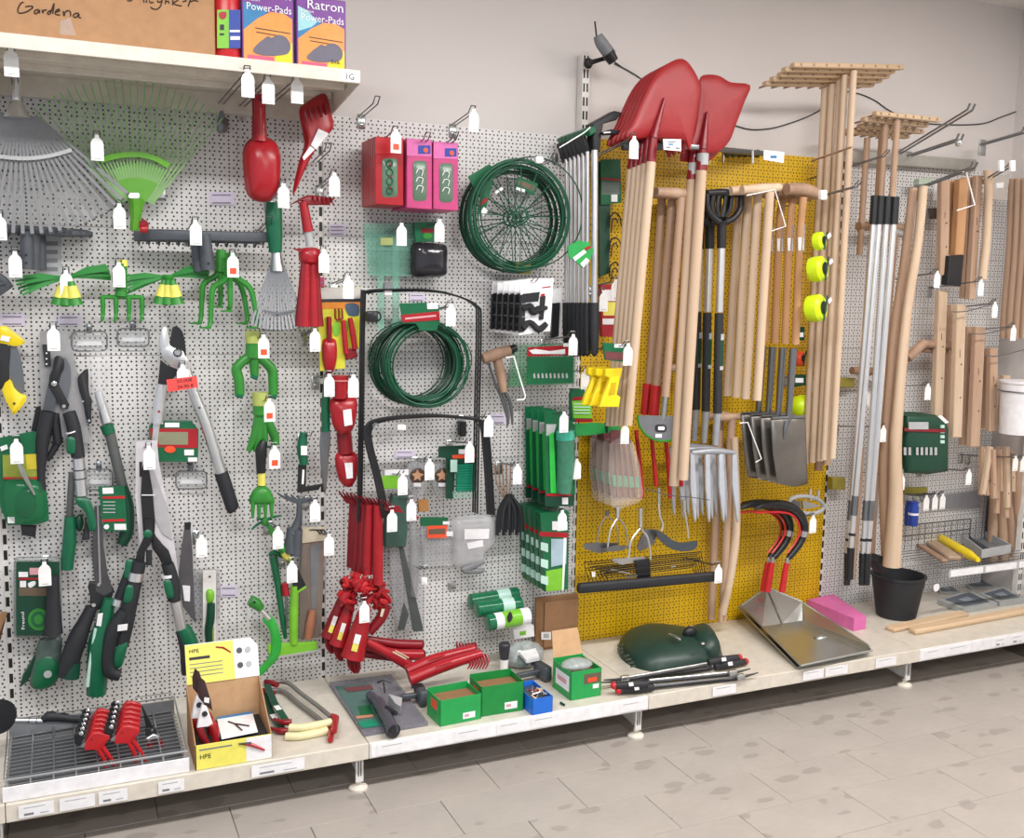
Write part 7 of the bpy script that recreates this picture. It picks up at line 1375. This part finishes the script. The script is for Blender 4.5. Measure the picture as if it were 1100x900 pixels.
# ================================================================ sickles, grey tool, base shelf of bay 3
crop(780, 530, 8.18)
def sick(off, d, lab, inner):
    t = T('sickle', lab, 'sickle', 'red-handled sickles'); f = lambda pl: [(x+off[0], y+off[1]) for x, y in pl]
    t.p('blade_sheath', path(f([(250, 140), (330, 105), (440, 95), (560, 120), (650, 190), (690, 300), (660, 420), (590, 520), (545, 570)]), d, [1.2, 3.6, 5, 5.4, 5, 4.2, 3.6, 3.4, 3], 10), 'black'); t.p('red_edge', path(f([(250, 175), (340, 165), (480, 165), (580, 190), (635, 260), (645, 350), (600, 440), (530, 530)]), d+.008, [.8, 1, 1.2, 1.2, 1.2, 1.2, 1.2, 1], 8), 'red_bright')
    t.p('silver_clip', path(f([(688, 330), (678, 380)]), d+.004, [4.6, 4.2], 10), 'chrome'); t.p('ferrule', path(f([(540, 560), (535, 620)]), d, [2, 2.4], 10), 'chrome'); t.p('handle', path(f([(533, 610), (510, 740), (490, 865)]), d, [2.8, 3.2, 3.4], 12), 'red_bright'); t.done()
sick((0, 0), .2, 'sickle with black sheath and red handle, right one', 0); sick((-128, -5), .14, 'sickle with black sheath and red handle, left one', 0); sick((-165, -5), .1, 'sickle with red handle hidden behind the left one', 0)
t = T('hand_tool', 'grey metal clamp-shaped tool hanging above the sickles', 'tool'); t.p('oval_frame', tube([pp(p, .12) for p in ell(705, 100, 155, 75, 24, 0, .12)], .009, 8, close=True), 'grey_light'); t.p('cross_plate', prism([(560, 60), (650, 70), (660, 120), (600, 130)], .12, .01), 'steel_dark'); t.p('prong', path([(740, -40), (738, 60)], .12, [1.6, 1.6], 8)+path([(810, -30), (805, 50)], .12, [1.6, 1.6], 8), 'chrome'); t.p('jaw', prism([(670, 60), (840, 110), (680, 140)], .125, .01), 'zinc'); t.done(); hook(765, 200, .2, 'wire hook with tag under the grey clamp tool')
S0 = SZ+.001
# galvanised dust pans
crop(780, 610, 6.11)
def pan(dz, off, lab):
    t = T('dust_pan', lab, 'dust pan', 'galvanised metal pans on the shelf'); f = lambda x, y, z: US(x+off[0], y+off[1], S0+z+dz)
    B = [(235, 385, .012), (500, 350, .012), (960, 545, .004), (490, 645, .004)]; R = [(120, 290, .075), (240, 145, .16), (330, 125, .165), (500, 225, .10)]
    P = [f(*b) for b in B]
    fl_ = G(P+[p-V((0, 0, .003)) for p in P], [(3, 2, 1, 0), (4, 5, 6, 7)]+[(i, (i+1) % 4, 4+(i+1) % 4, 4+i) for i in range(4)])
    t.p('pan_floor', fl_, 'galv', sm=None)
    bl, br = P[0], P[1]; tl = f(100, 250, .07); tm_ = f(250, 130, .125); tr = f(500, 225, .075)
    def shell(q): 
        n = (q[1]-q[0]).cross(q[2]-q[0]).normalized()*.002; return poly(q, [p-n for p in q])
    t.p('back_wall', shell([bl, f(370, 368, .013), f(270, 130, .125), tl])+shell([f(370, 368, .013), br, tr, f(270, 130, .125)]), 'galv', sm=None)
    t.p('side_wall', shell([bl, tl, P[3]]), 'galv', sm=None); t.p('side_wall', shell([br, P[2], f(935, 510, .02), tr]), 'galv', sm=None)
    t.p('front_lip', tube([P[3], P[2]], .004, 8), 'zinc'); t.p('rolled_edge', tube([P[3], tl, f(270, 130, .125), tr, f(935, 510, .02), P[2]], .003, 8), 'zinc'); t.p('dent', G([V((v.x, v.y, v.z)) for v in ball(f(620, 455, .01), .035, .02, .008, 12, 6).v], ball((0, 0, 0), 1, 1, 1, 12, 6).f), 'galv'); t.p('ridge', tube([f(270, 130, .127), f(370, 368, .015)], .003, 6), 'zinc'); t.done()
pan(.022, (0, -4), 'galvanised metal dust pan, upper of two'); pan(.0, (-25, 10), 'galvanised metal dust pan, lower of two underneath')
t = T('foam_block', 'pink foam block lying on the shelf beside the metal pan', 'foam block'); q = [US(835, 415, S0), US(915, 400, S0), US(700, 250, S0), US(530, 285, S0)]; t.p('block', poly([p+V((0, 0, .055)) for p in q], q), 'pink', sm=None); t.done()
# dark green watering-bag shape
crop(640, 650, 5.79)
def lump(pl, z, h, mat, k=5, e=.7):
    a = [US(x, y, z) for x, y in pl]
    if sum(a[i].x*a[(i+1) % len(a)].y-a[(i+1) % len(a)].x*a[i].y for i in range(len(a))) < 0: a = a[::-1]
    c = sum(a, V())/len(a); n = len(a); v = []; f = [tuple(range(n-1, -1, -1))]
    for j in range(k): an = math.pi/2*j/k; s = math.cos(an)**e; v += [c+(p-c)*s+V((0, 0, h*math.sin(an))) for p in a]
    v.append(c+V((0, 0, h)))
    for j in range(k-1):
        for i in range(n): f.append((j*n+i, j*n+(i+1) % n, (j+1)*n+(i+1) % n, (j+1)*n+i))
    for i in range(n): f.append(((k-1)*n+i, (k-1)*n+(i+1) % n, len(v)-1))
    return G(v, f)
t = T('watering_bag', 'dark green teardrop-shaped moulded pad lying on the base shelf', 'pad'); t.p('body', lump(sm2([(135, 270), (180, 210), (300, 180), (460, 190), (620, 215), (720, 250), (790, 320), (700, 375), (560, 405), (380, 415), (250, 390), (165, 340)], 3), S0, .085, M('pine', '#1f3a32', .4)), M('pine')); t.p('lobe', lump(sm2([(560, 230), (640, 195), (720, 220), (780, 310), (720, 340), (600, 300)], 2), S0+.02, .085, 'pine'), 'pine'); t.p('opening', ball(US(585, 170, S0+.09), .03, .02, .025, 12, 8), 'black'); t.p('chrome_clip', tube([US(455, 180, S0+.1), US(500, 200, S0+.1), US(530, 215, S0+.095)], [.004, .007, .004], 8), 'chrome'); t.p('chrome_stud', ball(US(665, 238, S0+.095), .009, .009, .006, 10, 6), 'chrome')
for i in range(7): t.p('edge_rib', tube([US(140+13*i*(i > 2), 250+22*i, S0+.03), US(165+13*i*(i > 2), 245+22*i, S0+.05)], .004, 6), 'pine')
t.done()
def pruner(pl, g0, g1, lab, z, red, tipdir):
    t = T('pole_pruner', lab, 'pole shears', 'long-handled shears lying on the shelf'); t.p('shaft', bar(US(*pl[0], S0+z), US(*pl[1], S0+z), .008, .012, (0, 0, 1), .001), 'alu'); t.p('dark_rail', bar(US(pl[0][0], pl[0][1]+14, S0+z-.004), US(pl[1][0], pl[1][1]+14, S0+z-.004), .006, .006, (0, 0, 1)), 'black'); t.p('grip', tube(smooth([US(*g0, S0+z+.004), US((g0[0]+g1[0])/2, (g0[1]+g1[1])/2, S0+z+.006), US(*g1, S0+z+.004)], 3), [.012, .014, .015, .015, .014, .013, .012], 12), 'black_soft'); e = g1; t.p('red_end', ball(US(*e, S0+z+.004), .015, .013, .013, 12, 8), 'red_bright'); t.p('grip_label', slab([((g0[0]+e[0])/2-14, (g0[1]+e[1])/2-12), ((g0[0]+e[0])/2+14, (g0[1]+e[1])/2-16), ((g0[0]+e[0])/2+18, (g0[1]+e[1])/2+6), ((g0[0]+e[0])/2-10, (g0[1]+e[1])/2+10)], S0+z+.019, .001), 'ticket', sm=None); o = pl[tipdir]; t.p('blade_tip', tube([US(o[0], o[1]+4, S0+z), US(o[0]+(-130 if tipdir == 0 else 110), o[1]+(10 if tipdir == 0 else -25), S0+z+.01)], [.006, .002], 8), 'black'); t.p('bracket', obox(US(o[0], o[1], S0+z+.004), V((1, 0, 0)), V((0, 1, 0)), V((0, 0, 1)), .016, .008, .01, .002), 'steel'); t.done()
pruner([(180, 455), (690, 365)], (700, 355), (890, 325), 'long-handled shears with black grip at the right end, rear one', .03, 1, 0); pruner([(160, 470), (720, 385)], (740, 385), (930, 350), 'long-handled shears with black grip and red tip at the right end, front one', .012, 1, 0)
pruner([(330, 470), (850, 420)], (320, 490), (115, 500), 'long-handled shears with red tip at the left end, rear one', .03, 1, 1); pruner([(370, 500), (900, 445)], (360, 510), (145, 530), 'long-handled shears with red tip at the left end, front one', .012, 1, 1)
for px0, px1, lab in ((765, 790, 'below the shears'), (862, 884, 'below the metal pan, left'), (886, 910, 'below the metal pan, middle'), (940, 962, 'below the metal pan, right')): front_ticket(px0, px1, 'paper price label on the cream shelf edge, '+lab, dark=False)
# ================================================================ bay 4: the corner
crop(0, 0, 1)
one('wall_shelf_rail', 'grey metal rail along the top of the corner pegboard', 'rail', bar(U(912, 168, .03), U(1046, 178, .03), .05, .03, None, .003), M('rail_grey', '#a7a49c', .5))
for a, b, n in (((930, 190, .02), (1018, 116, .9), 'upper left'), ((975, 165, .02), (1032, 150, .6), 'middle')): pass
def prong(p0, d0, p1, d1, lab, tip=False):
    t = T('long_hook', lab, 'hook', 'long double-wire hooks near the corner'); a, b = U(*p0, d0), U(*p1, d1)
    for s in (-.012, .012): t.p('wire', tube([a+V((s, 0, 0)), b+V((s, 0, 0)), b+V((s, -.01, .02))], .004, 8), 'steel_dark')
    if tip: t.p('end_knob', ball(b+V((0, 0, -.012)), .014), 'chrome')
    t.p('back_plate', box((a.x-.02, a.y+.002, a.z-.05), (a.x+.02, a.y-.006, a.z+.02), .001), 'zinc'); t.done()
prong((965, 165), .02, (1042, 118), .75, 'long double-wire hook rising over the smaller wooden rakes'); prong((975, 168), .02, (1030, 150), .55, 'long double-wire hook with round end knob below the upper one', True); prong((1055, 155), .05, (1100, 142), .5, 'long double-wire hook at the right picture edge'); prong((985, 203), .02, (1045, 180), .5, 'long double-wire hook carrying the pale axe handles'); prong((1040, 205), .02, (1085, 178), .4, 'long double-wire hook with white end sleeves near the corner')
for i, x in enumerate((1074, 1086)): one('hook_end', 'white plastic hook sleeve near the corner, %s one' % ('left', 'right')[i], 'hook end', prism(rc(x, 172, x+5, 184, 1), .42, .01, .002), 'tag_white')
one('bent_wire', 'bent cream wire arm in front of the orange-brown handles', 'wire arm', wire([(1032, 184), (1038, 185), (1047, 220), (1028, 226)], .42, .0028, 6, 1, False), 'tag_white')
# aluminium poles with black sleeves
for i, (x0, x1, y1, lab) in enumerate(((939, 911, 628, 'leftmost'), (945.5, 914, 622, 'second'), (953, 927, 628, 'third'), (961, 932, 628, 'rightmost'))):
    t = T('telescopic_pole', 'silver telescopic pole with black sleeve, %s of four' % lab, 'pole', 'silver telescopic poles'); d = .31+.015*i
    t.p('sleeve', path([(x0+1, 210+i*.5), (x0-.8, 241)], d, [4, 4], 14), 'black'); a = (x0-1, 240); b = (x1, y1-34); t.p('tube', path([a, b], d, [2.9, 3.1], 14), 'alu'); mx = lambda u: (a[0]+(b[0]-a[0])*u, a[1]+(b[1]-a[1])*u)
    t.p('locking_collar', path([mx(.84), mx(.9)], d, [3.6, 3.6], 14), 'steel_dark'); t.p('black_ring', path([mx(.955), mx(.963)], d, [3.5, 3.5], 14), 'black'); t.p('end_cap', path([b, (x1-1.2, y1)], d, [3.8, 3.2], 14), 'black'); t.done()
# pale axe / hoe handles
def haft(pl, rr, d, lab, mat='wood_pale', grp='pale shaped tool hafts', n=12): return one('tool_haft', lab, 'tool haft', path(pl, d, rr, n), mat, group=grp)
haft([(992, 200), (986, 260), (975, 330), (966, 420), (962, 480), (962, 540), (958, 608)], [4.4, 4.4, 4.8, 5.4, 6, 7.2, 9.2], .3, 'long pale wooden haft standing over the black bucket, front one'); haft([(981, 202), (972, 280), (962, 350), (955, 430), (950, 500), (953, 600)], [4.2, 4.6, 5, 5.4, 5.4, 6], .24, 'long wooden haft just behind the front pale one', 'wood')
haft([(962, 245), (952, 350), (943, 440), (935, 600)], [3.6, 4, 4.4, 4.4], .12, 'brown wooden shaft behind the silver poles', 'wood_dark'); haft([(925, 480), (922, 540), (915, 622)], [3, 3, 3.2], .1, 'thin wooden strip between the silver pole ends', 'wood'); 
t = T('wooden_block', 'wooden T-piece with grip behind the silver poles', 'tool handle'); t.p('grip', path([(922, 243), (955, 243), (976, 246)], .1, [4.6, 5, 4], 12), 'wood_dark'); t.p('band', path([(958, 248), (972, 252)], .12, [4.4, 4.4], 10), 'zinc'); t.done()
one('wooden_tool', 'pink-brown wooden crosspiece low behind the silver poles', 'tool handle', path([(915, 398), (945, 399), (964, 400)], .08, [4, 4.2, 3.6], 12), 'wood_dark'); one('wooden_stub', 'olive brown block on the pegboard left of the silver poles', 'block', prism(rc(900, 406, 918, 416), .05, .04, .003), M('olive'), group='olive blocks on the corner pegboard'); one('wooden_stub', 'olive block on the pegboard lower left of the silver poles', 'block', prism(rc(894, 513, 908, 526), .05, .03, .003), M('olive'), group='olive blocks on the corner pegboard')
for x, y, lab in ((931, 419, 'wire hook with tag between the silver poles'), (949, 458, 'wire hook with tag on the wooden haft right of the poles'), (997, 413, 'wire hook with tag right of the long pale haft'), (1007, 292, 'wire hook with tag below the axe handles'), (1054, 301, 'wire hook with tag right of the black sleeve handle'), (1069, 325, 'wire hook with tag above the drilled handles'), (1089, 350, 'wire hook with tag over the short drilled handles'), (969, 510, 'small wire hook with tag on the front haft'), (1041, 505, 'wire hook with tag below the green bags')): hook(x, y, .28, lab, big=.92)
# T-shaped brown handles
t = T('wooden_tool', 'two brown wooden pick handles meeting at a bend right of the pale haft', 'tool handle'); t.p('bent_arm', path([(975, 385), (985, 375), (993, 368)], .12, [4.6, 5, 4.6], 12), 'wood_dark'); t.p('cross_arm', path([(992, 369), (1010, 371), (1023, 371)], .12, [4, 3.8, 3.4], 12), 'wood_dark'); t.p('cross_arm', path([(992, 375), (1014, 378)], .1, [3, 3], 10), 'wood_dark'); t.done()
# drilled flat handles (hammer/axe helves)
def helve(x0, y0, x1, y1, w, d, lab, mat='wood_pale', holes=2, grp='drilled wooden helves'):
    t = T('axe_helve', lab, 'helve', grp); b = t.p('helve', prism([(x0-w/2, y0), (x0+w/2, y0), (x1+w/2, y1-3), (x1+w/2-1, y1), (x1-w/2, y1)], d, .022, .004), mat)
    for i in range(holes): u = .45+.25*i; t.p('drill_hole', lathe([(.0035, 0), (.0035, .001)], U(x0+(x1-x0)*u+w*.2, y0+(y1-y0)*u, d+.005), (0, -1, 0), 10), 'black', b)
    t.p('stamp', prism(rc(x0+(x1-x0)*.35-1, y0+(y1-y0)*.34, x0+(x1-x0)*.35+1, y0+(y1-y0)*.4), d+.0045, .001), 'print_dark', b, sm=None); t.done()
crop(980, 180, 6)
helve(215, 80, 205, 695, 55, .16, 'pale drilled helve behind the cream wire arm', 'wood'); helve(265, 85, 255, 560, 38, .12, 'narrow orange-brown helve left of the black sleeve', 'wood_lacquer'); 
t = T('axe_helve', 'orange-brown helve with black rubber sleeve at its end', 'helve'); t.p('helve', prism([(305, 75), (365, 60), (330, 565), (275, 565)], .18, .026, .004), 'wood_lacquer'); t.p('black_sleeve', prism([(240, 568), (330, 562), (312, 765), (225, 755)], .185, .034, .005), 'black'); t.done()
helve(390, 60, 350, 845, 48, .14, 'wavy brown helve right of the black sleeve', 'wood'); helve(435, 50, 385, 850, 40, .18, 'brown helve left of the white pole', 'wood', 1); haft([(490, 15), (492, 200), (475, 500), (450, 720)], [4.5, 3.8, 4, 4.4], .22, 'white-topped pale haft near the corner', 'wood_pale')
pack('folded grey paper hanging between the helves near the corner', [(515, 50), (630, 45), (605, 215), (515, 205)], .15, .004, M('paper_grey', '#b7b0aa', .6), [('white_label', [(540, 100), (590, 95), (588, 130), (545, 132)], 'ticket')], grp=None, name='paper_sheet', cat='paper'); pack('steel bracket with clip behind the pale haft', [(100, 260), (235, 260), (225, 330), (105, 332)], .08, .02, 'steel_dark', grp=None, name='bracket', cat='bracket'); pack('white label stub above the brackets', [(145, 95), (185, 95), (180, 210), (135, 210)], .06, .003, 'ticket', grp=None, name='paper_label', cat='label'); pack('pale green plastic cap above the pale haft', [(45, 70), (120, 65), (130, 105), (40, 108)], .1, .03, M('sage', '#b9c6b4', .5), grp=None, name='plastic_fitting', cat='fitting')
for i, x in enumerate((635, 675, 720, 765)): haft([(x+15, 70), (x, 500), (x-30, 900), (x-40, 1100)], [4, 4.2, 4.6, 4.6], .12+.04*i, 'long brown shaft at the right picture edge, %s of four' % ['leftmost', 'second', 'third', 'rightmost'][i], 'wood' if i % 2 else 'wood_lacquer' if False else 'wood', 'long brown shafts at the right edge')
crop(980, 310, 6)
helve(200, 10, 170, 820, 55, .14, 'pale drilled helve behind the brown pick handles'); helve(265, 105, 230, 900, 30, .12, 'narrow pale helve beside a wider drilled one', 'wood', 1); helve(318, 102, 290, 960, 58, .2, 'wide pale drilled helve left of the brown pair'); helve(380, 245, 350, 1010, 55, .14, 'brown drilled helve, left of the pair', 'wood'); helve(440, 248, 405, 1020, 60, .2, 'brown drilled helve, right of the pair', 'wood'); helve(488, 385, 470, 900, 30, .14, 'short narrow drilled helve', 'wood', 1); helve(528, 383, 520, 920, 48, .2, 'short wide drilled helve left of the white bucket', 'wood'); helve(610, 560, 595, 880, 45, .16, 'short pale drilled helve in front of the white bucket')
for x0, y0, x1, y1, n in ((250, 150, 350, 145, 'upper'), (360, 290, 480, 290, 'middle'), (470, 430, 560, 435, 'lower')): one('wire_rail', 'thin wire holding the drilled helves, %s one' % n, 'wire', wire([(x0, y0), (x1, y1), (x1+170, y1-45)], .24, .0024, 6, 3), 'steel_dark', group='wires holding the helves')
t = T('plastic_tub', 'white plastic tub with wire rim at the right picture edge', 'tub'); c = U(690, 760, .3); g = lathe([(.075, -.12), (.085, .1), (.09, .105), (.09, .115)], c, (0, 0, 1), 24); t.p('tub', g, M('tub_white', '#e9e7ea', .4)); t.p('wire_rim', ring(c+V((0, 0, .07)), .089, .003, (0, 0, 1), 32), 'steel_dark'); t.done()
# green bags of stakes
crop(960, 430, 6.43)
t = T('green_bag', 'dark green bag with red stripe and white print hanging in the corner bay, front one', 'bag', 'green printed bags'); b = t.p('bag', dome(sm2([(70, 100), (200, 100), (345, 120), (368, 190), (362, 490), (230, 512), (70, 500), (62, 300)], 1), .2, .026, 4, e=.22), 'green_dark'); t.p('red_stripe', prism([(75, 190), (355, 200), (358, 222), (75, 212)], .231, .003), 'red_deep', b, sm=None); t.p('grey_panel', prism(rc(105, 150, 240, 200), .2325, .003), 'grey_light', b, sm=None)
for i in range(7): x = 72+32*i+(20 if i > 1 else 0); t.p('white_print', prism(rc(x, 325, x+16, 378), .2335, .003), 'grey_light', b, sm=None)
for i in range(4): t.p('side_print', prism(rc(325, 170+35*i, 352, 192+35*i), .229, .004), 'mint', b, sm=None)
t.done(); t.dup(0, .05, .008, 'dark green bag with red stripe behind the front one')
one('hook_tag', 'tilted white tag on the green bag', 'tag', prism([(305, 110), (330, 102), (382, 152), (360, 160)], .27, .003), 'tag_white', sm=None)
one('pegboard_label_strip', 'olive yellow label strip below the green bags', 'label', prism(rc(75, 600, 235, 645), .012, .006), M('olive'), sm=None)
t = T('spray_can', 'blue can with white and red band hanging on the pegboard', 'can'); c = U(130, 865, .12); t.p('can', lathe([(.02, 0), (.022, .005), (.022, .085), (.018, .1), (.02, .11)], c, n=18), 'blue_dark'); t.p('band', lathe([(.0225, .05), (.0225, .06)], c, n=18), 'ticket'); t.done(); one('spray_can', 'blue can partly behind the other one', 'can', lathe([(.02, 0), (.022, .005), (.022, .085), (.018, .1), (.02, .11)], U(105, 860, .06), n=18), 'blue_dark')
one('grey_sheet', 'dark grey metal sheet along the pegboard behind the white tags', 'sheet', prism([(240, 660), (590, 625), (590, 545), (600, 545), (600, 740), (240, 745)], .02, .004), M('sheet_grey', '#85858a', .45))
for i, (x, y) in enumerate(((228, 660), (288, 655), (340, 650))): hook(x, y, .12, 'wire hook with white tag on the grey sheet, %s of three' % ('left', 'middle', 'right')[i], big=.95)
# wire shelf with planks
crop(930, 540, 5.29)
t = T('wire_shelf', 'small wire shelf with white ticket strip in the corner bay', 'shelf'); a = U(470, 395, .36); b = U(900, 330, .36); zs = a.z+.012; x0, x1 = a.x, b.x+.3; x1 = min(x1, 3.24)
t.p('front_strip', box((x0, -.36, zs-.036), (x1, -.365, zs), .001), 'grey_light', sm=None)
for i in range(3): w = (x1-x0)/3; t.p('ticket', box((x0+.008+w*i, -.3655, zs-.032), (x0+w*(i+1)-.008, -.3665, zs-.004)), 'ticket', sm=None)
for i in range(10): yy = -.355+.035*i; t.p('cross_wire', tube([(x0, yy, zs-.006), (x1, yy, zs-.006)], .0018, 6), 'steel_dark')
for i in range(16): xx = x0+.01+(x1-x0-.01)*i/15; t.p('back_wire', tube([(xx, -.02, zs-.006), (xx, -.02, zs+.11)], .0016, 6), 'steel_dark')
t.p('back_rail', tube([(x0, -.02, zs+.11), (x1-.12, -.02, zs+.11), (x1-.12, -.02, zs)], .003, 6), 'steel_dark'); t.p('back_rail', tube([(x0, -.02, zs+.06), (x1-.12, -.02, zs+.06)], .003, 6), 'steel_dark'); t.done()
def plank(p0, p1, w, h, lab, mat='wood_h', z=None, grp='wooden pieces on the wire shelf', name='wooden_plank', cat='plank'):
    A, B = US(*p0, z), US(*p1, z); u = (B-A).normalized(); n = V((-u.y, u.x, 0)); return one(name, lab, cat, obox((A+B)/2+V((0, 0, h/2)), u, n, V((0, 0, 1)), (B-A).length/2, w/2, h/2, .004), mat, group=grp)
zp = zs-.003
plank((250, 215), (450, 340), .03, .014, 'grey-brown wooden strip on the wire shelf, leftmost', 'wood_dark', zp); plank((310, 200), (505, 330), .06, .022, 'weathered wooden plank on the wire shelf, beside the strip', M('wood_grey', '#a9917a', .6, 0, .15, 22, stretch=(.1, 1, 1)), zp); plank((385, 190), (580, 320), .045, .02, 'wooden plank on the wire shelf next to the yellow tube', 'wood_dark', zp)
t = T('yellow_tube', 'yellow rounded tube lying on the wire shelf', 'tube'); A, B = US(395, 185, zp+.025), US(640, 325, zp+.02); t.p('tube', tube([A, A+(B-A)*.05, A+(B-A)*.8, B], [.015, .022, .022, .01], 16), 'yellow'); t.done()
t = T('metal_tray', 'shallow white metal tray with grey inside on the wire shelf', 'tray'); q = [US(660, 315, zp), US(820, 285, zp), US(560, 140, zp), US(450, 150, zp)]; t.p('tray_base', poly([p+V((0, 0, .004)) for p in q], q), 'grey', sm=None)
for i in range(4):
    A, B = q[i], q[(i+1) % 4]; u = (B-A).normalized(); n = V((-u.y, u.x, 0)); t.p('tray_wall', obox((A+B)/2+V((0, 0, .02)), u, n, V((0, 0, 1)), (B-A).length/2, .003, .02, .001), 'grey_light', sm=None)
t.p('dark_tool', tube([US(590, 200, zp+.012), US(690, 268, zp+.012)], [.008, .012], 8), M('iron_blue')); t.done()
# bundle of wooden pegs
crop(960, 430, 6.43); rnd = random.Random(11)
for i in range(12):
    x = 620+19*i; a = rnd.uniform(-30, 25); y1 = 640+rnd.uniform(-60, 140) if i > 4 else 600+rnd.uniform(-40, 60)
    t = T('wooden_peg', 'short pale wooden peg hanging in the corner bundle, %s from the left' % ['first', 'second', 'third', 'fourth', 'fifth', 'sixth', 'seventh', 'eighth', 'ninth', 'tenth', 'eleventh', 'twelfth'][i], 'wooden peg', 'short wooden pegs in a bundle'); b = t.p('peg', prism(quad((x, 320+20*(i % 3)), (x+a*(1.2 if i < 5 else .6)+(-30 if i in (1, 3) else 0), y1+40), 24), .2+.012*(i % 5), .016, .003), 'wood_pale' if i % 2 else 'wood'); t.p('drill_hole', lathe([(.003, 0), (.003, .001)], U(x+a*.5, y1-60, .2035+.012*(i % 5)), (0, -1, 0), 8), 'black', b); t.done()
for i, (x0, x1) in enumerate(((690, 680), (740, 760), (800, 830), (850, 890))): haft([(x0, 420), (x0+5, 700), (x1, 1000), (x1+5, 1100)], [4.5, 4.6, 4.8, 5], .06+.03*i, 'leaning brown stake below the peg bundle, %s of four' % ['leftmost', 'second', 'third', 'rightmost'][i], 'wood', 'leaning stakes in the corner')
hook(843, 390, .3, 'wire hook with tag on the wooden peg bundle', big=.9); hook(895, 395, .3, 'wire hook with tag cut by the right picture edge', big=.9)
# base shelf of bay 4
crop(930, 540, 5.29); S0 = SZ+.001
t = T('bucket', 'black plastic bucket with pouring lip on the base shelf', 'bucket'); c = US(255, 672, S0); cB = V((c.x, c.y+.085, S0)); g = lathe([(.078, 0), (.084, .004), (.112, .175), (.117, .178), (.117, .186), (.106, .186), (.105, .17), (.075, .02), (.001, .018)], cB, n=32); t.p('bucket_shell', g, 'black_soft'); t.p('lip', prism([(48, 330), (100, 305), (120, 390), (105, 410)], -cB.y+.03, .06, .006), 'black_soft'); t.p('price_sticker', prism(sm2([(388, 470), (415, 460), (418, 490), (398, 505), (388, 495)], 2), -cB.y+.115, .002), 'ticket', sm=None); t.done()
def flatbox(pl, h, lab, m='grey'):
    t = T('boxed_tool', lab, 'box', 'flat grey boxes on the base shelf'); q = [US(x, y, S0) for x, y in pl]
    if sum(q[i].x*q[(i+1) % 4].y-q[(i+1) % 4].x*q[i].y for i in range(4)) < 0: q = q[::-1]
    b = t.p('carton', poly([p+V((0, 0, h)) for p in q], q), M('box_grey', '#a5a8a8', .5), sm=None); c = sum(q, V())/4; q2 = [c+(p-c)*.75+V((0, 0, h+.001)) for p in q]; t.p('top_print', poly([p+V((0, 0, .0006)) for p in q2], q2), M('print_slate', '#5d6670', .4), b, sm=None); q3 = [c+(p-c)*.3+V((0, 0, h+.002)) for p in q]; t.p('picture', poly([p+V((0, 0, .0006)) for p in q3], q3), M('print_steel', '#8d98a4', .4), b, sm=None); t.done()
flatbox([(405, 575), (550, 630), (745, 595), (590, 520)], .022, 'flat grey box with dark picture beside the bucket'); flatbox([(640, 540), (760, 590), (905, 570), (780, 500)], .022, 'flat grey box with dark picture near the corner')
flatbox([(420, 520), (540, 520), (470, 470), (400, 480)], .01, 'flat pale sheet behind the bucket'); flatbox([(590, 490), (760, 490), (640, 440), (520, 455)], .01, 'flat pale sheet behind the grey boxes')
plank((135, 730), (560, 640), .05, .018, 'short flat board lying in front of the bucket', 'wood_h', S0, 'wooden boards on the base shelf'); plank((265, 745), (1100, 590), .042, .024, 'long pale board lying along the front of the corner shelf', 'wood_h', S0, 'wooden boards on the base shelf')
front_ticket(993, 1012, 'paper price label on the corner shelf edge, leftmost', dark=False); front_ticket(1016, 1042, 'paper price label on the corner shelf edge, second', dark=False); front_ticket(1068, 1080, 'paper price label on the corner shelf edge, third'); front_ticket(1086, 1099, 'paper price label on the corner shelf edge, rightmost')
